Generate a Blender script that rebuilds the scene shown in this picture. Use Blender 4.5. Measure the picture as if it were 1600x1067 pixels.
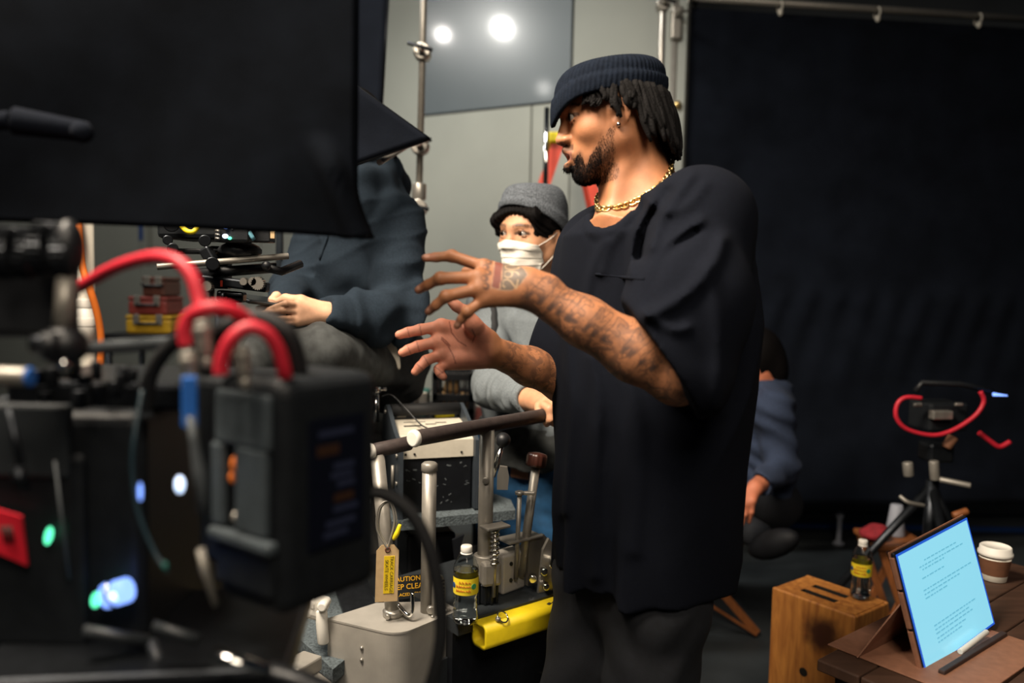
import bpy, bmesh, math, random
import numpy as np
from mathutils import Vector, Matrix
from math import sin, cos, pi, radians, sqrt

random.seed(7)
rng = np.random.default_rng(7)
for o in list(bpy.data.objects):
    bpy.data.objects.remove(o)
SC = bpy.context.scene
COL = SC.collection

# ------------------------------------------------------------------ camera
FPX = 1244.0
CAM_H = 1.38
PITCH = radians(4.0)
ROLL = radians(1.2)
_f = np.array([0, cos(PITCH), -sin(PITCH)])
_u0 = np.array([0, sin(PITCH), cos(PITCH)])
_r0 = np.array([1.0, 0, 0])
CR = cos(ROLL) * _r0 + sin(ROLL) * _u0
CU = -sin(ROLL) * _r0 + cos(ROLL) * _u0
CF = _f
CC = np.array([0, 0, CAM_H])
cam = bpy.data.cameras.new('camera')
camo = bpy.data.objects.new('camera', cam)
COL.objects.link(camo)
cam.sensor_width = 36.0
cam.lens = FPX / 1600 * 36.0
cam.clip_start = 0.02
camo.matrix_world = Matrix(((CR[0], CU[0], -CF[0], CC[0]), (CR[1], CU[1], -CF[1], CC[1]),
                            (CR[2], CU[2], -CF[2], CC[2]), (0, 0, 0, 1)))
cam.dof.use_dof = True
cam.dof.focus_distance = 1.66
cam.dof.aperture_fstop = 1.8
SC.camera = camo
SC.view_settings.view_transform = 'Standard'
SC.view_settings.look = 'None'
SC.view_settings.gamma = 1.0
SC.view_settings.use_curve_mapping = False
SC.view_settings.exposure = 0.0

# ------------------------------------------------------------------ dim studio ambience and lamps
W = bpy.data.worlds.new('World')
SC.world = W
W.use_nodes = True
W.node_tree.nodes['Background'].inputs[0].default_value = (0.35, 0.55, 0.85, 1)
W.node_tree.nodes['Background'].inputs[1].default_value = 0.016


def look_rot(src, dst):
    return (Vector(dst) - Vector(src)).to_track_quat('-Z', 'Y').to_euler()


def area(name, loc, to, size, power, col, size_y=None, spread=180):
    l = bpy.data.lights.new(name, 'AREA')
    l.energy = power
    l.color = col
    l.size = size
    if size_y:
        l.shape = 'RECTANGLE'
        l.size_y = size_y
    l.spread = radians(spread)
    o = bpy.data.objects.new(name, l)
    o.location = loc
    o.rotation_euler = look_rot(loc, to)
    COL.objects.link(o)
    return o


def spot(name, loc, to, power, col, angle, radius=0.1, blend=0.5):
    l = bpy.data.lights.new(name, 'SPOT')
    l.energy = power
    l.color = col
    l.spot_size = radians(angle)
    l.spot_blend = blend
    l.shadow_soft_size = radius
    o = bpy.data.objects.new(name, l)
    o.location = loc
    o.rotation_euler = look_rot(loc, to)
    COL.objects.link(o)
    return o


def bulb(name, loc, power, col, radius):
    l = bpy.data.lights.new(name, 'POINT')
    l.energy = power
    l.color = col
    l.shadow_soft_size = radius
    o = bpy.data.objects.new(name, l)
    o.location = loc
    COL.objects.link(o)
    return o


WARM = (1.0, 0.86, 0.70)
NEUT = (1.0, 0.97, 0.91)
COOL = (0.72, 0.86, 1.0)
area('key_softbox', (-1.0, 0.72, 3.25), (0.05, 1.6, 1.3), 0.8, 78, WARM, spread=110)
area('front_fill', (0.35, -0.9, 3.2), (0.1, 1.6, 1.3), 1.0, 22, WARM, spread=110)  # unseen fill, added to brighten the arm and hands facing the camera
spot('wall_lamp', (-1.0, 2.6, 3.9), (0.0, 4.35, 1.3), 340, NEUT, 75, 0.25, 0.9)
LAMPS = []          # the two studio lamps mirrored in the glossy panel are added with the panel


# ------------------------------------------------------------------ pixel -> world helpers
def ray(px, py):
    return CF + (px - 800.0) / FPX * CR - (py - 533.5) / FPX * CU


def P(px, py, Y):
    d = ray(px, py)
    return CC + d * (Y / d[1])


def PZ(px, py, z):
    d = ray(px, py)
    return CC + d * ((z - CAM_H) / d[2])


def proj(Q):
    q = np.asarray(Q, float) - CC
    c = q @ CF
    return 800 + FPX * (q @ CR) / c, 533.5 - FPX * (q @ CU) / c


# ------------------------------------------------------------------ materials
def lin(h):
    h = h.lstrip('#')
    v = [int(h[i:i + 2], 16) / 255 for i in (0, 2, 4)]
    return tuple(x / 12.92 if x <= .04045 else ((x + .055) / 1.055) ** 2.4 for x in v)


MATS = {}


def mat(name, col, rough=0.5, metal=0.0, noise=0.0, nscale=30, bump=0.0, bscale=200, sheen=0.0, spec=0.5,
        emit=None, estr=1.0, stretch=None, coat=0.0, attr=False, trans=0.0, ior=1.45, detail=4, alpha=1.0, sss=0.0):
    if name in MATS:
        return MATS[name]
    m = bpy.data.materials.new(name)
    m.use_nodes = True
    nt = m.node_tree
    b = nt.nodes['Principled BSDF']
    c = lin(col) if isinstance(col, str) else col
    b.inputs['Base Color'].default_value = (*c, 1)
    b.inputs['Roughness'].default_value = rough
    b.inputs['Metallic'].default_value = metal
    b.inputs['Specular IOR Level'].default_value = spec
    b.inputs['IOR'].default_value = ior
    b.inputs['Transmission Weight'].default_value = trans
    b.inputs['Coat Weight'].default_value = coat
    b.inputs['Alpha'].default_value = alpha
    if sss:
        b.inputs['Subsurface Weight'].default_value = sss
        b.inputs['Subsurface Radius'].default_value = (0.008, 0.003, 0.0015)
        b.inputs['Subsurface Scale'].default_value = 1.0
    if sheen:
        b.inputs['Sheen Weight'].default_value = sheen
        b.inputs['Sheen Roughness'].default_value = 0.5
    if emit is not None:
        e = lin(emit) if isinstance(emit, str) else emit
        b.inputs['Emission Color'].default_value = (*e, 1)
        b.inputs['Emission Strength'].default_value = estr
    tc = nt.nodes.new('ShaderNodeTexCoord')
    src = tc.outputs['Object']
    if stretch:
        mp = nt.nodes.new('ShaderNodeMapping')
        mp.inputs['Scale'].default_value = stretch
        nt.links.new(src, mp.inputs['Vector'])
        src = mp.outputs['Vector']
    colout = None
    if attr:
        at = nt.nodes.new('ShaderNodeAttribute')
        at.attribute_name = 'Col'
        colout = at.outputs['Color']
    if noise:
        n = nt.nodes.new('ShaderNodeTexNoise')
        n.inputs['Scale'].default_value = nscale
        n.inputs['Detail'].default_value = detail
        nt.links.new(src, n.inputs['Vector'])
        mr = nt.nodes.new('ShaderNodeMapRange')
        mr.inputs[1].default_value = 0.3
        mr.inputs[2].default_value = 0.7
        mr.inputs[3].default_value = 1 - noise
        mr.inputs[4].default_value = 1 + noise
        nt.links.new(n.outputs['Fac'], mr.inputs[0])
        mx = nt.nodes.new('ShaderNodeVectorMath')
        mx.operation = 'SCALE'
        if colout is None:
            mx.inputs[0].default_value = c
        else:
            nt.links.new(colout, mx.inputs[0])
        nt.links.new(mr.outputs[0], mx.inputs['Scale'])
        colout = mx.outputs[0]
    if colout is not None:
        nt.links.new(colout, b.inputs['Base Color'])
    if bump:
        n2 = nt.nodes.new('ShaderNodeTexNoise')
        n2.inputs['Scale'].default_value = bscale
        n2.inputs['Detail'].default_value = 3
        nt.links.new(src, n2.inputs['Vector'])
        bp = nt.nodes.new('ShaderNodeBump')
        bp.inputs['Strength'].default_value = bump
        bp.inputs['Distance'].default_value = 0.002
        nt.links.new(n2.outputs['Fac'], bp.inputs['Height'])
        nt.links.new(bp.outputs['Normal'], b.inputs['Normal'])
    MATS[name] = m
    return m


M = {}
M['black_plastic'] = mat('black_plastic', '#16181b', .45, bump=.15, bscale=400, noise=.15)
M['dark_plastic'] = mat('dark_plastic', '#24282b', .5, noise=.15, bump=.1, bscale=300)
M['grey_plastic'] = mat('grey_plastic', '#4a4f52', .5, noise=.12)
M['black_paint'] = mat('black_paint', '#0e1014', .4, noise=.2, nscale=60)
M['black_metal'] = mat('black_metal', '#2b2e32', .35, metal=.8, noise=.15, nscale=80)
M['steel'] = mat('steel', '#a09c94', .33, metal=.7, noise=.12, nscale=40, bump=.06, bscale=600, stretch=(1, 1, .1))
M['alu'] = mat('alu', '#88847c', .42, metal=.45, noise=.08, nscale=50)
M['alu_paint'] = mat('alu_paint', '#a8a49c', .45, metal=.35, noise=.08, nscale=25, bump=.05, bscale=500)
M['chrome'] = mat('chrome', '#d8d8d5', .12, metal=1.0, noise=.03, nscale=20)
M['rubber'] = mat('rubber', '#101113', .7, noise=.2, nscale=120, bump=.2, bscale=500)
M['brown_bar'] = mat('brown_bar', '#3a3230', .5, noise=.2, nscale=90, bump=.2, bscale=350)
M['yellow_pad'] = mat('yellow_pad', '#d6bc10', .55, noise=.08, nscale=35, bump=.15, bscale=120)
M['yellow'] = mat('yellow', '#d8c21a', .5, noise=.06)
M['red_cable'] = mat('red_cable', '#b81f30', .5, noise=.1, nscale=80, bump=.15, bscale=700)
M['orange'] = mat('orange', '#e0752a', .5, noise=.08)
M['black_cloth'] = mat('black_cloth', '#06080c', .97, noise=.3, nscale=14, bump=.3, bscale=500, spec=.03)
M['duvetyne'] = mat('duvetyne', '#12161e', .97, noise=.25, nscale=6, bump=.3, bscale=350, spec=.1)
M['white_plastic'] = mat('white_plastic', '#dedbd2', .45, noise=.04)
M['paper'] = mat('paper', '#d9d4c6', .8, noise=.05, nscale=60)
M['manila'] = mat('manila', '#b59a72', .75, noise=.08, nscale=70)
M['label_yellow'] = mat('label_yellow', '#d8b818', .6, noise=.05)
M['ink'] = mat('ink', '#17140f', .7, noise=.1)
M['gold'] = mat('gold', '#d2b478', .3, metal=1.0, noise=.06, nscale=90)
M['ladder_red'] = mat('ladder_red', '#c8402a', .5, noise=.12, nscale=18)
M['teal'] = mat('teal', '#1f5a52', .5, noise=.15, nscale=20)
M['led_green'] = mat('led_green', '#0b5c36', .4, emit=(.12, 1.0, .5), estr=2.2, noise=.02)
M['led_blue'] = mat('led_blue', '#1b3a8c', .4, emit=(.22, .38, 1.0), estr=2.0, noise=.02)
M['led_white'] = mat('led_white', '#c8d8ff', .4, emit=(.6, .75, 1.0), estr=2.2, noise=.02)


# ------------------------------------------------------------------ mesh builder
def basis(axis, up=(0, 0, 1)):
    a = np.asarray(axis, float)
    a = a / np.linalg.norm(a)
    u = np.asarray(up, float)
    if abs(a @ u) / np.linalg.norm(u) > .98:
        u = np.array([1.0, 0, 0])
    x = np.cross(u, a)
    x /= np.linalg.norm(x)
    y = np.cross(a, x)
    return x, y, a


def yawm(deg):
    a = radians(deg)
    return np.array([[cos(a), -sin(a), 0], [sin(a), cos(a), 0], [0, 0, 1]])


def rotm(ax, deg):
    return np.array(Matrix.Rotation(radians(deg), 3, ax))


class MB:
    def __init__(s):
        s.v = []
        s.f = []
        s.sm = []

    def add(s, v, f, smooth=False):
        b = len(s.v)
        s.v.extend([tuple(map(float, q)) for q in v])
        s.f.extend([tuple(int(i) + b for i in q) for q in f])
        s.sm.extend([smooth] * len(f))
        return s

    def box(s, c, size, R=None, bev=0.0, seg=2):
        sx, sy, sz = [q / 2 for q in size]
        bm = bmesh.new()
        bmesh.ops.create_cube(bm, size=1.0)
        for v in bm.verts:
            v.co = (v.co.x * 2 * sx, v.co.y * 2 * sy, v.co.z * 2 * sz)
        if bev > 0:
            bev = min(bev, .49 * 2 * min(sx, sy, sz))
            bmesh.ops.bevel(bm, geom=list(bm.edges), offset=bev, segments=seg, profile=.5, affect='EDGES')
        bm.verts.ensure_lookup_table()
        v = np.array([q.co for q in bm.verts])
        f = [[w.index for w in q.verts] for q in bm.faces]
        bm.free()
        if R is not None:
            v = v @ np.asarray(R).T
        return s.add(v + np.asarray(c), f, False)

    def hexa(s, bot, top):
        """box from four bottom and four top corner points"""
        v = list(bot) + list(top)
        return s.add(v, [(3, 2, 1, 0), (4, 5, 6, 7), (0, 1, 5, 4), (1, 2, 6, 5), (2, 3, 7, 6), (3, 0, 4, 7)])

    def cyl(s, a, b, r, r2=None, n=16, cap=True, bev=0.0):
        a = np.asarray(a, float)
        b = np.asarray(b, float)
        r2 = r if r2 is None else r2
        L = np.linalg.norm(b - a)
        if bev:
            bev = min(bev, L * .45, r * .9, max(r2, 1e-4) * .9)
            prof = [(r - bev, 0), (r - bev * .3, bev * .3), (r, bev), (r2, L - bev), (r2 - bev * .3, L - bev * .3), (r2 - bev, L)]
        else:
            prof = [(r, 0), (r2, L)]
        return s.lathe(prof, a, b - a, n, cap)

    def lathe(s, prof, o, axis=(0, 0, 1), n=24, cap=True, smooth=True, sx=1.0):
        x, y, z = basis(axis)
        o = np.asarray(o, float)
        k = len(prof)
        v = []
        for (r, h) in prof:
            for i in range(n):
                t = 2 * pi * i / n
                v.append(o + x * r * cos(t) * sx + y * r * sin(t) + z * h)
        f = []
        for j in range(k - 1):
            for i in range(n):
                i2 = (i + 1) % n
                f.append((j * n + i, j * n + i2, (j + 1) * n + i2, (j + 1) * n + i))
        s.add(v, f, smooth)
        if cap:
            b = len(s.v) - len(v)
            if prof[0][0] > 1e-6:
                s.f.append(tuple(b + i for i in reversed(range(n))))
                s.sm.append(False)
            if prof[-1][0] > 1e-6:
                s.f.append(tuple(b + (k - 1) * n + i for i in range(n)))
                s.sm.append(False)
        return s

    def tube(s, pts, r, n=10, closed=False, cap=True, flat=1.0, up=(0, 0, 1)):
        pts = np.asarray(pts, float)
        k = len(pts)
        rr = np.full(k, r, float) if np.isscalar(r) else np.asarray(r, float)
        tg = np.zeros_like(pts)
        for i in range(k):
            a = pts[(i - 1) % k] if closed or i > 0 else pts[i]
            b = pts[(i + 1) % k] if closed or i < k - 1 else pts[i]
            t = b - a
            tg[i] = t / (np.linalg.norm(t) + 1e-12)
        x, y, _ = basis(tg[0], up)
        v = []
        for i in range(k):
            x = x - tg[i] * (x @ tg[i])
            x /= np.linalg.norm(x) + 1e-12
            y = np.cross(tg[i], x)
            for j in range(n):
                t = 2 * pi * j / n
                v.append(pts[i] + x * rr[i] * cos(t) + y * rr[i] * flat * sin(t))
        f = []
        for i in range(k if closed else k - 1):
            i2 = (i + 1) % k
            for j in range(n):
                j2 = (j + 1) % n
                f.append((i * n + j, i * n + j2, i2 * n + j2, i2 * n + j))
        b = len(s.v)
        s.add(v, f, True)
        if cap and not closed:
            s.f.append(tuple(b + j for j in reversed(range(n))))
            s.sm.append(False)
            s.f.append(tuple(b + (k - 1) * n + j for j in range(n)))
            s.sm.append(False)
        return s

    def sphere(s, c, r, n=14, m=8, R=None):
        r = np.array([r, r, r], float) if np.isscalar(r) else np.asarray(r, float)
        v = [(0, 0, -1)]
        for j in range(1, m):
            t = -pi / 2 + pi * j / m
            for i in range(n):
                a = 2 * pi * i / n
                v.append((cos(t) * cos(a), cos(t) * sin(a), sin(t)))
        v.append((0, 0, 1))
        f = []
        for i in range(n):
            f.append((0, 1 + (i + 1) % n, 1 + i))
            f.append((len(v) - 1, 1 + (m - 2) * n + i, 1 + (m - 2) * n + (i + 1) % n))
        for j in range(m - 2):
            for i in range(n):
                i2 = (i + 1) % n
                f.append((1 + j * n + i, 1 + j * n + i2, 1 + (j + 1) * n + i2, 1 + (j + 1) * n + i))
        v = np.array(v) * r
        if R is not None:
            v = v @ np.asarray(R).T
        return s.add(v + np.asarray(c), f, True)

    def torus(s, c, R, r, axis=(0, 0, 1), n=24, m=8, a0=0, a1=2 * pi):
        x, y, z = basis(axis)
        full = abs(a1 - a0 - 2 * pi) < 1e-6
        k = n if full else n + 1
        pts = [np.asarray(c) + R * (x * cos(a0 + (a1 - a0) * i / n) + y * sin(a0 + (a1 - a0) * i / n)) for i in range(k)]
        return s.tube(pts, r, m, closed=full)

    def prism(s, poly, o, ux, uy, t):
        """extrude a 2D polygon (in axes ux, uy from o) by thickness t along the normal"""
        ux = np.asarray(ux, float)
        uy = np.asarray(uy, float)
        nz = np.cross(ux, uy)
        nz /= np.linalg.norm(nz)
        o = np.asarray(o, float)
        k = len(poly)
        v = [o + ux * a + uy * b for a, b in poly] + [o + ux * a + uy * b + nz * t for a, b in poly]
        f = [tuple(reversed(range(k))), tuple(range(k, 2 * k))]
        for i in range(k):
            j = (i + 1) % k
            f.append((i, j, k + j, k + i))
        return s.add(v, f, False)

    def grid(s, fn, nu, nv, thick=0.0, closed_u=False):
        """surface from fn(u,v)->point; thick closes it into a shell along the given offset"""
        pts = np.array([[fn(i / (nu if closed_u else nu - 1), j / (nv - 1)) for j in range(nv)] for i in range(nu)])
        b = []
        for i in range(nu if closed_u else nu - 1):
            i2 = (i + 1) % nu
            for j in range(nv - 1):
                b.append((i * nv + j, i2 * nv + j, i2 * nv + j + 1, i * nv + j + 1))
        P0 = pts.reshape(-1, 3)
        if not thick:
            return s.add(P0, b, True)
        nrm = np.zeros_like(P0)
        for q in b:
            n = np.cross(P0[q[1]] - P0[q[0]], P0[q[3]] - P0[q[0]])
            for w in q:
                nrm[w] += n
        nrm /= np.linalg.norm(nrm, axis=1)[:, None] + 1e-12
        k = len(P0)
        v = np.vstack([P0, P0 - nrm * thick])
        f = list(b) + [tuple(k + w for w in reversed(q)) for q in b]

        def rim(seq):
            for a, c in zip(seq[:-1], seq[1:]):
                f.append((c, a, k + a, k + c))
        rim([i * nv for i in range(nu)])
        rim([i * nv + nv - 1 for i in reversed(range(nu))])
        if not closed_u:
            rim(list(reversed(range(nv))))
            rim([(nu - 1) * nv + j for j in range(nv)])
        else:
            f.append((0, (nu - 1) * nv, k + (nu - 1) * nv, k))
            f.append(((nu - 1) * nv + nv - 1, nv - 1, k + nv - 1, k + (nu - 1) * nv + nv - 1))
        return s.add(v, f, True)

    def text(s, body, o, ux, uy, size, t=0.0004, align='CENTER'):
        cu = bpy.data.curves.new('t', 'FONT')
        cu.body = body
        cu.size = size
        cu.align_x = align
        cu.align_y = 'CENTER'
        cu.resolution_u = 3
        ob = bpy.data.objects.new('t', cu)
        COL.objects.link(ob)
        dg = bpy.context.evaluated_depsgraph_get()
        me = bpy.data.meshes.new_from_object(ob.evaluated_get(dg))
        ux = np.asarray(ux, float)
        ux /= np.linalg.norm(ux)
        uy = np.asarray(uy, float)
        uy /= np.linalg.norm(uy)
        nz = np.cross(ux, uy)
        v = [np.asarray(o) + ux * q.co.x + uy * q.co.y + nz * t for q in me.vertices]
        f = [tuple(p.vertices) for p in me.polygons]
        bpy.data.objects.remove(ob)
        bpy.data.curves.remove(cu)
        bpy.data.meshes.remove(me)
        return s.add(v, f, False)


def make_mesh(name, mb, m, smooth=None):
    me = bpy.data.meshes.new(name)
    if isinstance(mb, MB):
        me.from_pydata(mb.v, [], mb.f)
        me.polygons.foreach_set('use_smooth', mb.sm if smooth is None else [smooth] * len(mb.f))
    else:
        v, q = mb[0], mb[1]
        me.vertices.add(len(v))
        me.vertices.foreach_set('co', np.asarray(v, np.float32).ravel())
        n = len(q)
        me.loops.add(4 * n)
        me.loops.foreach_set('vertex_index', np.asarray(q, np.int32).ravel())
        me.polygons.add(n)
        me.polygons.foreach_set('loop_start', np.arange(n, dtype=np.int32) * 4)
        me.update(calc_edges=True)
        me.polygons.foreach_set('use_smooth', np.ones(n, bool))
        if len(mb) > 2 and mb[2] is not None:
            for nm, arr in mb[2].items():
                arr = np.asarray(arr, np.float32)
                if arr.ndim == 2:
                    a = me.color_attributes.new(nm, 'FLOAT_COLOR', 'POINT')
                    if arr.shape[1] == 3:
                        arr = np.hstack([arr, np.ones((len(arr), 1), np.float32)])
                    a.data.foreach_set('color', arr.ravel())
                else:
                    a = me.attributes.new(nm, 'FLOAT', 'POINT')
                    a.data.foreach_set('value', arr)
    if m is not None:
        me.materials.append(M[m] if isinstance(m, str) else m)
    me.update()
    return me


class Thing:
    def __init__(s, name, label, cat, loc, group=None):
        s.loc = np.asarray(loc, float)
        o = bpy.data.objects.new(name, None)
        o.empty_display_size = .05
        o.location = s.loc
        COL.objects.link(o)
        o['label'] = label
        o['category'] = cat
        if group:
            o['group'] = group
        s.o = o

    def part(s, name, mb, m, parent=None, label=None, kind=None, smooth=None):
        me = make_mesh(name, mb, m, smooth)
        off = s.loc
        me.transform(Matrix.Translation(-Vector(off)))
        o = bpy.data.objects.new(name, me)
        COL.objects.link(o)
        o.parent = parent if parent is not None else s.o
        if label:
            o['label'] = label
        if kind:
            o['kind'] = kind
        return o


def single(name, mb, m, label, cat, loc, group=None, kind=None, smooth=None):
    me = make_mesh(name, mb, m, smooth)
    me.transform(Matrix.Translation(-Vector(np.asarray(loc, float))))
    o = bpy.data.objects.new(name, me)
    o.location = loc
    COL.objects.link(o)
    o['label'] = label
    o['category'] = cat
    if group:
        o['group'] = group
    if kind:
        o['kind'] = kind
    return o


def struct(name, mb, m, parent=None):
    me = make_mesh(name, mb, m)
    o = bpy.data.objects.new(name, me)
    COL.objects.link(o)
    if parent is not None:
        o.parent = parent
    else:
        o['kind'] = 'structure'
    return o


def spline(pts, n=40, closed=False):
    p = np.asarray(pts, float)
    k = len(p)
    out = []
    segs = k if closed else k - 1
    per = max(2, n // segs)
    for i in range(segs):
        if closed:
            a, b, c, d = p[(i - 1) % k], p[i], p[(i + 1) % k], p[(i + 2) % k]
        else:
            a, b, c, d = p[max(i - 1, 0)], p[i], p[i + 1], p[min(i + 2, k - 1)]
        for j in range(per):
            t = j / per
            out.append(.5 * ((2 * b) + (-a + c) * t + (2 * a - 5 * b + 4 * c - d) * t * t + (-a + 3 * b - 3 * c + d) * t ** 3))
    if not closed:
        out.append(p[-1])
    return np.array(out)


# ------------------------------------------------------------------ signed-distance modelling for bodies and cloth
def smin(a, b, k):
    h = np.maximum(k - np.abs(a - b), 0) / k
    return np.minimum(a, b) - h * h * k * .25


class SDF:
    def __init__(s, frame=None):
        s.ops = []
        s.frame = frame

    def _op(s, fn, lo, hi, k, mode):
        s.ops.append((fn, np.asarray(lo, float), np.asarray(hi, float), k, mode))
        return s

    def cap(s, a, b, ra, rb=None, k=.02, mode='u', flat=None):
        """tapered capsule; flat=(axis, factor) squashes the section along axis"""
        a = np.asarray(a, np.float32)
        b = np.asarray(b, np.float32)
        rb = ra if rb is None else rb
        ab = b - a
        L2 = float(ab @ ab) + 1e-12
        fa = None
        if flat:
            fa = np.asarray(flat[0], np.float32)
            fa = fa / np.linalg.norm(fa)
            ff = flat[1]

        def fn(p):
            q = p - a
            t = np.clip((q @ ab) / L2, 0, 1)
            d = q - t[:, None] * ab
            if fa is not None:
                c = d @ fa
                d = d + (c * (1 / ff - 1))[:, None] * fa
            return np.sqrt((d * d).sum(1)) - (ra + (rb - ra) * t)
        r = max(ra, rb)
        return s._op(fn, np.minimum(a, b) - r, np.maximum(a, b) + r, k, mode)

    def chain(s, pts, rs, k=.02, mode='u', flat=None):
        for i in range(len(pts) - 1):
            s.cap(pts[i], pts[i + 1], rs[i], rs[i + 1], k, mode, flat)
        return s

    def ell(s, c, r, R=None, k=.02, mode='u'):
        c = np.asarray(c, np.float32)
        r = np.asarray(r, np.float32)
        R = None if R is None else np.asarray(R, np.float32)

        def fn(p):
            q = p - c
            if R is not None:
                q = q @ R
            k0 = np.sqrt(((q / r) ** 2).sum(1))
            k1 = np.sqrt(((q / r ** 2) ** 2).sum(1)) + 1e-9
            return k0 * (k0 - 1) / k1
        m = r.max() if R is not None else r
        return s._op(fn, c - m, c + m, k, mode)

    def loft(s, zs, cx, cy, ra, rb, F, k=.03, mode='u', n=2.0):
        """stack of ellipses along z, radius ra along horizontal direction F and rb across it"""
        zs, cx, cy, ra, rb = [np.asarray(q, np.float32) for q in (zs, cx, cy, ra, rb)]
        F = np.asarray(F, np.float32)

        def fn(p):
            z = p[:, 2]
            x = p[:, 0] - np.interp(z, zs, cx).astype(np.float32)
            y = p[:, 1] - np.interp(z, zs, cy).astype(np.float32)
            A = np.interp(z, zs, ra).astype(np.float32)
            B = np.interp(z, zs, rb).astype(np.float32)
            u = np.abs(x * F[0] + y * F[1]) / A
            w = np.abs(-x * F[1] + y * F[0]) / B
            d = ((u ** n + w ** n) ** (1 / n) - 1) * np.minimum(A, B)
            dz = np.maximum(zs[0] - z, z - zs[-1])
            return np.maximum(d, dz)
        R = max(ra.max(), rb.max())
        return s._op(fn, (cx.min() - R, cy.min() - R, zs[0]), (cx.max() + R, cy.max() + R, zs[-1]), k, mode)

    def sub(s, other, k=.01, mode='u'):
        lo, hi = other.bounds()
        return s._op(other, lo, hi, k, mode)

    def fn(s, f, lo, hi, k=.01, mode='u'):
        return s._op(f, lo, hi, k, mode)

    def bounds(s):
        lo = np.min([o[1] for o in s.ops if o[4] == 'u'], axis=0)
        hi = np.max([o[2] for o in s.ops if o[4] == 'u'], axis=0)
        if s.frame is not None:
            o, B, sc = s.frame
            c = np.array([[x, y, z] for x in (lo[0], hi[0]) for y in (lo[1], hi[1]) for z in (lo[2], hi[2])])
            w = o + sc * (c @ B.T)
            lo, hi = w.min(0), w.max(0)
        return lo, hi

    def eval(s, p, lo=None, hi=None, pad=.02):
        p = p.astype(np.float32)
        sc = 1.0
        if s.frame is not None:
            o, B, sc = s.frame
            p = (((p - o) @ B) / sc).astype(np.float32)
            lo, hi = p.min(0), p.max(0)
        elif lo is None:
            lo, hi = p.min(0), p.max(0)
        d = np.full(len(p), 9.0, np.float32)
        for fn, a, b, k, mode in s.ops:
            if mode != 'd':
                m = k + pad
                if np.any(a - m > hi) or np.any(b + m < lo):
                    if mode == 'i':
                        d = np.maximum(d, 9.0)
                    continue
            if mode == 'd':
                if np.any(a > hi) or np.any(b < lo):
                    continue
                d = d + fn(p)
                continue
            e = fn.eval(p) if isinstance(fn, SDF) else fn(p)
            if mode == 'u':
                d = smin(d, e, k)
            elif mode == 's':
                d = -smin(-d, e, k)
            elif mode == 'i':
                d = -smin(-d, -e, k)
        return d * sc


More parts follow.
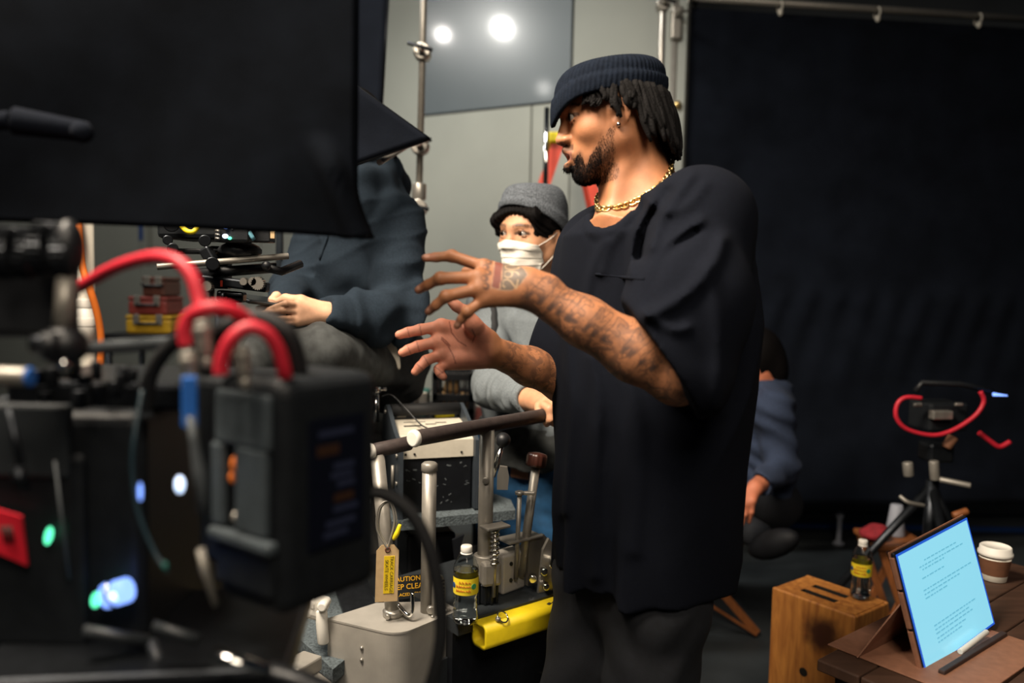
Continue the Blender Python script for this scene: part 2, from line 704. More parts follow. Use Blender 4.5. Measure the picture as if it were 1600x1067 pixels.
def net(S, h, lo=None, hi=None, B=28, relax=1):
    """surface nets: one quad mesh from an SDF, block by block"""
    a, b = S.bounds()
    lo = (a if lo is None else np.asarray(lo, float)) - 3 * h
    hi = (b if hi is None else np.asarray(hi, float)) + 3 * h
    N = np.ceil((hi - lo) / h).astype(int) + 1
    ids, pos, quads = [], [], []
    st = np.array([(N[1] + 4) * (N[2] + 4), N[2] + 4, 1], np.int64)
    g1 = np.arange(B + 1)
    G = np.stack(np.meshgrid(g1, g1, g1, indexing='ij'), -1).reshape(-1, 3)
    corners = [(x, y, z) for x in (0, 1) for y in (0, 1) for z in (0, 1)]
    edges = [(p, q) for p in range(8) for q in range(8) if p < q and sum(abs(np.array(corners[p]) - corners[q])) == 1]
    for bx in range(0, N[0], B):
        for by in range(0, N[1], B):
            for bz in range(0, N[2], B):
                base = np.array([bx, by, bz])
                l0 = lo + base * h
                l1 = l0 + B * h
                if not any(not (np.any(o[1] - o[3] - .5 * h > l1) or np.any(o[2] + o[3] + .5 * h < l0)) for o in S.ops
                           if o[4] == 'u') and S.frame is None:
                    continue
                D = S.eval(l0 + G * h, l0, l1).reshape(B + 1, B + 1, B + 1)
                if D.min() > 0 or D.max() < 0:
                    continue
                sg = D < 0
                cs = [D[x:B + x, y:B + y, z:B + z] for x, y, z in corners]
                ss = [sg[x:B + x, y:B + y, z:B + z] for x, y, z in corners]
                cnt = sum(q.astype(np.int8) for q in ss)
                act = (cnt > 0) & (cnt < 8)
                I = np.argwhere(act)
                if len(I):
                    acc = np.zeros((len(I), 3))
                    n = np.zeros(len(I))
                    cv = [q[act] for q in cs]
                    for p, q in edges:
                        u, v = cv[p], cv[q]
                        x = (u < 0) != (v < 0)
                        t = np.where(x, u / np.where(u == v, 1, u - v), 0)
                        pt = np.array(corners[p]) + t[:, None] * (np.array(corners[q]) - np.array(corners[p]))
                        acc += np.where(x[:, None], pt, 0)
                        n += x
                    ids.append((I + base + 1) @ st)
                    pos.append(lo + (I + base + acc / n[:, None]) * h)
                for ax in range(3):
                    s0 = sg[:B, :B, :B]
                    s1 = sg[1:, :B, :B] if ax == 0 else sg[:B, 1:, :B] if ax == 1 else sg[:B, :B, 1:]
                    E = np.argwhere(s0 != s1)
                    if not len(E):
                        continue
                    ins = s0[E[:, 0], E[:, 1], E[:, 2]]
                    e1, e2 = np.zeros(3, int), np.zeros(3, int)
                    e1[(ax + 1) % 3] = 1
                    e2[(ax + 2) % 3] = 1
                    c0 = E + base + 1
                    q = np.stack([c0 @ st, (c0 - e1) @ st, (c0 - e1 - e2) @ st, (c0 - e2) @ st], 1)
                    q[~ins] = q[~ins][:, ::-1]
                    quads.append(q)
    ids = np.concatenate(ids)
    pos = np.concatenate(pos)
    quads = np.concatenate(quads)
    o = np.argsort(ids)
    ids, pos = ids[o], pos[o]
    k = np.searchsorted(ids, quads)
    k = np.minimum(k, len(ids) - 1)
    ok = (ids[k] == quads).all(1)
    k = k[ok]
    for _ in range(relax):
        acc = np.zeros_like(pos)
        n = np.zeros(len(pos))
        for i in range(4):
            j = k[:, (i + 1) % 4]
            for c in range(3):
                acc[:, c] += np.bincount(k[:, i], pos[j, c], len(pos))
            n += np.bincount(k[:, i], minlength=len(pos))
        m = n > 0
        pos[m] = pos[m] * .5 + acc[m] / n[m][:, None] * .5
    return pos, k


def march(S, o, d, tmax, step=.0015):
    """first surface point of S along a ray"""
    o = np.asarray(o, float)
    d = np.asarray(d, float)
    d = d / np.linalg.norm(d)
    t = np.arange(0, tmax, step)
    pts = o + t[:, None] * d
    v = S.eval(pts)
    i = np.argmax(v < 0)
    if v[i] >= 0:
        return None
    return pts[i]


def wob(p, f, seed=0):
    """cheap smooth 3D noise in about -1..1"""
    r = np.random.default_rng(seed)
    out = np.zeros(len(p))
    for i in range(4):
        k1 = r.normal(size=3) * f
        k2 = r.normal(size=3) * f * .8
        out = out + np.sin(p @ k1 + 1.7 * np.sin(p @ k2 + r.uniform(0, 6)) + r.uniform(0, 6)) * .3
    return out


def ridges(p, f, seed, amp, ax=(1.4, 1.0, .8), pw=3):
    """narrow creases standing out along the zero lines of a noise"""
    w = wob(p * np.array(ax), f, seed)
    return -amp * (1 - np.clip(np.abs(w) * 1.7, 0, 1)) ** pw


def sstep(a, b, x):
    t = np.clip((x - a) / (b - a), 0, 1)
    return t * t * (3 - 2 * t)


def segdist(x, y, pts):
    """distance in the plane from points to a polyline"""
    d = np.full(len(x), 1e9)
    for (ax, ay), (bx, by) in zip(pts[:-1], pts[1:]):
        ux, uy = bx - ax, by - ay
        t = np.clip(((x - ax) * ux + (y - ay) * uy) / (ux * ux + uy * uy + 1e-9), 0, 1)
        d = np.minimum(d, np.hypot(x - ax - t * ux, y - ay - t * uy))
    return d

# ================================================================== THE SETTING
M['wall_grey'] = mat('wall_grey', '#8f9188', .75, noise=.05, nscale=3, bump=.1, bscale=60)
M['wall_grey2'] = mat('wall_grey2', '#85877f', .75, noise=.05, nscale=3, bump=.1, bscale=60)
M['gloss_panel'] = mat('gloss_panel', '#565d60', .27, noise=.06, nscale=2.0, spec=.45, coat=.35)
M['gloss_panel'].node_tree.nodes['Principled BSDF'].inputs['Coat Roughness'].default_value = .09
M['floor'] = mat('floor', '#2c3032', .55, noise=.3, nscale=5, bump=.2, bscale=30)
M['dark_wall'] = mat('dark_wall', '#3c4145', .85, noise=.1, nscale=3)
M['joint'] = mat('joint', '#4c4f4c', .7, noise=.1)
M['blue_tape'] = mat('blue_tape', '#1c3f7a', .6, noise=.1)

struct('floor', MB().box((0, 3, -.05), (14, 16, .1)), 'floor')

# the yawed run of grey flats behind everybody: a line in plan, nearer on its right
WA = np.array([-.54, 4.72])
WB = np.array([.307, 4.25])
WD = (WB - WA) / np.linalg.norm(WB - WA)
WN = np.array([WD[1], -WD[0]])            # towards the camera
WD3 = np.array([WD[0], WD[1], 0])
WN3 = np.array([WN[0], WN[1], 0])


def wall_hit(px, py, off=0.0):
    d = ray(px, py)
    t = ((WA[0] + WN[0] * off) * WN[0] + (WA[1] + WN[1] * off) * WN[1]) / (d[0] * WN[0] + d[1] * WN[1])
    return CC + d * t


def wall_s(px, py=300):
    q = wall_hit(px, py)
    return (q[:2] - WA) @ WD


def wall_pt(s_, z, off=0.0):
    q = WA + WD * s_ + WN * off
    return np.array([q[0], q[1], z])


RW = np.stack([WD3, -WN3, [0, 0, 1]], 1)   # wall-aligned axes: along, into the wall, up


def wall_box(mb, s0, s1, z0, z1, off, th, bev=0.0):
    c = wall_pt((s0 + s1) / 2, (z0 + z1) / 2, off - th / 2)
    return mb.box(c, (abs(s1 - s0), th, z1 - z0), RW, bev)


s_right = wall_s(1066)
s_left = wall_s(-900)
wb = struct('wall_back', wall_box(MB(), s_left, s_right, 0, 4.6, -.02, .12), 'joint')
# flats on it, each a board of its own with a shadow gap
gapx = wall_s(828)
s600 = wall_s(655)
edges_s = [s_left, s_left + 1.2, s600 - 2.55, s600 - 1.3, s600]
zsplit = wall_hit(760, 172)[2]
for i in range(len(edges_s) - 1):
    o = struct('flat_panel', wall_box(MB(), edges_s[i] + .004, edges_s[i + 1] - .004, 0.0, 4.6, 0, .02, .003), 'wall_grey', wb)
sm = wall_s(889)
struct('flat_panel', wall_box(MB(), s600 + .004, gapx - .004, 0.0, zsplit, 0, .02, .003), 'wall_grey', wb)
struct('flat_panel', wall_box(MB(), gapx + .004, sm - .003, 0.0, zsplit + .0, 0, .02, .003), 'wall_grey', wb)
struct('flat_panel', wall_box(MB(), sm + .003, s_right - .004, 0.0, 4.6, 0, .02, .003), 'wall_grey2', wb)
# the glossy board above that mirrors two lamps
gp = single('glossy_board', wall_box(MB(), s600 + .004, sm - .003, zsplit + .006, 4.6, .012, .03, .004), 'gloss_panel',
            'glossy dark grey board high on the back wall mirroring two white lamps', 'board', wall_pt((s600 + sm) / 2, zsplit, 0))

# the two lamps the board mirrors: reflect the sight rays in its plane
def mirrored(px, py, t):
    q = wall_hit(px, py, .012)
    d = q - CC
    d = d / np.linalg.norm(d)
    n = WN3
    return q + (d - 2 * (d @ n) * n) * t


for (px, py, t, pw, r) in ((785, 44, 3.0, 95, .062), (692, 54, 3.1, 36, .046), (850, 138, 3.4, 6, .06)):
    bulb('studio_lamp', mirrored(px, py, t), pw, NEUT, r)

# wall beyond the black frame, with blue tape along its foot
wr = struct('wall_right', MB().box((3.0, 4.66, 2.3), (4.4, .1, 4.6)), 'dark_wall')
wl = struct('wall_left', MB().box((-5.4, 3.0, 2.3), (.1, 13, 4.6)), 'dark_wall')
struct('baseboard_right', MB().box((3.0, 4.60, .045), (4.4, .02, .09), None, .004), 'dark_wall')
struct('trim_1', MB().box((2.6, 4.587, .015), (3.4, .006, .03)), 'blue_tape')

# ------------------------------------------------------------------ black cloth stretched on a tube frame (right)
fr = Thing('overhead_frame', 'tall tube frame holding black cloth behind the man in the black shirt', 'frame', (2.2, 4.12, 0))
f0 = P(1066, 12, 4.0)
f1 = P(1720, -14, 4.25)
zt = f0[2]
b0 = P(1066, 760, 4.0)
tb = MB()
fx0, fx1 = np.array([f0[0], 4.0, 0]), np.array([f1[0], 4.25, 0])
fr.part('tube', MB().cyl(fx0 + (0, 0, zt + .05), fx1 + (0, 0, zt + .05), .018, n=12), 'alu')
fr.part('tube', MB().cyl(fx0 + (-.03, 0, .0), fx0 + (-.03, 0, zt + .1), .018, n=12), 'alu')
fr.part('tube', MB().cyl(fx1 + (.03, 0, .0), fx1 + (.03, 0, zt + .1), .018, n=12), 'alu')
fd = (fx1 - fx0)
fd /= np.linalg.norm(fd)
fn_ = np.array([fd[1], -fd[0], 0])
for i, px in enumerate((1072, 1218, 1370, 1528)):
    q = P(px, 6, 4.0 + .25 * (px - 1066) / 654)
    m_ = MB().sphere((q[0], q[1] - .02, zt + .0), (.012, .012, .018), 10, 6)
    m_.torus((q[0], q[1] - .01, zt + .03), .028, .004, fd, 14, 5)
    fr.part('tie', m_, 'paper', label='white ball tie')
for z in (2.28,):
    m_ = MB().sphere(fx0 + (-.012, -.03, z), (.02, .016, .02), 12, 8)
    m_.torus(fx0 + (-.02, -.012, z), .024, .004, (0, 0, 1), 14, 5)
    fr.part('tie', m_, 'gold', label='pale ball tie on the side tube')
m_ = MB().box(fx0 + (-.03, -.005, zt - .08), (.05, .06, .16), None, .008)
m_.cyl(fx0 + (-.03, -.035, zt - .05), fx0 + (-.03, -.10, zt - .05), .008)
m_.cyl(fx0 + (-.08, -.1, zt - .05), fx0 + (.02, -.1, zt - .05), .006)
fr.part('corner_clamp', m_, 'steel')


def cloth(u, v):
    q = fx0 + (fx1 - fx0) * u
    z = zt - (zt - .27) * v
    w = .006 * sin(5 * v * 6 + u * 14) * (.3 + v)
    seam = .55
    if v > seam:
        w += .007 * sin(u * 90 + v * 30) * max(0, 1 - (v - seam) * 4) + .012
    return (q[0] + fn_[0] * w, q[1] + fn_[1] * w, z)


fr.part('cloth', MB().grid(cloth, 120, 60, .004), 'duvetyne')

# ------------------------------------------------------------------ grip stands in front of the grey wall
def stand(name, label, x, y, h, group=None, knuckles=(), r=.0175, rb=.0125, lean=(0, 0), m='chrome', split=None, turn=.6):
    t = Thing(name, label, 'stand', (x, y, 0), group)
    top = np.array([x + lean[0], y + lean[1], h])
    base = np.array([x, y, 0.0])

    def at(z):
        return base + (top - base) * (z / h)
    zs = split or h * .55
    t.part('pole', MB().cyl(at(.12), at(zs), r, n=14), m)
    t.part('upper_pole', MB().cyl(at(zs - .02), at(h), rb, n=14), m)
    t.part('collar', MB().cyl(at(zs - .03), at(zs + .03), r * 1.5, n=14, bev=.004), 'steel')
    for i in range(3):
        a = i * 2 * pi / 3 + turn
        d = np.array([cos(a), sin(a), 0])
        t.part('leg', MB().tube([base + (0, 0, .3), base + d * .12 + (0, 0, .28), base + d * .2 + (0, 0, .12), base + d * .36 + (0, 0, .012)], .011, 8), m)
    for z in knuckles:
        q = at(z)
        k = MB().cyl(q - (0, .03, 0), q + (0, .03, 0), .032, n=16, bev=.005)
        k.cyl(q + (0, -.03, 0), q + (0, -.075, 0), .012, n=12, bev=.003)
        kk = t.part('grip_head', k, 'steel')
        t.part('tee_handle', MB().cyl(q + (-.045, -.075, .012), q + (.045, -.075, -.012), .007, n=10, bev=.002), 'black_metal', kk)
    return t, at


q = P(646, 330, 2.97)
zk1, zk2, zk3 = P(650, 82, 2.97)[2], P(642, 228, 2.97)[2], P(652, 325, 2.97)[2]
stA, atA = stand('grip_stand', 'chrome grip stand with knuckles between the hooded man and the grey wall', q[0], 2.97, 3.0,
                 knuckles=(zk1, zk3), lean=(.035, 0), split=zk3 + .06, m='alu')
q = P(853, 250, 3.55)
stand('grip_stand', 'bright slim pole rising behind the grey beanie', q[0], 3.55, P(853, 168, 3.55)[2], r=.016, rb=.012, m='chrome',
      split=1.7)
q = P(1034, 60, 3.7)
stand('grip_stand', 'bluish steel pole behind the dark beanie beside the black cloth', q[0], 3.7, 3.3, r=.018, rb=.016, split=1.6, m='steel',
      knuckles=(P(1040, 8, 3.7)[2],))
q = P(641, 600, 2.75)
st = Thing('slim_pole', 'short dull grey pole tipped with yellow tape behind the open palm', 'pole', (q[0], 2.75, 0))
st.part('tube', MB().cyl((q[0], 2.75, .01), (q[0], 2.75, P(643, 526, 2.75)[2]), .0135, n=14), 'grey_plastic')
st.part('base', MB().cyl((q[0], 2.75, 0), (q[0], 2.75, .02), .06, n=20, bev=.004), 'black_metal')
zt_ = P(643, 530, 2.75)[2]
st.part('tape', MB().cyl((q[0], 2.75, zt_ - .012), (q[0], 2.75, zt_ + .022), .019, n=14, bev=.004), 'yellow', label='yellow tape on the pole tip')

# ------------------------------------------------------------------ flags
def flag(name, label, corners, th, m, arm=None):
    c = [np.asarray(q, float) for q in corners]
    n = np.cross(c[1] - c[0], c[3] - c[0])
    n /= np.linalg.norm(n)
    cen = sum(c) / 4
    t = Thing(name, label, 'flag', cen)

    def f(u, v):
        q = c[0] * (1 - u) * (1 - v) + c[1] * u * (1 - v) + c[2] * u * v + c[3] * (1 - u) * v
        return q + n * .01 * sin(pi * u) * sin(pi * v)
    t.part('cloth', MB().grid(f, 16, 16, th), m)
    w = MB()
    for i in range(4):
        w.cyl(c[i], c[(i + 1) % 4], .006, n=8)
    t.part('wire_frame', w, 'black_metal')
    return t


# dark panel that closes the wall on the left
flag('tall_flag', 'tall black flag standing left of the glossy board', [P(478, -60, 2.9), P(609, -60, 2.9), P(596, 168, 2.9), P(470, 240, 2.9)], .012, 'duvetyne')
tf = flag('small_flag', 'small black flag with its corner against the grip stand', [P(669, 217, 2.12), P(520, 268, 1.96), P(400, 180, 1.84), P(545, 128, 2.0)], .008, 'duvetyne')
e = P(668, 217, 2.45)
h_ = atA(zk2)
gh = MB().cyl(h_ - (0, .03, 0), h_ + (0, .03, 0), .034, n=16, bev=.005)
gh.cyl(h_ + (0, -.03, 0), h_ + (0, -.085, 0), .013, n=12)
g_ = stA.part('grip_head', gh, 'steel')
stA.part('tee_handle', MB().cyl(h_ + (-.05, -.085, -.01), h_ + (.05, -.085, .01), .008, n=10), 'black_metal', g_)
stA.part('grip_arm', MB().cyl(h_ + (.02, -.04, .03), P(592, 245, 2.05) + np.array([0, .012, -.012]), .008, n=10), 'steel')

# the big black cloth hung over the near monitor, upper left
EDGE_B = [(-420, 338), (-60, 344), (120, 350), (300, 357), (470, 366), (583, 374)]
bx = [q[0] for q in EDGE_B]
by = [q[1] for q in EDGE_B]


def hood_cloth(u, v):
    # u across (left to right), v down
    y0 = -45
    yb = float(np.interp(-420 + 1003 * u, bx, by))
    xr = 556 + (0 if v < .80 else 27 * ((v - .80) / .2) ** 1.5) - 3 * v
    px = -420 + (xr + 420) * u
    py = y0 + (yb - y0) * v
    Y = 1.02 - .05 * cos(u * 3) + .012 * sin(u * 9 + v * 4) * v + .05 * (1 - v)
    # a vertical fold gathered towards the lower right corner
    fx = 500 + 60 * max(0, (v - .62)) / .38
    Y -= .03 * math.exp(-((px - fx) / 16) ** 2) * float(sstep(.6, .75, np.array(v)))
    return P(px, py, Y)


hc = Thing('monitor_hood', 'large black cloth draped over the upper left like a hood', 'cloth', P(80, 350, 1.0))
hc.part('front_drape', MB().grid(hood_cloth, 130, 60, .006), 'black_cloth')


def hood_side(u, v):
    a = np.array(hood_cloth(1.0, v))
    return a + np.array([-.10 * u, .30 * u, .015 * u]) + np.array([0, 0, .01 * sin(v * 8) * u])


hc.part('side_drape', MB().grid(hood_side, 10, 40, .005), 'black_cloth')
m_ = MB().cyl(P(-40, 190, .93), P(18, 188, .93), .011, n=12, bev=.003)
m_.cyl(P(18, 188, .93), P(140, 207, .96), .016, .012, n=12, bev=.003)
m_.sphere(P(128, 206, .945), .013, 10, 7)
hc.part('support_arm', m_, 'duvetyne')
m_ = MB().cyl(P(-300, 350, 1.3), P(-300, 1100, 1.3), .02)
hc.part('support_pole', MB().cyl(np.array([P(-300, 350, 1.15)[0], 1.15, 0]), P(-300, -100, 1.15), .02), 'black_metal')

# ------------------------------------------------------------------ red stepladder
LY = 3.75
ld = Thing('stepladder', 'red fibreglass stepladder behind the two men with a yellow top cap', 'ladder', (P(880, 600, LY)[0], LY, 0))
tl, tr = P(868, 232, LY), P(900, 222, LY)
topz = P(880, 226, LY)[2]
xl, xr_ = tl[0], tr[0] + .02
fl = P(735, 625, LY)
sl = (fl[0] - tl[0]) / (topz - fl[2])       # sideways run per drop
# seen from the side: front and back rails splay in the picture plane; two of each, one behind the other
for (yy, nm) in ((LY - .16, 'front'), (LY + .16, 'back')):
    a = np.array([xl + .01, LY + (yy - LY) * .55, topz])
    b = np.array([xl + sl * topz, yy, 0.0])
    ax = (b - a) / np.linalg.norm(b - a)
    m_ = MB()
    w = np.array([.032, 0, .01])
    d = np.array([0, .012, 0])
    m_.hexa([b - w - d, b + w - d, b + w + d, b - w + d], [a - w - d, a + w - d, a + w + d, a - w + d])
    ld.part('rail', m_, 'ladder_red')
    a2 = np.array([xr_ + .0, LY + (yy - LY) * .55, topz])
    b2 = np.array([xr_ + .26 * topz, yy, 0.0])
    m_ = MB()
    w = np.array([.026, 0, -.005])
    m_.hexa([b2 - w - d, b2 + w - d, b2 + w + d, b2 - w + d], [a2 - w - d, a2 + w - d, a2 + w + d, a2 - w + d])
    ld.part('rail', m_, 'ladder_red')
for i in range(1, 6):
    z = topz * (1 - i / 6.2)
    x = xl + sl * (topz - z)
    ld.part('step', MB().box((x, LY, z), (.08, .3, .022), None, .004), 'alu')
ld.part('top_cap', MB().box(((xl + xr_) / 2 + .005, LY, topz + .012), (xr_ - xl + .10, .24, .05), None, .012), 'yellow', label='yellow top cap')

# ------------------------------------------------------------------ equipment shelf with crates, behind the console
M['crate_print'] = mat('crate_print', '#b08a58', .7, noise=.1)
sy = 3.25
zsh = P(660, 648, sy)[2]


def utility_cart(label, x0, x1, y0, y1, z):
    t = Thing('utility_cart', label, 'cart', ((x0 + x1) / 2, (y0 + y1) / 2, 0))
    t.part('shelf', MB().box(((x0 + x1) / 2, (y0 + y1) / 2, z - .015), (x1 - x0, y1 - y0, .03), None, .005), 'black_paint')
    t.part('shelf', MB().box(((x0 + x1) / 2, (y0 + y1) / 2, .25), (x1 - x0, y1 - y0, .03), None, .005), 'black_paint')
    for x in (x0 + .03, x1 - .03):
        for y in (y0 + .03, y1 - .03):
            t.part('post', MB().cyl((x, y, .1), (x, y, z - .03), .016, n=10), 'black_metal')
            t.part('caster', MB().cyl((x - .015, y, .05), (x + .015, y, .05), .05, n=18, bev=.006), 'rubber')
    return t


cx0, cx1 = P(590, 640, sy)[0], P(760, 640, sy)[0]
utility_cart('black cart carrying the milk crate and teal cases behind the console', cx0, cx1, sy - .14, sy + .26, zsh)


def milk_crate(x, y, z, w, d, h):
    t = Thing('milk_crate', 'black plastic crate of tan packets on the cart under the open palm', 'crate', (x, y, z))
    m_ = MB()
    m_.box((x, y, z + .008), (w, d, .016), None, .003)
    for sx in (-1, 1):
        for s2 in (-1, 1):
            m_.box((x + sx * (w / 2 - .012), y + s2 * (d / 2 - .012), z + h / 2), (.024, .024, h), None, .003)
    t.part('frame', m_, 'black_plastic')
    for s2 in (-1, 1):
        m2 = MB()
        yy = y + s2 * (d / 2 - .005)
        for zz in (.03, h * .45, h - .02):
            m2.box((x, yy, z + zz), (w, .01, .03), None, .002)
        for i in range(7):
            m2.box((x - w / 2 + w * (i + .5) / 7, yy, z + h / 2), (.010, .008, h), None, .001)
        t.part('lattice_side', m2, 'black_plastic')
    for sx in (-1, 1):
        m2 = MB()
        xx = x + sx * (w / 2 - .005)
        for zz in (.03, h * .45, h - .02):
            m2.box((xx, y, z + zz), (.01, d, .03), None, .002)
        t.part('lattice_side', m2, 'black_plastic')
    return t


qx = P(706, 610, sy)[0]
qx += .012
milk_crate(qx, sy + .02, zsh, .17, .22, .19)
for k_, (dx, dz, w_) in enumerate(((-.035, .03, .05), (.03, .03, .055), (-.01, .1, .06))):
    single('packet', MB().box((qx + dx, sy - .03, zsh + .016 + dz + .02), (w_, .06, .07), rotm('Y', 8 * (k_ - 1)), .012), 'crate_print',
           ['tan packet at the left in the black crate', 'tan packet at the right in the black crate', 'tan packet lying on top of two in the black crate'][k_],
           'packet', (qx + dx, sy - .03, zsh + .016 + dz))
m_ = MB().box((qx - .02, sy - .095, zsh + .02), (.10, .004, .022), rotm('Y', -8), .001)
single('yellow_strip', m_, 'yellow', 'yellow strip along the lower front of the black crate', 'tape', (qx - .02, sy - .097, zsh + .02))


def tool_case(label, x, y, z, w, d, h, m, extra=True):
    t = Thing('tool_case', label, 'case', (x, y, z))
    t.part('body', MB().box((x, y, z + h * .4), (w, d, h * .8), None, .012), m)
    t.part('lid', MB().box((x, y, z + h * .9), (w * 1.02, d * 1.02, h * .2), None, .010), m)
    if extra:
        t.part('latch', MB().box((x - w * .25, y - d * .52, z + h * .78), (.03, .012, .05), None, .003), 'steel')
        t.part('latch', MB().box((x + w * .25, y - d * .52, z + h * .78), (.03, .012, .05), None, .003), 'steel')
        t.part('handle', MB().tube([(x - .05, y - d * .52, z + h * .6), (x - .04, y - d * .56, z + h * .55), (x + .04, y - d * .56, z + h * .55), (x + .05, y - d * .52, z + h * .6)], .007, 8), 'black_plastic')
    return t


q = P(622, 630, sy)
tool_case('teal tool case left of the grey pole behind the console', q[0], sy, zsh, .095, .16, .085, 'teal')
q = P(662, 630, sy)
tool_case('teal tool case right of the grey pole behind the console', q[0] - .008, sy + .02, zsh, .055, .16, .10, 'teal')

# stack of cases far left
ly = 3.9
zl = P(245, 520, ly)[2]
cl0, cl1 = P(195, 500, ly)[0], P(300, 500, ly)[0]
M['case_red'] = mat('case_red', '#7a2f28', .55, noise=.15)
M['case_brown'] = mat('case_brown', '#5a3328', .55, noise=.15)
M['case_yellow'] = mat('case_yellow', '#b08a1c', .55, noise=.15)
utility_cart('black cart under the stack of red and yellow cases far left', cl0 - .05, cl1 + .1, ly - .15, ly + .25, zl)
hz = zl
for k_, (py0, py1, px0, px1, mm, lb) in enumerate(((518, 490, 208, 278, 'case_yellow', 'yellow case at the bottom of the stack far left'),
                                                   (490, 462, 212, 272, 'case_red', 'dull red case in the middle of the stack far left'),
                                                   (462, 432, 234, 268, 'case_brown', 'small brown red case on top of the stack far left'))):
    x0, x1 = P(px0, 500, ly)[0], P(px1, 500, ly)[0]
    hh = P(240, py1, ly)[2] - P(240, py0, ly)[2]
    tool_case(lb, (x0 + x1) / 2, ly + .02, hz, x1 - x0, .2, hh, mm)
    hz += hh + .002

# grey switch box hanging on the far wall at left
q = wall_hit(232, 368)
bt = Thing('wall_box', 'pale grey electrical box with a dark slot on the far left wall', 'box', q)
bt.part('case', MB().box(q + WN3 * .03, (.10, .06, .26), RW, .006), 'wall_grey2')
bt.part('slot', MB().box(q + WN3 * .062 + (0, 0, .03), (.04, .006, .14), RW, .002), 'blue_tape', label='dark blue slot')
# white post with orange cable
wy = 2.3
q = P(134, 440, wy)
wp = Thing('white_post', 'off-white upright post at the left under the black cloth', 'post', (q[0], wy, 0))
wp.part('tube', MB().cyl((q[0], wy, .02), (q[0], wy, 2.3), .024, n=16), 'paper')
for py in (474, 503):
    zz = P(134, py, wy)[2]
    wp.part('collar', MB().cyl((q[0], wy, zz - .014), (q[0], wy, zz + .014), .03, n=18, bev=.004), 'white_plastic')
wp.part('lower_sleeve', MB().cyl((q[0], wy, P(134, 536, wy)[2]), (q[0], wy, P(134, 474, wy)[2]), .028, n=18), 'white_plastic')
wp.part('base_plate', MB().cyl((q[0], wy, 0), (q[0], wy, .025), .16, n=28, bev=.006), 'black_metal')
oc = spline([P(120, 300, wy - .05), P(122, 345, wy - .06), P(127, 410, wy - .07), P(140, 450, wy - .07), P(152, 490, wy - .05), P(158, 530, wy - .03), P(156, 580, wy - .02), P(150, 700, wy), (P(140, 700, wy)[0], wy - .05, .02), (P(200, 700, wy)[0], wy - .2, .012)], 60)
single('orange_cable', MB().tube(oc, .010, 10), 'orange', 'orange cable curling down the off-white post at the left', 'cable', oc[-1])

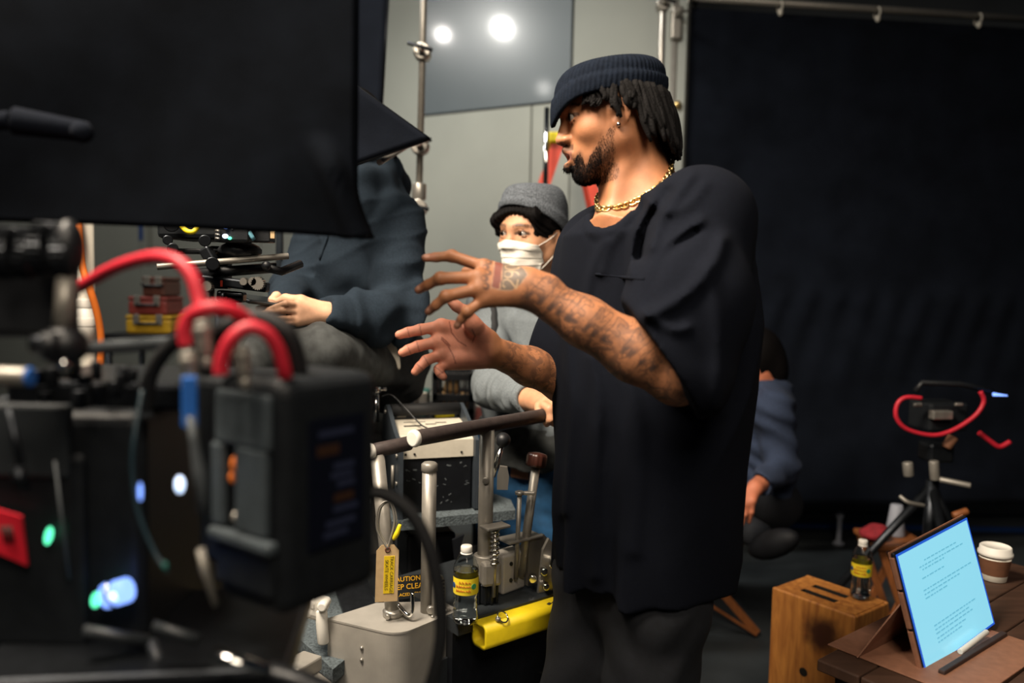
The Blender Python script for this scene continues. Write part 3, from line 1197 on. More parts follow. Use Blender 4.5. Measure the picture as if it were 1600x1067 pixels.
# ================================================================== PEOPLE
def skin_mat(name, tattoo=False):
    m = bpy.data.materials.new(name)
    m.use_nodes = True
    nt = m.node_tree
    N = nt.nodes.new
    Lk = nt.links.new
    b = nt.nodes['Principled BSDF']
    b.inputs['Roughness'].default_value = .56
    b.inputs['Subsurface Weight'].default_value = .06
    b.inputs['Subsurface Radius'].default_value = (.008, .003, .0015)
    at = N('ShaderNodeAttribute')
    at.attribute_name = 'Col'
    tc = N('ShaderNodeTexCoord')
    n = N('ShaderNodeTexNoise')
    n.inputs['Scale'].default_value = 45
    n.inputs['Detail'].default_value = 5
    Lk(tc.outputs['Object'], n.inputs['Vector'])
    mr = N('ShaderNodeMapRange')
    mr.inputs[1].default_value = .3
    mr.inputs[2].default_value = .7
    mr.inputs[3].default_value = .88
    mr.inputs[4].default_value = 1.12
    Lk(n.outputs['Fac'], mr.inputs[0])
    sc = N('ShaderNodeVectorMath')
    sc.operation = 'SCALE'
    Lk(at.outputs['Color'], sc.inputs[0])
    Lk(mr.outputs[0], sc.inputs['Scale'])
    col = sc.outputs[0]

    def attr(nm):
        a = N('ShaderNodeAttribute')
        a.attribute_name = nm
        return a.outputs['Fac']

    def math_(op, a, b_=None, c_=None):
        q = N('ShaderNodeMath')
        q.operation = op
        for i, x in enumerate((a, b_, c_)):
            if x is None:
                continue
            if isinstance(x, (int, float)):
                q.inputs[i].default_value = x
            else:
                Lk(x, q.inputs[i])
        return q.outputs[0]

    def ramp(x, a, b_, lo=0.0, hi=1.0):
        q = N('ShaderNodeMapRange')
        q.interpolation_type = 'SMOOTHSTEP'
        Lk(x, q.inputs[0])
        q.inputs[1].default_value = a
        q.inputs[2].default_value = b_
        q.inputs[3].default_value = lo
        q.inputs[4].default_value = hi
        return q.outputs[0]

    def mix(fac, c0, c1):
        q = N('ShaderNodeMix')
        q.data_type = 'RGBA'
        Lk(fac, q.inputs[0])
        for s_, x in ((6, c0), (7, c1)):
            if isinstance(x, tuple):
                q.inputs[s_].default_value = (*x, 1)
            else:
                Lk(x, q.inputs[s_])
        return q.outputs[2]
    if tattoo:
        # forearm script and scrollwork: u along the arm, v around it
        cx = N('ShaderNodeCombineXYZ')
        Lk(attr('tu'), cx.inputs[0])
        Lk(attr('tv'), cx.inputs[1])
        nz = N('ShaderNodeTexNoise')
        nz.inputs['Scale'].default_value = 42
        nz.inputs['Detail'].default_value = 2
        Lk(cx.outputs[0], nz.inputs['Vector'])
        of = N('ShaderNodeVectorMath')
        of.operation = 'MULTIPLY_ADD'
        Lk(nz.outputs['Color'], of.inputs[0])
        of.inputs[1].default_value = (.030, .030, 0)
        Lk(cx.outputs[0], of.inputs[2])
        # fine scroll lines: bands of a warped noise
        n2 = N('ShaderNodeTexNoise')
        n2.inputs['Scale'].default_value = 70
        n2.inputs['Detail'].default_value = 1
        Lk(of.outputs[0], n2.inputs['Vector'])
        sw = math_('SINE', math_('MULTIPLY', n2.outputs['Fac'], 34.0))
        scroll = ramp(sw, .25, .85)
        vo = N('ShaderNodeTexVoronoi')
        vo.feature = 'DISTANCE_TO_EDGE'
        vo.inputs['Scale'].default_value = 34
        Lk(of.outputs[0], vo.inputs['Vector'])
        cells = ramp(vo.outputs['Distance'], .05, .14, 1.0, 0.0)
        fine = math_('MAXIMUM', math_('MULTIPLY', scroll, .62), math_('MULTIPLY', cells, .7))
        n3 = N('ShaderNodeTexNoise')
        n3.inputs['Scale'].default_value = 26
        Lk(cx.outputs[0], n3.inputs['Vector'])
        fine = math_('MULTIPLY', fine, ramp(n3.outputs['Fac'], .34, .55, .25, 1.0))
        fine = math_('MULTIPLY', fine, attr('tm'))
        col = mix(math_('MULTIPLY', fine, .88), col, (.022, .020, .022))
        # big letter strokes (distance to strokes, interpolated)
        tdw = math_('ADD', attr('td'), math_('MULTIPLY', math_('SUBTRACT', n2.outputs['Fac'], .5), .0055))
        lin_ = math_('MULTIPLY', ramp(tdw, .0028, .0036, 0.0, 1.0), ramp(tdw, .0042, .0052, 1.0, 0.0))
        fill = math_('MULTIPLY', ramp(tdw, .0022, .0034, 1.0, 0.0), ramp(math_('ADD', attr('tl'), math_('MULTIPLY', n3.outputs['Fac'], .030)), .010, .022, 1.0, .12))
        lt = math_('MAXIMUM', math_('MULTIPLY', lin_, .8), fill)
        col = mix(math_('MULTIPLY', lt, .74), col, (.026, .025, .028))
        # the road-shield tattoo on the back of the hand
        col = mix(math_('MULTIPLY', attr('sg'), .78), col, (.052, .072, .066))
        col = mix(math_('MULTIPLY', attr('sr'), .80), col, (.135, .022, .022))
        col = mix(math_('MULTIPLY', attr('sk'), .72), col, (.018, .018, .024))
        col = mix(math_('MULTIPLY', ramp(attr('so'), .5, 1.3, 1.0, 0.0), .55), col, (.38, .27, .18))
        col = mix(math_('MULTIPLY', ramp(attr('sd'), .8, 1.7, 1.0, 0.0), .85), col, (.38, .26, .15))
    Lk(col, b.inputs['Base Color'])
    n5 = N('ShaderNodeTexNoise')
    n5.inputs['Scale'].default_value = 420
    Lk(tc.outputs['Object'], n5.inputs['Vector'])
    bp = N('ShaderNodeBump')
    bp.inputs['Strength'].default_value = .18
    bp.inputs['Distance'].default_value = .0012
    Lk(n5.outputs['Fac'], bp.inputs['Height'])
    Lk(bp.outputs['Normal'], b.inputs['Normal'])
    M[name] = m
    return m


skin_mat('skin_plain')
skin_mat('skin_tattoo', True)
M['eye'] = mat('eye', '#ffffff', .12, attr=True, noise=.02)
M['tee'] = mat('tee', '#0c0f17', .95, noise=.14, nscale=220, bump=.3, bscale=900, spec=.12)
M['knit_navy'] = mat('knit_navy', '#101620', .95, noise=.25, nscale=120, bump=.5, bscale=500, spec=.1)
M['knit_grey'] = mat('knit_grey', '#585d63', .95, noise=.55, nscale=260, bump=.6, bscale=600, spec=.1, detail=2)
M['hair_black'] = mat('hair_black', '#080606', .7, spec=.12, noise=.3, nscale=120)
M['dread'] = mat('dread', '#070505', .85, spec=.25, noise=.4, nscale=160, bump=.8, bscale=420)
M['black_denim'] = mat('black_denim', '#0d1016', .85, noise=.25, nscale=90, bump=.3, bscale=800)
M['blue_denim'] = mat('blue_denim', '#24527a', .85, noise=.32, nscale=26, bump=.35, bscale=900)
M['grey_pants'] = mat('grey_pants', '#3f4242', .85, noise=.3, nscale=40, bump=.3, bscale=700)
M['hoodie'] = mat('hoodie', '#212a33', .95, noise=.16, nscale=200, bump=.4, bscale=900, spec=.12)
M['heather'] = mat('heather', '#6d7478', .95, noise=.24, nscale=420, bump=.4, bscale=900, spec=.12, detail=2)
M['jacket'] = mat('jacket', '#222d42', .9, noise=.2, nscale=140, bump=.4, bscale=600)
M['mask'] = mat('mask', '#e9e4d8', .8, noise=.03, nscale=200, bump=.25, bscale=900)
M['shoe'] = mat('shoe', '#0d0e11', .65, spec=.2, noise=.15)
M['strap'] = mat('strap', '#17191c', .7, noise=.2)


def head_sdf(o, F, U, s, mouth=.3, nose_w=1.0, lip=1.0, jaw=1.0, eyes_open=1.0, ear=0.0, crown=.090):
    F = np.asarray(F, float)
    F /= np.linalg.norm(F)
    U = np.asarray(U, float)
    L = np.cross(U, F)
    L /= np.linalg.norm(L)
    U = np.cross(F, L)
    B = np.stack([F, L, U], 1)
    H = SDF((np.asarray(o, float), B, s))
    H.ell((-.006, 0, .022), (.096, .077, crown))
    H.ell((.026, 0, -.032), (.062, .060, .084), k=.03)
    for sg in (-1, 1):
        H.cap((-.004, sg * .054 * jaw, -.052), (.062, sg * .020, -.099), .017, .014, k=.03)
        H.cap((-.002, sg * .058, -.01), (-.004, sg * .054 * jaw, -.05), .018, .017, k=.03)
        H.ell((.049, sg * .040, -.030), (.023, .0205, .018), k=.025)
    H.cap((.068, -.008, -.102), (.068, .008, -.102), .017, k=.02)
    H.cap((.083, -.034, .017), (.088, 0, .019), .0085, .009, k=.014)
    H.cap((.088, 0, .019), (.083, .034, .017), .009, .0085, k=.014)
    for sg in (-1, 1):
        H.ell((.096, sg * .036, .001), (.017, .0175, .0125), k=.014, mode='s')
    H.ell((.069, 0, -.068), (.029, .034, .030), k=.018)
    # nose
    H.cap((.090, 0, .006), (.0965, 0, -.018), .0075, .0085, k=.012)
    H.cap((.0965, 0, -.018), (.104, 0, -.034), .0085, .0108, k=.008)
    for sg in (-1, 1):
        H.ell((.095, sg * .0135 * nose_w, -.037), (.0115, .0085 * nose_w, .0085), k=.008)
        H.ell((.100, sg * .0075 * nose_w, -.0465), (.0055, .0042, .0045), k=.004, mode='s')
    # lids
    for sg in (-1, 1):
        H.ell((.0775, sg * .031, .0), (.0142, .0150, .0135), k=.006)
    op = .0050 * eyes_open
    for sg in (-1, 1):
        H.ell((.090, sg * .0330, -.0005), (.016, .0140, op), k=.002, mode='s')
        H.ell((.0775, sg * .031, .0), (.0124,) * 3, k=.001, mode='s')
    # lips
    g = .004 * mouth
    r = .0062 * lip
    for sg in (-1, 1):
        H.cap((.0968, sg * .004, -.0615 + g), (.0880, sg * .023, -.0665), r, r * .55, k=.005)
        H.cap((.0965, 0, -.0765 - g * 1.6), (.0875, sg * .021, -.069 - g * .6), r * 1.12, r * .55, k=.005)
    H.ell((.100, 0, -.069 - g * .3), (.024, .0185, .0013 + g * .9), k=.003, mode='s')
    H.cap((.088, -.012, -.088 - g), (.088, .012, -.088 - g), .003, k=.006, mode='s')
    # ears
    for sg in (-1, 1):
        E_ = ear
        Re = rotm('Z', -sg * 28) @ rotm('Y', 10)
        H.ell((-.010 + E_, sg * .079, -.008 + E_), (.0175, .0055, .031), Re, k=.006)
        H.ell((-.004 + E_, sg * .0835, -.005 + E_), (.0095, .0040, .017), Re, k=.004, mode='s')
        H.ell((.005 + E_, sg * .0765, -.012 + E_), (.005, .005, .008), k=.004)
        H.ell((-.002 + E_, sg * .076, -.034 + E_), (.009, .0055, .009), k=.005)
    return H, B


def to_local(v, o, B, s):
    return ((v - o) @ B) / s


def eyeballs(T, o, B, s, look, iris='#1a0f08', parent=None):
    for sg in (-1, 1):
        c = np.asarray(o) + s * (B @ np.array([.0775, sg * .031, 0]))
        d = B @ np.asarray(look, float)
        d = d / np.linalg.norm(d)
        x, y, z = basis(d)
        v, f = [], []
        n, m_ = 24, 16
        mb = MB().sphere((0, 0, 0), .0121 * s, n, m_)
        V = np.array(mb.v)
        col = np.zeros((len(V), 3))
        ang = np.degrees(np.arccos(np.clip(V[:, 2] / (.0121 * s), -1, 1)))
        col[:] = lin('#968e86')
        col[ang < 35] = lin(iris)
        col[ang < 14] = (.004, .004, .004)
        W_ = c + V @ np.stack([x, y, z], 1).T
        me = bpy.data.meshes.new('eyeball')
        me.from_pydata([tuple(q) for q in (W_ - T.loc)], [], mb.f)
        me.polygons.foreach_set('use_smooth', [True] * len(mb.f))
        a = me.color_attributes.new('Col', 'FLOAT_COLOR', 'POINT')
        a.data.foreach_set('color', np.hstack([col, np.ones((len(V), 1))]).astype(np.float32).ravel())
        me.materials.append(M['eye'])
        ob = bpy.data.objects.new('eyeball', me)
        COL.objects.link(ob)
        ob.parent = parent or T.o


def strands(roots, dirs, length, r, n=3, seg=4, grav=0.0, curl=0.0, taper=.9):
    mb = MB()
    for q, d in zip(roots, dirs):
        d = np.asarray(d, float)
        L = length * random.uniform(.7, 1.25)
        pts = [np.asarray(q, float)]
        ph = random.uniform(0, 6)
        for i in range(seg):
            d = d + np.array([0, 0, -grav]) + curl * np.array([sin(ph + i * 2.1), cos(ph + i * 1.7), sin(ph * 2 + i)])
            d /= np.linalg.norm(d)
            pts.append(pts[-1] + d * L / seg)
        mb.tube(pts, [r * (1 - taper * i / seg) for i in range(seg + 1)], n, cap=False)
    return mb


def surf_normal(S, p, e=.002):
    p = np.asarray(p, float)
    pts = np.array([p + (e, 0, 0), p - (e, 0, 0), p + (0, e, 0), p - (0, e, 0), p + (0, 0, e), p - (0, 0, e)])
    v = S.eval(pts)
    n = np.array([v[0] - v[1], v[2] - v[3], v[4] - v[5]])
    return n / (np.linalg.norm(n) + 1e-9)


def beanie(o, B, s, rim, c0=(-.004, 0), rx=.099, ry=.084, top=.116, ribs=80, cuff=.45, amp=.0011, back=0.0, fold=.009, shape=2.0, tilt=0.0):
    """rim(phi)->z of the hat's lower edge; phi=0 is forward"""
    prof = [(.965, .02), (.985, .0), (1.03, -.01), (1.055, .05), (1.06, .2), (1.06, cuff * .7), (1.045, cuff), (1.005, cuff + .02)]
    k = 12
    for i in range(1, k + 1):
        t = i / k
        prof.append((None, t))
    n = 320
    V = []
    for j, (rf, h) in enumerate(prof):
        for i in range(n):
            ph = 2 * pi * i / n
            zr = rim(ph)
            if rf is None:
                hh = cuff + .02 + (1 - cuff - .02) * sin(h * pi / 2)
                q = (max(0, 1 - h ** shape)) ** .5 if h < 1 else 0
                rr = q * 1.0
                infl = 1.0
            else:
                hh = h
                rr = rf
            zc = zr + (top - zr) * hh
            rib = amp * cos(ribs * ph) * (1 if rr > .2 else 0)
            bk = back * max(0, -cos(ph)) * (1 - abs(2 * hh - 1) ** 2 if 0 <= hh <= 1 else 0)
            x = c0[0] + (rx * rr + rib + bk) * cos(ph) + tilt * hh
            y = c0[1] + (ry * rr + rib) * sin(ph)
            V.append((x, y, zc))
    V = np.array(V)
    f = []
    for j in range(len(prof) - 1):
        for i in range(n):
            i2 = (i + 1) % n
            f.append((j * n + i, j * n + i2, (j + 1) * n + i2, (j + 1) * n + i))
    Wd = np.asarray(o) + s * (V @ B.T)
    mb = MB()
    mb.add(Wd, f, True)
    return mb


def finger(S, pts, rs, k=.004):
    S.chain(pts, rs, k=k)


# ------------------------------------------------------------------ the speaking man in the black tee
A = Thing('person', 'man in a dark beanie and oversized black tee gesturing with tattooed hands', 'person', (.26, 1.54, 0))
HO = P(956, 181, 1.52)
hF = np.array([-.987, -.06, -.15])
HS, HB = head_sdf(HO, hF, (-.03, 0, 1), .97, mouth=1.6, nose_w=1.15, lip=1.2, jaw=1.0, ear=.008, eyes_open=1.2, crown=.072)
body = SDF()
body.sub(HS, k=.02)


def hl(x, y, z):
    return HO + .97 * (HB @ np.array([x, y, z]))


nb = P(1003, 330, 1.54)
body.cap(hl(-.022, 0, -.045), P(1000, 290, 1.53), .056, .060, k=.03)
body.cap(P(1000, 290, 1.53), nb, .060, .07, k=.03)
body.cap(hl(-.004, .0, -.085), P(978, 310, 1.515), .034, .043, k=.02)          # throat
body.cap(hl(-.02, .035, -.06), P(955, 335, 1.47), .017, .014, k=.02)          # neck tendon
Fb = np.array([-.8, -.6])
Lb = np.array([.6, -.8])
Cb = np.array([.262, 1.545])
SL = P(1096, 332, 1.375)
SR = P(936, 388, 1.68)
body.cap(P(1003, 335, 1.54), SL + np.array([0, 0, -.03]), .060, .048, k=.05)
body.cap(P(1003, 335, 1.54), SR + np.array([0, 0, -.03]), .060, .046, k=.05)
body.loft([.72, .95, 1.12, 1.3, 1.42, 1.5], [Cb[0]] * 4 + [Cb[0] - .014, Cb[0] - .026], [Cb[1]] * 4 + [Cb[1] - .010, Cb[1] - .02], [.10, .10, .10, .115, .118, .095], [.15, .15, .15, .18, .19, .12], Fb, k=.05)
# left arm (near)
EL = P(1058, 588, 1.27)
WL = P(822, 449, 1.25)
body.chain([SL, EL], [.056, .044], k=.03)
dA = (WL - EL)
body.chain([EL, EL + dA * .28, EL + dA * .62, WL], [.043, .0465, .0375, .0275], k=.02, flat=(np.array([0, 1, 0]), .92))
# left hand: joints read off the photograph, with depths
lh = {
    'i': [P(756, 417, 1.262), P(706, 400, 1.285), P(681, 402, 1.285), P(665, 403, 1.28)],
    'm': [P(748, 433, 1.24), P(688, 435, 1.235), P(669, 444.5, 1.245), P(654, 453, 1.255)],
    'r': [P(749, 451, 1.232), P(697, 463, 1.215), P(681, 477, 1.22), P(670, 487, 1.23)],
    'p': [P(757, 468, 1.235), P(730, 487, 1.22), P(721, 498, 1.225), P(714, 509, 1.23)],
}
rad = {'i': [.0098, .0092, .0076, .0066], 'm': [.0102, .0094, .0078, .0068], 'r': [.0098, .009, .0074, .0064], 'p': [.0094, .0080, .0066, .0058]}
wr0 = WL + dA / np.linalg.norm(dA) * .004
for kf, yw in (('i', -8), ('m', -3), ('r', 4), ('p', 10)):
    base = WL + np.array([.004, 0, 0]) + (P(822, 449 + yw * 1.3, 1.25) - WL)
    body.cap(base, lh[kf][0], .0165, .0128, k=.014)
    finger(body, lh[kf], rad[kf])
    body.ell(lh[kf][0] + np.array([0, -.004, .0]), (.010, .0095, .010), k=.008)
    body.ell(lh[kf][1], (rad[kf][1] * 1.09,) * 3, k=.004)
# thumb of the left hand, behind the palm
tl_ = [WL + np.array([-.015, .012, .008]), P(786, 430, 1.30), P(752, 425, 1.345), P(728, 424, 1.365)]
body.chain(tl_, [.017, .0145, .0105, .0082], k=.008)
body.cap(WL, WL + np.array([.03, 0, -.006]), .028, .029, k=.012, flat=(np.array([0, 1, 0]), .8))
# right arm (far)
ER = P(925, 612, 1.70)
WR = P(768, 548, 1.50)
body.chain([SR, ER], [.055, .044], k=.03)
dR = WR - ER
body.chain([ER, ER + dR * .3, ER + dR * .65, WR], [.043, .045, .036, .0275], k=.02)
rh = {
    'i': [P(690, 509, 1.478), P(657, 515, 1.47), P(638, 519, 1.465), P(624, 523, 1.46)],
    'm': [P(686, 533, 1.475), P(653, 541, 1.46), P(639, 546, 1.455), P(629, 551, 1.455)],
    'r': [P(691, 553, 1.475), P(666, 563, 1.455), P(656, 573, 1.448), P(649, 581, 1.448)],
    'p': [P(702, 566, 1.48), P(685, 577, 1.46), P(688, 584, 1.452), P(693, 589, 1.448)],
}
radr = {'i': [.0108, .0104, .0092, .0082], 'm': [.0108, .0103, .0092, .0082], 'r': [.0104, .0098, .0086, .0078], 'p': [.0098, .0088, .0076, .0070]}
for kf, yw in (('i', -16), ('m', -6), ('r', 5), ('p', 14)):
    base = P(762, 547 + yw * .95, 1.505)
    body.cap(base, rh[kf][0], .0165, .0145, k=.014)
    finger(body, rh[kf], radr[kf])
    body.ell(rh[kf][0] + np.array([.0, -.004, 0]), (.011, .009, .010), k=.008)
body.ell(P(722, 537, 1.498), (.044, .016, .040), k=.02)
body.cap(P(752, 560, 1.495), P(712, 563, 1.475), .0155, .0125, k=.012)       # heel below the little finger
body.cap(P(760, 530, 1.49), P(738, 506, 1.462), .020, .016, k=.014)          # thumb mound
body.chain([P(742, 510, 1.462), P(727, 487, 1.455), P(713, 478, 1.45), P(706, 473, 1.448)], [.0148, .0112, .0095, .0082], k=.006)
bv, bq = net(body, .0021)

# colours painted per vertex: skin, lips, brows, beard stubble, palms, nails
X = to_local(bv, HO, HB, .97)
base = np.array(lin('#a56e4b'))
col = np.tile(base, (len(bv), 1))
headm = (X[:, 2] > -.16) & (np.abs(X[:, 0]) < .16) & (np.abs(X[:, 1]) < .11)
nz1 = wob(bv, 160, 1)
nz2 = wob(bv, 420, 2)
nz3 = wob(bv, 60, 3)


def paint(mask, c, amt=1.0):
    w = (np.clip(mask, 0, 1) * amt)[:, None]
    col[:] = col * (1 - w) + np.asarray(c) * w


x_, y_, z_ = X[:, 0], X[:, 1], X[:, 2]
# reddish palm side of the right hand and the fingers' undersides
pxv, pyv = proj(bv)
rhm = (bv[:, 1] > 1.40) & (pxv < 775) & (pyv > 455) & (bv[:, 2] < 1.40)
pal = rhm & (bv[:, 1] < 1.50)
paint(sstep(775, 755, pxv) * rhm * sstep(1.515, 1.50, bv[:, 1]), lin('#dc9278'), .88)
# palm creases
for cr in ([(702, 503), (706, 520), (716, 533), (728, 540)], [(690, 530), (700, 540), (708, 555), (712, 568)], [(690, 527), (697, 533), (703, 540)],
           [(738, 515), (742, 525), (738, 535)]):
    d = segdist(pxv, pyv, cr)
    paint(sstep(1.5, .4, d) * pal, lin('#7d3f33'), .8)
for kf in ('i', 'm', 'r', 'p'):
    for j in (1, 2):
        a = np.array(proj(rh[kf][j])).ravel()
        t = np.array(proj(rh[kf][j + 1])).ravel() - np.array(proj(rh[kf][j - 1])).ravel()
        t /= np.linalg.norm(t)
        nrm = np.array([-t[1], t[0]])
        d = segdist(pxv, pyv, [tuple(a - nrm * 9), tuple(a + nrm * 9)])
        paint(sstep(1.3, .3, d) * pal, lin('#86463a'), .7)
# fingertips and nails of the left hand
for kf in ('i', 'm', 'r', 'p'):
    d = np.linalg.norm(bv - lh[kf][3], axis=1)
    paint(sstep(.024, .010, d), lin('#b4775c'), .7)
    nd = lh[kf][3] + np.array([.002, -.0055, .0035])
    d = np.linalg.norm((bv - nd) * (1, 1, 1.3), axis=1)
    paint(sstep(.0058, .0040, d), lin('#d8a48c'), .9)
    d = np.linalg.norm(bv - lh[kf][1], axis=1)
    paint(sstep(.013, .006, d) * (nz2 > -.1), lin('#7d4d35'), .45)
lipm = headm & (x_ > .080) & (np.abs(y_) < .026)
paint(sstep(.010, .006, np.abs(z_ + .0655 + .004)) * lipm * sstep(.084, .089, x_), lin('#7a4a42'), .8)
paint(((np.abs(z_ + .071) < .0065) & lipm & (x_ < .0885)).astype(float), lin('#2a1212'), .9)
# brows
bz = .0225 - 1.2 * (np.abs(y_) - .03) ** 2 / .03 * .25
bm_ = headm & (x_ > .045) & (np.abs(y_) > .011) & (np.abs(y_) < .052)
paint(sstep(.0055, .002, np.abs(z_ - bz)) * bm_ * sstep(-.5, .2, nz2), lin('#1c110c'), .9)
# lash line
ld_ = np.sqrt(((np.abs(y_) - .0315) / .0150) ** 2 + ((z_ - .0005) / .0068) ** 2)
paint(sstep(.35, .15, np.abs(ld_ - 1.0)) * (x_ > .07) * headm * (z_ > -.002), lin('#1c100c'), .75)
# beard: jaw, chin, moustache, fading up the cheek into patches
lineup = np.interp(x_, [-.02, .006, .02, .045, .07, .085, .10], [.010, -.002, -.020, -.052, -.066, -.062, -.060])
bd = sstep(.006, -.022, z_ - lineup + nz1 * .012 + nz3 * .008)
fr_ = sstep(.004, .028, x_ + nz1 * .006) * sstep(-.138, -.116, z_ + .15 * np.clip(.06 - x_, 0, 1) * .35)
mus = sstep(.008, .004, np.abs(z_ + .0535 + .12 * np.abs(y_) * .25)) * (np.abs(y_) < .028) * (x_ > .078)
notlip = 1 - sstep(.0125, .0105, np.abs(z_ + .069)) * (np.abs(y_) < .024) * (x_ > .082)
beard = np.clip(bd * fr_ * headm * notlip * sstep(.0, .008, x_ + .012), 0, 1)
chinw = sstep(.045, .075, x_)
stub = np.clip(beard * (.55 + .45 * chinw) * (.75 + .5 * sstep(-.3, .5, nz2)) + mus * .75 * headm, 0, 1)
paint(stub, lin('#181010'), .93)
# darker, redder ear and neck tint
attrs = {}
# forearm tattoo coordinates
la = np.linalg.norm(dA)
ta = dA / la
rel = bv - EL
u = rel @ ta
ax1 = np.cross(ta, [0, 1, 0])
ax1 /= np.linalg.norm(ax1)
ax2 = np.cross(ta, ax1)
rad_ = rel - u[:, None] * ta
ang = np.arctan2(rad_ @ ax1, rad_ @ ax2)
lm = (u > -.02) & (u < la + .012) & (np.linalg.norm(rad_, axis=1) < .075) & (bv[:, 1] < 1.42)
laR = np.linalg.norm(dR)
tR = dR / laR
relR = bv - ER
uR = relR @ tR
b1 = np.cross(tR, [0, 1, 0])
b1 /= np.linalg.norm(b1)
b2 = np.cross(tR, b1)
radR = relR - uR[:, None] * tR
angR = np.arctan2(radR @ b1, radR @ b2)
rm = (uR > -.02) & (uR < laR - .004) & (np.linalg.norm(radR, axis=1) < .075) & (bv[:, 1] > 1.47) & (pxv < 960)
tu = np.where(lm, u, np.where(rm, uR + .7, 0))
tv = np.where(lm, ang * .04, np.where(rm, angR * .04, 0))
tm = np.where(lm, sstep(la + .012, la - .004, u), np.where(rm, .85 * sstep(laR - .004, laR - .02, uR), 0.0))
# tall letter strokes along the upper side of the left forearm
td = np.full(len(bv), .05)
# v coordinate across the arm as seen from the side: height above the arm axis
hgt = rad_ @ (np.cross([0, 1, 0], ta) * np.sign(np.cross([0, 1, 0], ta)[2]))
front = lm & (bv[:, 1] < EL[1] + .012)
L_ = []
x0 = .070
glyphs = ['M', 'H', 'E', 'N', 'E', 'W', 'M']
seg = {'H': [[(0, 0), (0, 1)], [(.7, 0), (.7, 1)], [(0, .5), (.7, .5)]],
       'E': [[(0, 0), (0, 1)], [(0, 1), (.6, .95)], [(0, .5), (.5, .5)], [(0, 0), (.6, .05)]],
       'N': [[(0, 0), (0, 1)], [(0, 1), (.7, 0)], [(.7, 0), (.7, 1)]],
       'W': [[(0, 1), (.2, 0)], [(.2, 0), (.45, .8)], [(.45, .8), (.7, 0)], [(.7, 0), (.95, 1)]],
       'M': [[(0, 0), (.15, 1)], [(.15, 1), (.45, .3)], [(.45, .3), (.8, 1)], [(.8, 1), (.95, 0)]]}
gx = la - .012
for g in glyphs:
    wdt = .021 * (1.3 if g in 'WM' else 1.0)
    for st_ in seg[g]:
        L_.append([(gx - q[0] * .021 - (q[1] - .5) * .010, -.010 + q[1] * .040) for q in st_])
    gx -= wdt + .0105
for ln in L_:
    td = np.minimum(td, np.where(front, segdist(u, hgt, ln), .05))
attrs.update(tu=tu, tv=tv, tm=tm * np.where(lm & (hgt > -.010) & (td < .02), .72, 1.0), td=td, tl=hgt)
# shield tattoo on the back of the left hand, in its own plane coordinates (1 unit is about 1 mm)
e1 = (lh['m'][0] - WL)
e1 = e1 / np.linalg.norm(e1)
e2 = lh['i'][0] - lh['p'][0]
e2 = e2 - e1 * (e2 @ e1)
e2 /= np.linalg.norm(e2)
e3 = np.cross(e1, e2)
relH = bv - WL
hu = relH @ e1 * 1000          # wrist -> knuckles
hv = relH @ e2 * 1000          # little finger side -> index side
hn = relH @ e3
if e3[1] > 0:
    hn = -hn
backside = (hn > .000) & (hu > -8) & (hu < 90) & (np.abs(hv) < 45) & (bv[:, 1] < 1.33)
bs = backside.astype(float)
# outline: shield pointing to the wrist; numbers read along +hv
top_u, bot_u = 56, 5
half = np.interp(hu, [bot_u, 14, 24, 40, top_u], [0, 17, 25, 27, 26])
cv = 6.0
inside = (np.abs(hv - cv) < half) & (hu > bot_u) & (hu < top_u)
attrs['sr'] = (inside & (hu > 43.5)).astype(float) * bs
attrs['sg'] = (inside & (hu <= 42)).astype(float) * bs
outl = [(bot_u, cv), (14, cv - 17), (24, cv - 25), (40, cv - 27), (top_u, cv - 26), (top_u, cv + 26), (40, cv + 27), (24, cv + 25), (14, cv + 17), (bot_u, cv)]
so = np.minimum(segdist(hu, hv, outl), segdist(hu, hv, [(43, cv - 27), (43, cv + 27)]))
attrs['so'] = np.where(backside, so, 20)


def digit(ch, v0, w=12.5, u0=18.0, h=22.0):
    """strokes of a digit; right is +hv, up is +hu"""
    S_ = {'2': [(0, .78), (.12, .95), (.5, 1), (.88, .92), (1, .72), (.85, .5), (.4, .25), (0, 0), (1, 0)],
          '9': [(1, .70), (.8, .48), (.45, .42), (.1, .52), (0, .74), (.15, .94), (.5, 1), (.85, .94), (1, .72), (.95, .4), (.75, .12), (.4, 0)],
          '0': [(.5, 1), (.12, .88), (0, .5), (.12, .12), (.5, 0), (.88, .12), (1, .5), (.88, .88), (.5, 1)]}[ch]
    return [(u0 + q[1] * h, v0 + q[0] * w) for q in S_]


sd = np.minimum(np.minimum(segdist(hu, hv, digit('2', cv - 22)), segdist(hu, hv, digit('9', cv - 6))), segdist(hu, hv, digit('0', cv + 10, 11.0)))
attrs['sd'] = np.where(backside & (hu < 41), sd, 20)
sk = np.zeros(len(bv))
for i in range(5):
    c_ = (64 + (i % 2) * 4, cv - 26 + i * 12)
    sk = np.maximum(sk, sstep(7.5, 4.5, np.hypot(hu - c_[0], hv - c_[1])) * sstep(2.2, 4.0, np.hypot(hu - c_[0] - 2, hv - c_[1])))
attrs['sk'] = sk * bs * (hu > 58.5)
attrs['Col'] = col
bodyo = A.part('body', (bv, bq, attrs), 'skin_tattoo')
eyeballs(A, HO, HB, .97, (1, .06, .02))
# earring
ep = hl(.007, .0835, -.032)
A.part('earring', MB().sphere(ep, .0042, 12, 8), 'chrome', label='small round silver earring')

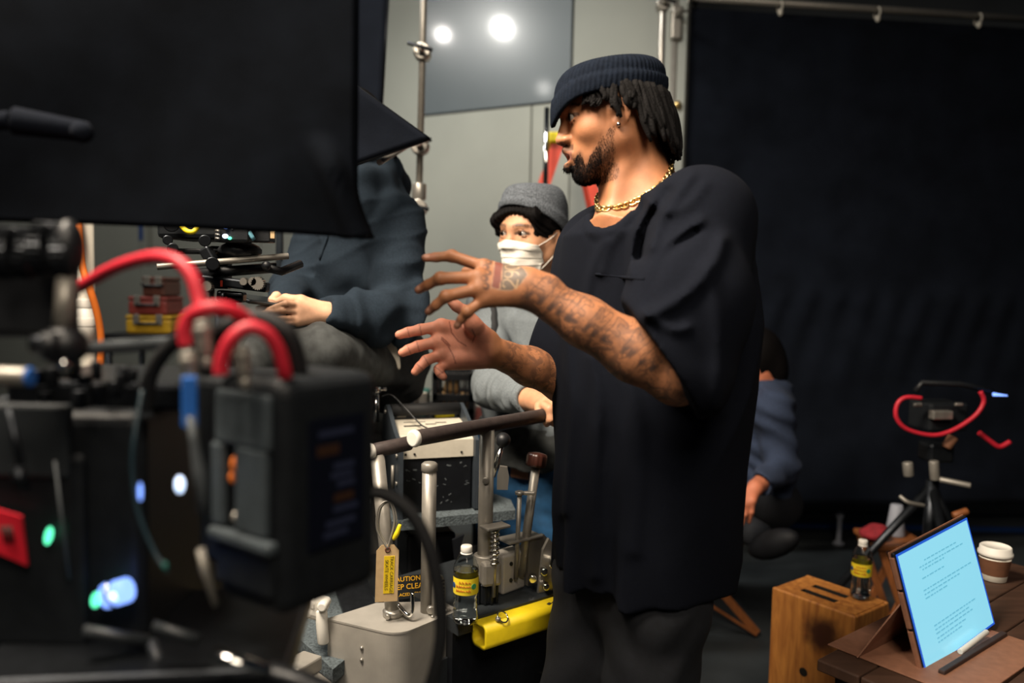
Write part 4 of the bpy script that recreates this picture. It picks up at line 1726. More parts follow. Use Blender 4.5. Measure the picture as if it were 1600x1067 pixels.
# beard tufts
sel = np.where(beard * sstep(.03, .05, x_) * (z_ < -.062) * (1 - lipm * (z_ > -.086)) > .5)[0]
sel = sel[rng.permutation(len(sel))[:2600]]
roots = bv[sel]
nr = np.array([surf_normal(HS, q) for q in roots])
dn = hl(0, 0, -1) - HO
dn /= np.linalg.norm(dn)
A.part('beard', strands(roots - nr * .001, nr * .55 + dn * .8, .0062, .0007, 3, 3, .12, .3), 'hair_black', kind='stuff')
sel = np.where((beard > .45) & (x_ <= .05))[0]
sel = sel[rng.permutation(len(sel))[:1500]]
roots = bv[sel]
nr = np.array([surf_normal(HS, q) for q in roots])
A.part('sideburn', strands(roots - nr * .001, nr * .6 + dn * .8, .0050, .0005, 3, 2, .1, .3), 'hair_black', kind='stuff')

# beanie
def rimA(ph):
    c = cos(ph)
    return .023 - .031 * max(c, 0) ** 6 - .010 * max(-c, 0) + .010 * sin(ph) ** 2


A.part('beanie', beanie(HO, HB, .97, rimA, c0=(.008, 0), rx=.107, ry=.088, top=.101, cuff=.46, amp=.0008, ribs=72, back=.004, shape=2.2, tilt=-.016), 'knit_navy')

# locks of hair
mb = MB()
for sgn in (1, -1):
    for i in range(96):
        ph = random.uniform(.84, pi) * sgn
        lay = random.random()
        rr = .96 + .06 * lay
        x0 = -.006 + .101 * rr * cos(ph)
        y0 = .085 * rr * sin(ph)
        z0 = rimA(ph) + .012
        a = abs(ph)
        if a < .95:
            Ln = max(.014, z0 - random.uniform(.012, .020))
        elif a < 1.35:
            Ln = max(.016, z0 - random.uniform(.004, .016))
        elif a < 1.75:
            Ln = random.uniform(.036, .050) if lay < .8 else random.uniform(.05, .07)
        elif a < 2.2:
            Ln = random.uniform(.075, .115)
        else:
            Ln = random.uniform(.090, .130)
        r0 = random.uniform(.0050, .0068) * (.62 if a < 1.2 else 1.0)
        out = np.array([cos(ph), sin(ph), 0])
        pts = []
        ph2 = random.uniform(0, 6)
        amp_ = random.uniform(.004, .010)
        k = 9
        for j in range(k):
            t = j / (k - 1)
            flare = ((.014 if a < 1.9 else .022) * t * (1 - .3 * t) + random.uniform(0, .002)) * (1.0 if a > 1.2 else .4)
            w = amp_ * t * sin(ph2 + t * 7)
            q = np.array([x0, y0, z0]) + out * (flare + w) + np.array([-.010 * t * (a > 1.5), 0, -Ln * t]) + np.array([w, -w, 0]) * .7
            if a > 2.4:
                q += np.array([.022 * max(0, t - .45), 0, 0])
            pts.append(hl(*q))
        rr_ = [r0 * (1 - .12 * abs(sin(j * 2.3 + ph2))) * (1 if j < k - 2 else .8 if j < k - 1 else .45) for j in range(k)]
        mb.tube(pts, rr_, 7)
A.part('hair', mb, 'dread', label='short black locks under the beanie')

# oversized tee
tee = SDF()
zs = [.82, .86, .94, 1.05, 1.2, 1.32, 1.42, 1.48, 1.515]
FS = np.array([.020, .020, .019, .015, .006, .004, .016, .032, .040])
tee.loft(zs, Cb[0] + .016 + Fb[0] * FS, Cb[1] + Fb[1] * FS, [.152, .153, .154, .155, .155, .150, .144, .132, .100], [.180, .181, .184, .192, .210, .218, .208, .18, .12], Fb, k=.05, n=2.2)
tee.cap(P(1034, 356, 1.55), SL + np.array([0, 0, -.02]), .080, .086, k=.05)
tee.cap(P(1003, 352, 1.56), SR + np.array([0, 0, -.01]), .078, .08, k=.05)
tee.cap(P(1050, 322, 1.60), P(1104, 358, 1.46), .055, .08, k=.05)             # back of the shoulders
sl = SDF()
sl.cap(SL + np.array([.0, 0, -.01]), P(1074, 470, 1.30), .084, .088, k=.05)
sl.cap(P(1076, 470, 1.30), P(1066, 575, 1.275), .092, .085, k=.05)
sl.cap(P(1076, 480, 1.30), P(1012, 556, 1.265), .088, .080, k=.04)
# the sleeve is cut off along its hem
ha, hb = P(986, 490, 1.26), P(1080, 634, 1.26)
hd = (hb - ha) / np.linalg.norm(hb - ha)
hnrm = np.cross(hd, [0, 1, 0])
if hnrm[0] > 0:
    hnrm = -hnrm


def hem_plane(p):
    return ((p - ha) @ hnrm).astype(np.float32)


big = ((-2, -2, -2), (3, 5, 4))
sl.fn(lambda p: -hem_plane(p), *big, k=.004, mode='s')
tee.sub(sl, k=.035)
# hollow the sleeve mouth around the forearm
hol = SDF()
hol.cap(P(1030, 562, 1.265) + hnrm * .10, P(1030, 562, 1.265) - hnrm * .035, .074, .060, k=.01)
tee.sub(hol, k=.006, mode='s')
# far sleeve
sr = SDF()
sr.cap(SR, P(893, 548, 1.66), .080, .078, k=.05)
rd = P(893, 548, 1.66) - SR
rd = rd / np.linalg.norm(rd)
cutp = P(880, 580, 1.65)
sr.cap(P(893, 548, 1.66), P(890, 600, 1.66), .076, .076, k=.05)
sr.fn(lambda p: -((p - cutp) @ np.array([-.15, 0, -.99])).astype(np.float32), *big, k=.004, mode='s')
tee.sub(sr, k=.035)
# neck opening
tee.cap(P(985, 215, 1.52), P(988, 330, 1.485), .082, .078, k=.010, mode='s')


def folds(p):
    F_ = p[:, 0] * Fb[0] + p[:, 1] * Fb[1]
    Lr = (p[:, 0] - Cb[0]) * Lb[0] + (p[:, 1] - Cb[1]) * Lb[1]
    z = p[:, 2]
    down = np.clip((1.30 - z) / .5, 0, 1)
    d = .0080 * down * np.sin(Lr * 48 + 2.2 * np.sin(z * 4.5) + F_ * 6)
    d += .0045 * down * np.sin(Lr * 95 + 1.5 * np.sin(z * 7 + 1))
    d += .0022 * wob(p, 16, 5)
    return d.astype(np.float32)


tee.fn(lambda p: (ridges(p, 8, 91, .006, (1.6, 1.6, .5)) * sstep(1.45, 1.2, p[:, 2])).astype(np.float32), (-9, -9, -9), (9, 9, 9), mode='d')
tee.fn(folds, (-9, -9, -9), (9, 9, 9), mode='d')
ncap = SDF()
ncap.cap(P(985, 215, 1.52), P(988, 330, 1.485), .082, .078)


def collar_rib(p):
    c = ncap.eval(p)
    top = sstep(1.40, 1.44, p[:, 2])
    return (top * (-.0028 * sstep(.019, .0165, c) * (c > -.02) + .002 * np.exp(-((c - .021) / .0025) ** 2))).astype(np.float32)


tee.fn(collar_rib, (-9, -9, -9), (9, 9, 9), mode='d')
# named creases, as ridges along lines on the near side
CREASES = [([(1012, 492), (1045, 478), (1085, 448), (1118, 405), (1128, 375)], -.010, .013),
           ([(1012, 478), (1018, 440), (1040, 395), (1085, 362)], .009, .010),
           ([(1010, 480), (1022, 425), (1050, 380), (1095, 345)], -.007, .009),
           ([(1000, 300), (1040, 330), (1075, 320), (1100, 290)], -.004, .010),
           ([(1018, 385), (1035, 340), (1062, 300), (1080, 275)], -.006, .010),
           ([(1000, 400), (1012, 350), (1045, 300)], .006, .010),
           ([(985, 430), (990, 370), (1020, 315)], -.005, .009),
           ([(940, 425), (955, 380), (985, 335)], -.004, .010),
           ([(915, 470), (925, 420), (945, 375)], -.004, .009),
           ([(1010, 490), (1050, 515), (1075, 512)], -.005, .009),
           ([(925, 560), (935, 640), (928, 760), (932, 900)], -.007, .012),
           ([(985, 600), (1000, 700), (990, 860)], -.005, .014),
           ([(885, 520), (890, 640), (880, 800)], -.006, .011),
           ([(1105, 420), (1125, 520), (1120, 640)], -.006, .016)]
CW = []
for pts, amp_, wd in CREASES:
    sp = spline(pts, 12)
    CW.append((sp, amp_, wd * FPX / 1.40))


def creases(p):
    px_, py_ = proj(p)
    d = np.zeros(len(p))
    near = sstep(Cb[1] + .06, Cb[1] - .02, p[:, 1])
    for sp, amp_, w in CW:
        q = segdist(px_, py_, [tuple(k) for k in sp])
        d += 1.5 * amp_ * np.exp(-(q / w) ** 2) * near
    return d.astype(np.float32)


tee.fn(creases, (-9, -9, -9), (9, 9, 9), mode='d')
tv_, tq_ = net(tee, .005)
teo = A.part('tee_shirt', (tv_, tq_), 'tee')
# pocket welt
pk = []
for i in range(12):
    q = march(tee, CC, ray(931 + i * 7.0, 428 + i * .8), 2.2, .002)
    if q is not None:
        pk.append(q)
if len(pk) > 3:
    A.part('pocket_welt', MB().tube(np.array(pk) + (0, .0012, 0), .0030, 6), 'tee', teo)

# gold chain
chn = []
ccen = P(996, 292, 1.517)
for i in range(90):
    a = 2 * pi * i / 90
    dx = np.array([cos(a) * 1.0, sin(a), 0])
    fr2 = -dx[0] * .8 - dx[1] * .6
    zz = P(996, 290, 1.52)[2] + .004 - fr2 * .056
    q = march(body, np.array([ccen[0], ccen[1], zz]) + dx * .14, -dx, .14, .002)
    if q is None:
        q = np.array([ccen[0], ccen[1], zz]) + dx * .07
    chn.append(q + dx * .003)
chn = np.array(chn)
for _ in range(3):
    chn = (np.roll(chn, 1, 0) + chn * 2 + np.roll(chn, -1, 0)) / 4
per = np.concatenate([[0], np.cumsum(np.linalg.norm(np.diff(np.vstack([chn, chn[:1]]), axis=0), axis=1))])
nl = 66
mb = MB()
for i in range(nl):
    s_ = per[-1] * i / nl
    j = np.searchsorted(per, s_) % 90
    c = chn[j]
    t = chn[(j + 1) % 90] - chn[(j - 1) % 90]
    t /= np.linalg.norm(t)
    out = c - np.array([ccen[0], ccen[1], c[2]])
    out /= np.linalg.norm(out)
    side = np.cross(t, out)
    ax_ = out * cos(.6 * (1 if i % 2 else -1)) + side * sin(.6 * (1 if i % 2 else -1))
    l_ = t
    w_ = np.cross(ax_, l_)
    pts = [c + l_ * .0074 * cos(q) + w_ * .0056 * sin(q) for q in np.linspace(0, 2 * pi, 11)[:-1]]
    mb.tube(pts, .0022, 6, closed=True)
A.part('necklace', mb, 'gold', label='gold curb chain')

# trousers and shoes
pan = SDF()
hipL, hipR = np.array([.285, 1.465, .80]), np.array([.195, 1.585, .80])
kL, kR = np.array([.265, 1.45, .47]), np.array([.145, 1.575, .47])
aL, aR = np.array([.28, 1.45, .09]), np.array([.15, 1.59, .09])
pan.cap(hipL, hipR, .095, k=.04)
pan.chain([hipL, kL, aL], [.098, .078, .066], k=.03)
pan.chain([hipR, kR, aR], [.098, .078, .066], k=.03)
pan.fn(lambda p: (.003 * wob(p, 22, 8) + .002 * np.sin(p[:, 2] * 60 + 3 * np.sin(p[:, 0] * 30))).astype(np.float32), *big, mode='d')
pv, pq = net(pan, .008)
A.part('trousers', (pv, pq), 'black_denim')
for q in (aL, aR):
    sh = SDF()
    sh.cap((q[0] + .02, q[1] + .01, .05), (q[0] - .14, q[1] - .09, .035), .05, .045, k=.03)
    sh.cap((q[0], q[1], .05), (q[0], q[1], .11), .05, .052, k=.03)
    sh.fn(lambda p: -p[:, 2], *big, k=.004, mode='s')
    v_, q_ = net(sh, .009)
    A.part('shoe', (v_, q_), 'shoe')

# ------------------------------------------------------------------ the masked man behind
def simple_skin(v, o, B, s, base, lip=None, brow='#15100d', beard=None):
    col = np.tile(np.array(lin(base)), (len(v), 1))
    X = to_local(v, o, B, s)
    x, y, z = X.T
    n2 = wob(v, 420, 12)
    hm = (np.abs(y) < .11) & (np.abs(x) < .16) & (z > -.16)

    def pt(m, c, a=1.0):
        w = (np.clip(m, 0, 1) * a)[:, None]
        col[:] = col * (1 - w) + np.array(lin(c)) * w
    bz = .0235 - .3 * (np.abs(y) - .03) ** 2 / .03
    pt(sstep(.0062, .0025, np.abs(z - bz)) * hm * (x > .045) * (np.abs(y) > .010) * (np.abs(y) < .053) * (.6 + .4 * sstep(-.6, .1, n2)), brow, .85)
    ld = np.sqrt(((np.abs(y) - .0315) / .0150) ** 2 + ((z - .0005) / .0066) ** 2)
    pt(sstep(.4, .15, np.abs(ld - 1.0)) * (x > .07) * hm * (z > -.003), '#1c100c', .85)
    pt(hm * (x > .082) * sstep(.010, .006, np.abs(z + .069)) * (np.abs(y) < .024), lip or '#9a5a50', .7)
    return col, X


Bp = Thing('person', 'man in a grey beanie and white face mask with his hand on the rail', 'person', (.07, 2.42, 0))
HBo = P(829, 367, 2.35)
bF = np.array([-.60, -.80, -.03])
bF /= np.linalg.norm(bF)
hs_, bB = head_sdf(HBo, bF, (.03, 0, 1), 1.05, mouth=0, nose_w=1.0, eyes_open=.66)


def bl(x, y, z):
    return HBo + 1.05 * (bB @ np.array([x, y, z]))


b2 = SDF()
b2.sub(hs_, k=.02)
Cm = np.array([.075, 2.44])
Fm = np.array([-.5, -.866])
Lm = np.array([.866, -.5])
zsh_ = 1.315
b2.cap(bl(-.02, 0, -.05), np.array([Cm[0], Cm[1], zsh_ + .05]), .052, .062, k=.03)
RSm = P(764, 482, 2.44)
LSm = np.array([Cm[0] + .19 * Lm[0], Cm[1] + .19 * Lm[1], zsh_])
b2.cap(np.array([Cm[0], Cm[1], zsh_ + .01]), RSm, .06, .05, k=.05)
b2.cap(np.array([Cm[0], Cm[1], zsh_ + .01]), LSm, .06, .05, k=.05)
b2.loft([.80, 1.0, 1.2, 1.3], [Cm[0]] * 4, [Cm[1]] * 4, [.09, .09, .10, .07], [.13, .13, .15, .14], Fm, k=.05)
Em = P(772, 604, 2.20)
Wm = P(842, 628, 1.97)
b2.chain([RSm, Em], [.05, .04], k=.03)
b2.chain([Em, Em + (Wm - Em) * .35, Wm], [.04, .042, .027], k=.02)
# fist on the rail
hdm = (Wm - Em) / np.linalg.norm(Wm - Em)
Hc = Wm + hdm * .055
b2.cap(Wm, Hc, .026, .030, k=.015)
for i in range(4):
    q = Hc + hdm * .010 + np.array([.0, 0, 0]) + np.cross(hdm, [0, 0, 1]) * (.027 - .018 * i)
    b2.chain([q + hdm * .008 + (0, 0, .006), q + hdm * .038 + (0, 0, .001), q + hdm * .044 + (0, 0, -.022), q + hdm * .024 + (0, 0, -.036)], [.011, .0105, .0098, .0085], k=.005)
b2.chain([Hc + np.cross(hdm, [0, 0, 1]) * .03, Hc + np.cross(hdm, [0, 0, 1]) * .04 + hdm * .02 - (0, 0, .02), Hc + hdm * .045 - (0, 0, .03)], [.012, .0105, .009], k=.006)
LEm = LSm + np.array([.10, -.02, -.27])
LWm = LEm + np.array([-.06, -.20, -.06])
b2.chain([LSm, LEm, LWm, LWm + np.array([-.03, -.09, -.02])], [.05, .041, .028, .03], k=.03)
for i in range(4):
    q = LWm + np.array([-.03 - .016 * (i - 1.5), -.085, -.02])
    b2.chain([q, q + np.array([-.005, -.04, -.012]), q + np.array([-.004, -.05, -.04])], [.0105, .0098, .008], k=.005)
b2.chain([LWm + np.array([-.035, -.03, 0]), LWm + np.array([-.065, -.07, -.015])], [.013, .009], k=.006)
v_, q_ = net(b2, .0032)
colB, XB = simple_skin(v_, HBo, bB, 1.05, '#c28e6c')
Bp.part('body', (v_, q_, {'Col': colB}), 'skin_plain')
eyeballs(Bp, HBo, bB, 1.05, (1, -.32, .0), '#0c0705')
# sweater
sw = SDF()
sw.loft([.86, .95, 1.08, 1.2, 1.28, 1.335], [Cm[0]] * 6, [Cm[1]] * 6, [.125, .125, .125, .128, .115, .07], [.175, .172, .17, .185, .185, .11], Fm, k=.04, n=2.2)
sw.cap(np.array([Cm[0], Cm[1], zsh_ + .005]), RSm, .072, .064, k=.05)
sw.cap(np.array([Cm[0], Cm[1], zsh_ + .005]), LSm, .072, .064, k=.05)
sw.chain([RSm, Em], [.066, .056], k=.04)
sw.chain([Em, Em + (Wm - Em) * .4, Wm - hdm * .008], [.056, .050, .036], k=.03)
sw.chain([LSm, LEm, LWm], [.066, .056, .038], k=.04)
endp = Wm - hdm * .012
sw.cap(endp, endp + hdm * .2, .05, .06, k=.004, mode='s')
sw.cap(np.array([Cm[0], Cm[1], zsh_ + .05]), bl(-.02, 0, -.06), .066, .066, k=.008, mode='s')


def swf(p):
    d = .0025 * wob(p, 26, 21) + ridges(p, 13, 24, .0045) + .0015
    t = (Em - RSm) / np.linalg.norm(Em - RSm)
    ua = (p - RSm) @ t
    du = np.linalg.norm((p - RSm) - ua[:, None] * t, axis=1)
    d += .0042 * np.sin(ua * 130 + 30 * (p[:, 2] - 1.2) + 2 * wob(p, 20, 22)) * sstep(.13, .06, du) * sstep(.08, .2, ua)
    uf = (p - Em) @ hdm
    df = np.linalg.norm((p - Em) - uf[:, None] * hdm, axis=1)
    d += .0035 * np.sin(uf * 150 + 1.5 * wob(p, 25, 23)) * sstep(.12, .06, df) * (uf > 0)
    return d.astype(np.float32)


sw.fn(swf, (-9, -9, -9), (9, 9, 9), mode='d')
v_, q_ = net(sw, .0055)
swo = Bp.part('sweater', (v_, q_), 'heather')
# cross-body strap
st_pts = [march(sw, np.array([Cm[0], Cm[1], 0]) + np.array([Fm[0] * .3 + Lm[0] * q, Fm[1] * .3 + Lm[1] * q, zz]), (-Fm[0], -Fm[1], 0), .4, .003)
          for q, zz in zip(np.linspace(-.085, .11, 24), np.linspace(1.345, .99, 24))]
st_pts = [q for q in st_pts if q is not None]
if len(st_pts) > 4:
    Bp.part('strap', MB().tube(np.array(st_pts), .010, 8, flat=.4), 'strap')
# mask
zt0, zb0 = -.017, -.112
NU, NV = 31, 19
xs = np.zeros((NU, NV))
yy = np.zeros((NU, NV))
zz_ = np.zeros((NU, NV))
for i in range(NU):
    for j in range(NV):
        a = (i / (NU - 1) - .5) * 2
        tv = j / (NV - 1)
        y = .070 * a * (1 - .16 * tv ** 2 * abs(a)) * (1 - .05 * (1 - tv))
        z = (zt0 - .012 * abs(a) ** 1.5) * (1 - tv) + (zb0 + .012 * abs(a) ** 2) * tv
        q = march(hs_, bl(.2, y, z), -bB[:, 0], .26, .002)
        xs[i, j] = .03 if q is None else to_local(q[None], HBo, bB, 1.05)[0, 0]
        yy[i, j], zz_[i, j] = y, z
x0 = xs.copy()
for _ in range(14):
    av = xs.copy()
    av[1:-1, 1:-1] = (xs[:-2, 1:-1] + xs[2:, 1:-1] + xs[1:-1, :-2] + xs[1:-1, 2:]) / 4
    av[1:-1, 0] = (xs[:-2, 0] + xs[2:, 0]) / 2
    av[1:-1, -1] = (xs[:-2, -1] + xs[2:, -1]) / 2
    xs = np.maximum(av, x0)


def maskf(u, v):
    i = u * (NU - 1)
    j = v * (NV - 1)
    i0, j0 = int(min(i, NU - 2)), int(min(j, NV - 2))
    fu, fv = i - i0, j - j0

    def bi(A_):
        return (A_[i0, j0] * (1 - fu) * (1 - fv) + A_[i0 + 1, j0] * fu * (1 - fv) + A_[i0, j0 + 1] * (1 - fu) * fv + A_[i0 + 1, j0 + 1] * fu * fv)
    pl = (v * 4.0) % 1.0
    pleat = .0030 * (pl if .12 < v < .9 else 0.3) + .0020 * sin(u * 23 + v * 9) * (1 - abs(u - .5)) * v
    return bl(bi(xs) + .004 + pleat, bi(yy), bi(zz_))


mk = Bp.part('face_mask', MB().grid(maskf, 61, 57, .0012), 'mask', label='white pleated face mask')
for sg in (1, -1):
    u_ = 1.0 if sg > 0 else 0.0
    a, b = np.array(maskf(u_, .03)), np.array(maskf(u_, .95))
    e = bl(-.015, sg * .083, .010)
    e2 = bl(-.024, sg * .080, -.028)
    Bp.part('ear_loop', MB().tube(spline([a, (a + e) / 2 + bB[:, 1] * sg * .006, e], 10), .0011, 5), 'mask', mk)
    Bp.part('ear_loop', MB().tube(spline([b, (b + e2) / 2 + bB[:, 1] * sg * .008, e2], 10), .0011, 5), 'mask', mk)
# hair under the hat
hr = SDF((HBo, bB, 1.05))
hr.ell((-.006, 0, .030), (.106, .0865, .093))
hr.cap((.062, .055, .052), (.078, -.052, .036), .022, .024, k=.02)
hr.cap((.05, -.066, .05), (.045, -.078, .006), .016, .010, k=.02)
hr.ell((.105, .010, .000), (.052, .074, .058), k=.008, mode='s')
hr.ell((.10, .0, -.07), (.10, .12, .075), k=.01, mode='s')
hr.ell((-.01, .085, -.03), (.026, .02, .045), k=.006, mode='s')
hr.ell((-.01, -.085, -.03), (.026, .02, .045), k=.006, mode='s')
hr.fn(lambda p: (.0022 * np.sin(p[:, 1] * 520 + p[:, 2] * 240 + 2 * np.sin(p[:, 2] * 60))).astype(np.float32), (-9, -9, -9), (9, 9, 9), mode='d')
hg = SDF()
hg.sub(hr, k=.001)
v_, q_ = net(hg, .003)
Bp.part('hair', (v_, q_), 'hair_black')
Bp.part('beanie', beanie(HBo, bB, 1.05, lambda ph: .024 + .054 * cos(ph) - .012 * max(0, -cos(ph)), c0=(-.014, 0), rx=.105, ry=.090, top=.142, cuff=.30, amp=.0005, ribs=90, shape=2.0, tilt=-.008), 'knit_grey')
# jeans and belt line
pn = SDF()
hp = np.array([Cm[0], Cm[1], .86])
for sg in (-1, 1):
    a = hp + np.array([Lm[0], Lm[1], 0]) * .09 * sg
    pn.chain([a + (0, 0, .02), a + np.array([Fm[0] * .03, Fm[1] * .03, -.38]), a + np.array([0, 0, -.78])], [.105, .078, .062], k=.04)
pn.fn(lambda p: (.0035 * wob(p, 24, 31) + .002 * np.sin(p[:, 2] * 80 + 3 * wob(p, 9, 32))).astype(np.float32), (-9, -9, -9), (9, 9, 9), mode='d')
v_, q_ = net(pn, .008)
Bp.part('jeans', (v_, q_), 'blue_denim')
wj = SDF()
wj.loft([.835, .90, .965], [Cm[0]] * 3, [Cm[1]] * 3, [.132, .136, .130], [.182, .184, .178], Fm, n=2.2)
wj.fn(lambda p: (.004 * np.sin(p[:, 2] * 90 + 3 * wob(p, 10, 33))).astype(np.float32), (-9, -9, -9), (9, 9, 9), mode='d')
v_, q_ = net(wj, .007)
Bp.part('waist_wrap', (v_, q_), 'grey_pants', label='dark shirt tied round the waist')
for sg in (-1, 1):
    a = hp + np.array([Lm[0], Lm[1], 0]) * .09 * sg
    Bp.part('shoe', MB().sphere((a[0] + Fm[0] * .05, a[1] + Fm[1] * .05, .045), (.055, .13, .045), 16, 10, yawm(-30)), 'shoe')

# ------------------------------------------------------------------ the hooded man looking at his phone
Cp = Thing('person', 'man in a dark hoodie seated behind the black cloth thumbing a phone', 'person', (P(560, 500, 2.3)[0], 2.32, 1.0))
HCo = P(545, 205, 2.26)
cF = np.array([-.75, -.55, -.35])
cF /= np.linalg.norm(cF)
hsc, cB = head_sdf(HCo, cF, (-.2, -.1, 1), 1.0, mouth=.1)


def cl(x, y, z):
    return HCo + (cB @ np.array([x, y, z]))


cb = SDF()
cb.sub(hsc, k=.02)
LSc, ELc, WLc = P(616, 350, 2.22), P(628, 492, 2.13), P(509, 490, 1.98)
RSc, ERc, WRc = P(508, 372, 2.42), P(462, 455, 2.26), P(447, 476, 2.06)
nbc = P(572, 300, 2.31)
cb.cap(cl(-.02, 0, -.05), nbc, .054, .062, k=.03)
cb.cap(nbc, LSc, .06, .05, k=.05)
cb.cap(nbc, RSc, .06, .05, k=.05)
cb.cap(P(565, 380, 2.34), P(570, 520, 2.38), .11, .12, k=.05)
cb.chain([LSc, ELc], [.05, .04], k=.03)
cb.chain([ELc, ELc + (WLc - ELc) * .35, WLc], [.04, .041, .028], k=.02)
cb.chain([RSc, ERc], [.05, .04], k=.03)
cb.chain([ERc, WRc], [.04, .028], k=.02)
fl_ = {'i': [(466, 476), (446, 474), (430, 480), (419, 484)], 'm': [(468, 486), (441, 485), (423, 488), (408, 490)],
       'r': [(467, 496), (441, 498), (428, 499), (419, 500)], 'p': [(465, 503), (443, 506), (434, 507), (426, 507)]}
for kf, rr in (('i', .0082), ('m', .0084), ('r', .0080), ('p', .0072)):
    pts = [P(a, b, y) for (a, b), y in zip(fl_[kf], (1.93, 1.90, 1.905, 1.915))]
    cb.cap(WLc, pts[0], .0195, .0125, k=.010)
    cb.chain(pts, [rr, rr * .95, rr * .85, rr * .75], k=.002)
cb.chain([WLc + (0, 0, .012), P(470, 470, 1.95), P(446, 466, 1.97), P(434, 470, 1.975)], [.016, .014, .0105, .0085], k=.008)
# right hand under and behind the phone, its thumb over the top
cb.cap(WRc, P(432, 482, 2.03), .027, .027, k=.015)
for i, (a, b) in enumerate(((404, 482), (404, 488), (409, 494), (416, 499))):
    cb.chain([P(430, 476 + i * 6, 2.02), P(415, b - 1, 1.985), P(a, b, 1.965)], [.0105, .0095, .008], k=.004)
cb.chain([WRc, P(437, 468, 2.03), P(432, 463, 2.0), P(424, 468, 1.98)], [.016, .0125, .0115, .0085], k=.006)
v_, q_ = net(cb, .0032)
colC, _ = simple_skin(v_, HCo, cB, 1.0, '#d8a888')
Cp.part('body', (v_, q_, {'Col': colC}), 'skin_plain')
eyeballs(Cp, HCo, cB, 1.0, (1, 0, -.3))
hh_ = SDF((HCo, cB, 1.0))
hh_.ell((-.008, 0, .03), (.106, .087, .094))
hh_.ell((.10, 0, -.05), (.10, .12, .10), k=.01, mode='s')
hh2 = SDF()
hh2.sub(hh_, k=.001)
v_, q_ = net(hh2, .005)
Cp.part('hair', (v_, q_), 'hair_black')
ho = SDF()
ho.cap(P(562, 350, 2.33), P(566, 420, 2.34), .135, .145, k=.06)
ho.cap(P(566, 420, 2.34), P(572, 505, 2.36), .145, .150, k=.06)
ho.cap(nbc - (0, 0, .03), LSc, .085, .074, k=.06)
ho.cap(nbc - (0, 0, .03), RSc, .085, .074, k=.06)
ho.chain([LSc, ELc], [.078, .068], k=.05)
ho.chain([ELc, ELc + (WLc - ELc) * .45, WLc - (WLc - ELc) * .12, WLc], [.068, .060, .046, .037], k=.03)
ho.chain([RSc, ERc], [.076, .064], k=.05)
ho.chain([ERc, WRc], [.062, .040], k=.03)
ho.chain([P(536, 268, 2.24), P(562, 286, 2.20), P(592, 284, 2.26)], [.05, .05, .05], k=.03)
ho.cap(P(560, 262, 2.28), P(590, 262, 2.31), .062, .058, k=.03)
# the hood lying on the back of the neck
ho.chain([P(560, 268, 2.28), P(592, 268, 2.34), P(612, 292, 2.38), P(604, 318, 2.36)], [.035, .046, .050, .045], k=.03)
ho.chain([P(560, 285, 2.22), P(570, 318, 2.17), P(560, 338, 2.16)], [.034, .034, .03], k=.03)
wd_ = (WLc - ELc) / np.linalg.norm(WLc - ELc)
ho.cap(WLc + wd_ * .062, WLc + wd_ * .3, .075, .08, k=.003, mode='s')


def hof(p):
    d = .004 * wob(p, 15, 41) + ridges(p, 9, 42, .011, (1.2, 1.2, 1.0)) + ridges(p, 16, 45, .006, (.8, .8, 1.6)) + .004
    u = (p - ELc) @ wd_
    dd = np.linalg.norm((p - ELc) - u[:, None] * wd_, axis=1)
    d += .007 * np.sin(u * 75 + 14 * (p[:, 2]) + 1.5 * wob(p, 15, 43)) * sstep(.14, .07, dd) * sstep(.24, .12, u)
    d += .005 * np.sin(p[:, 2] * 55 + p[:, 0] * 22 + 2 * wob(p, 9, 47)) * sstep(1.52, 1.38, p[:, 2]) * sstep(.05, .15, np.linalg.norm(p - (LSc + ELc) / 2, axis=1))
    t = (ELc - LSc) / np.linalg.norm(ELc - LSc)
    ua = (p - LSc) @ t
    da = np.linalg.norm((p - LSc) - ua[:, None] * t, axis=1)
    d += .006 * np.sin(ua * 50 + 25 * p[:, 0] + 1.5 * wob(p, 12, 44)) * sstep(.15, .07, da) * sstep(.05, .2, ua)
    # seam where the cuff rib begins
    d += .004 * np.exp(-((u - np.linalg.norm(WLc - ELc) + .055) / .005) ** 2) * sstep(.10, .05, dd)
    return d.astype(np.float32)


ho.fn(hof, (-9, -9, -9), (9, 9, 9), mode='d')
v_, q_ = net(ho, .006)
hoo = Cp.part('hoodie', (v_, q_), 'hoodie')
for px0, px1 in ((537, 512), (520, 500)):
    dp = [march(ho, CC, ray(px0 + (px1 - px0) * t, 345 + 60 * t), 3, .004) for t in np.linspace(0, 1, 8)]
    dp = [q for q in dp if q is not None]
    if len(dp) > 3 and px0 == 520:
        Cp.part('drawstring', MB().tube(np.array(dp) - (0, .004, 0), .0035, 6), 'hoodie', hoo)
pc = SDF()
pc.chain([P(612, 562, 2.42), P(492, 562, 1.93)], [.105, .082], k=.04)
pc.chain([P(545, 555, 2.55), P(430, 548, 2.15)], [.105, .080], k=.04)
kl = P(492, 562, 1.93)
kr = P(430, 548, 2.15)
pc.chain([kl, np.array([kl[0] + .01, kl[1] + .12, .68])], [.080, .055], k=.03)
pc.chain([kr, np.array([kr[0] + .01, kr[1] + .12, .68])], [.078, .055], k=.03)
pc.cap(P(585, 545, 2.42), P(600, 580, 2.46), .13, .13, k=.05)
pc.fn(lambda p: (.006 * np.sin(p[:, 0] * 55 + p[:, 2] * 38 + 2 * wob(p, 10, 51)) + .003 * wob(p, 30, 52)).astype(np.float32), (-9, -9, -9), (9, 9, 9), mode='d')
v_, q_ = net(pc, .007)
Cp.part('trousers', (v_, q_), 'grey_pants')
for kk in (kl, kr):
    Cp.part('shoe', MB().sphere((kk[0] - .03, kk[1] + .05, .645), (.05, .13, .045), 16, 10, yawm(-35)), 'shoe')
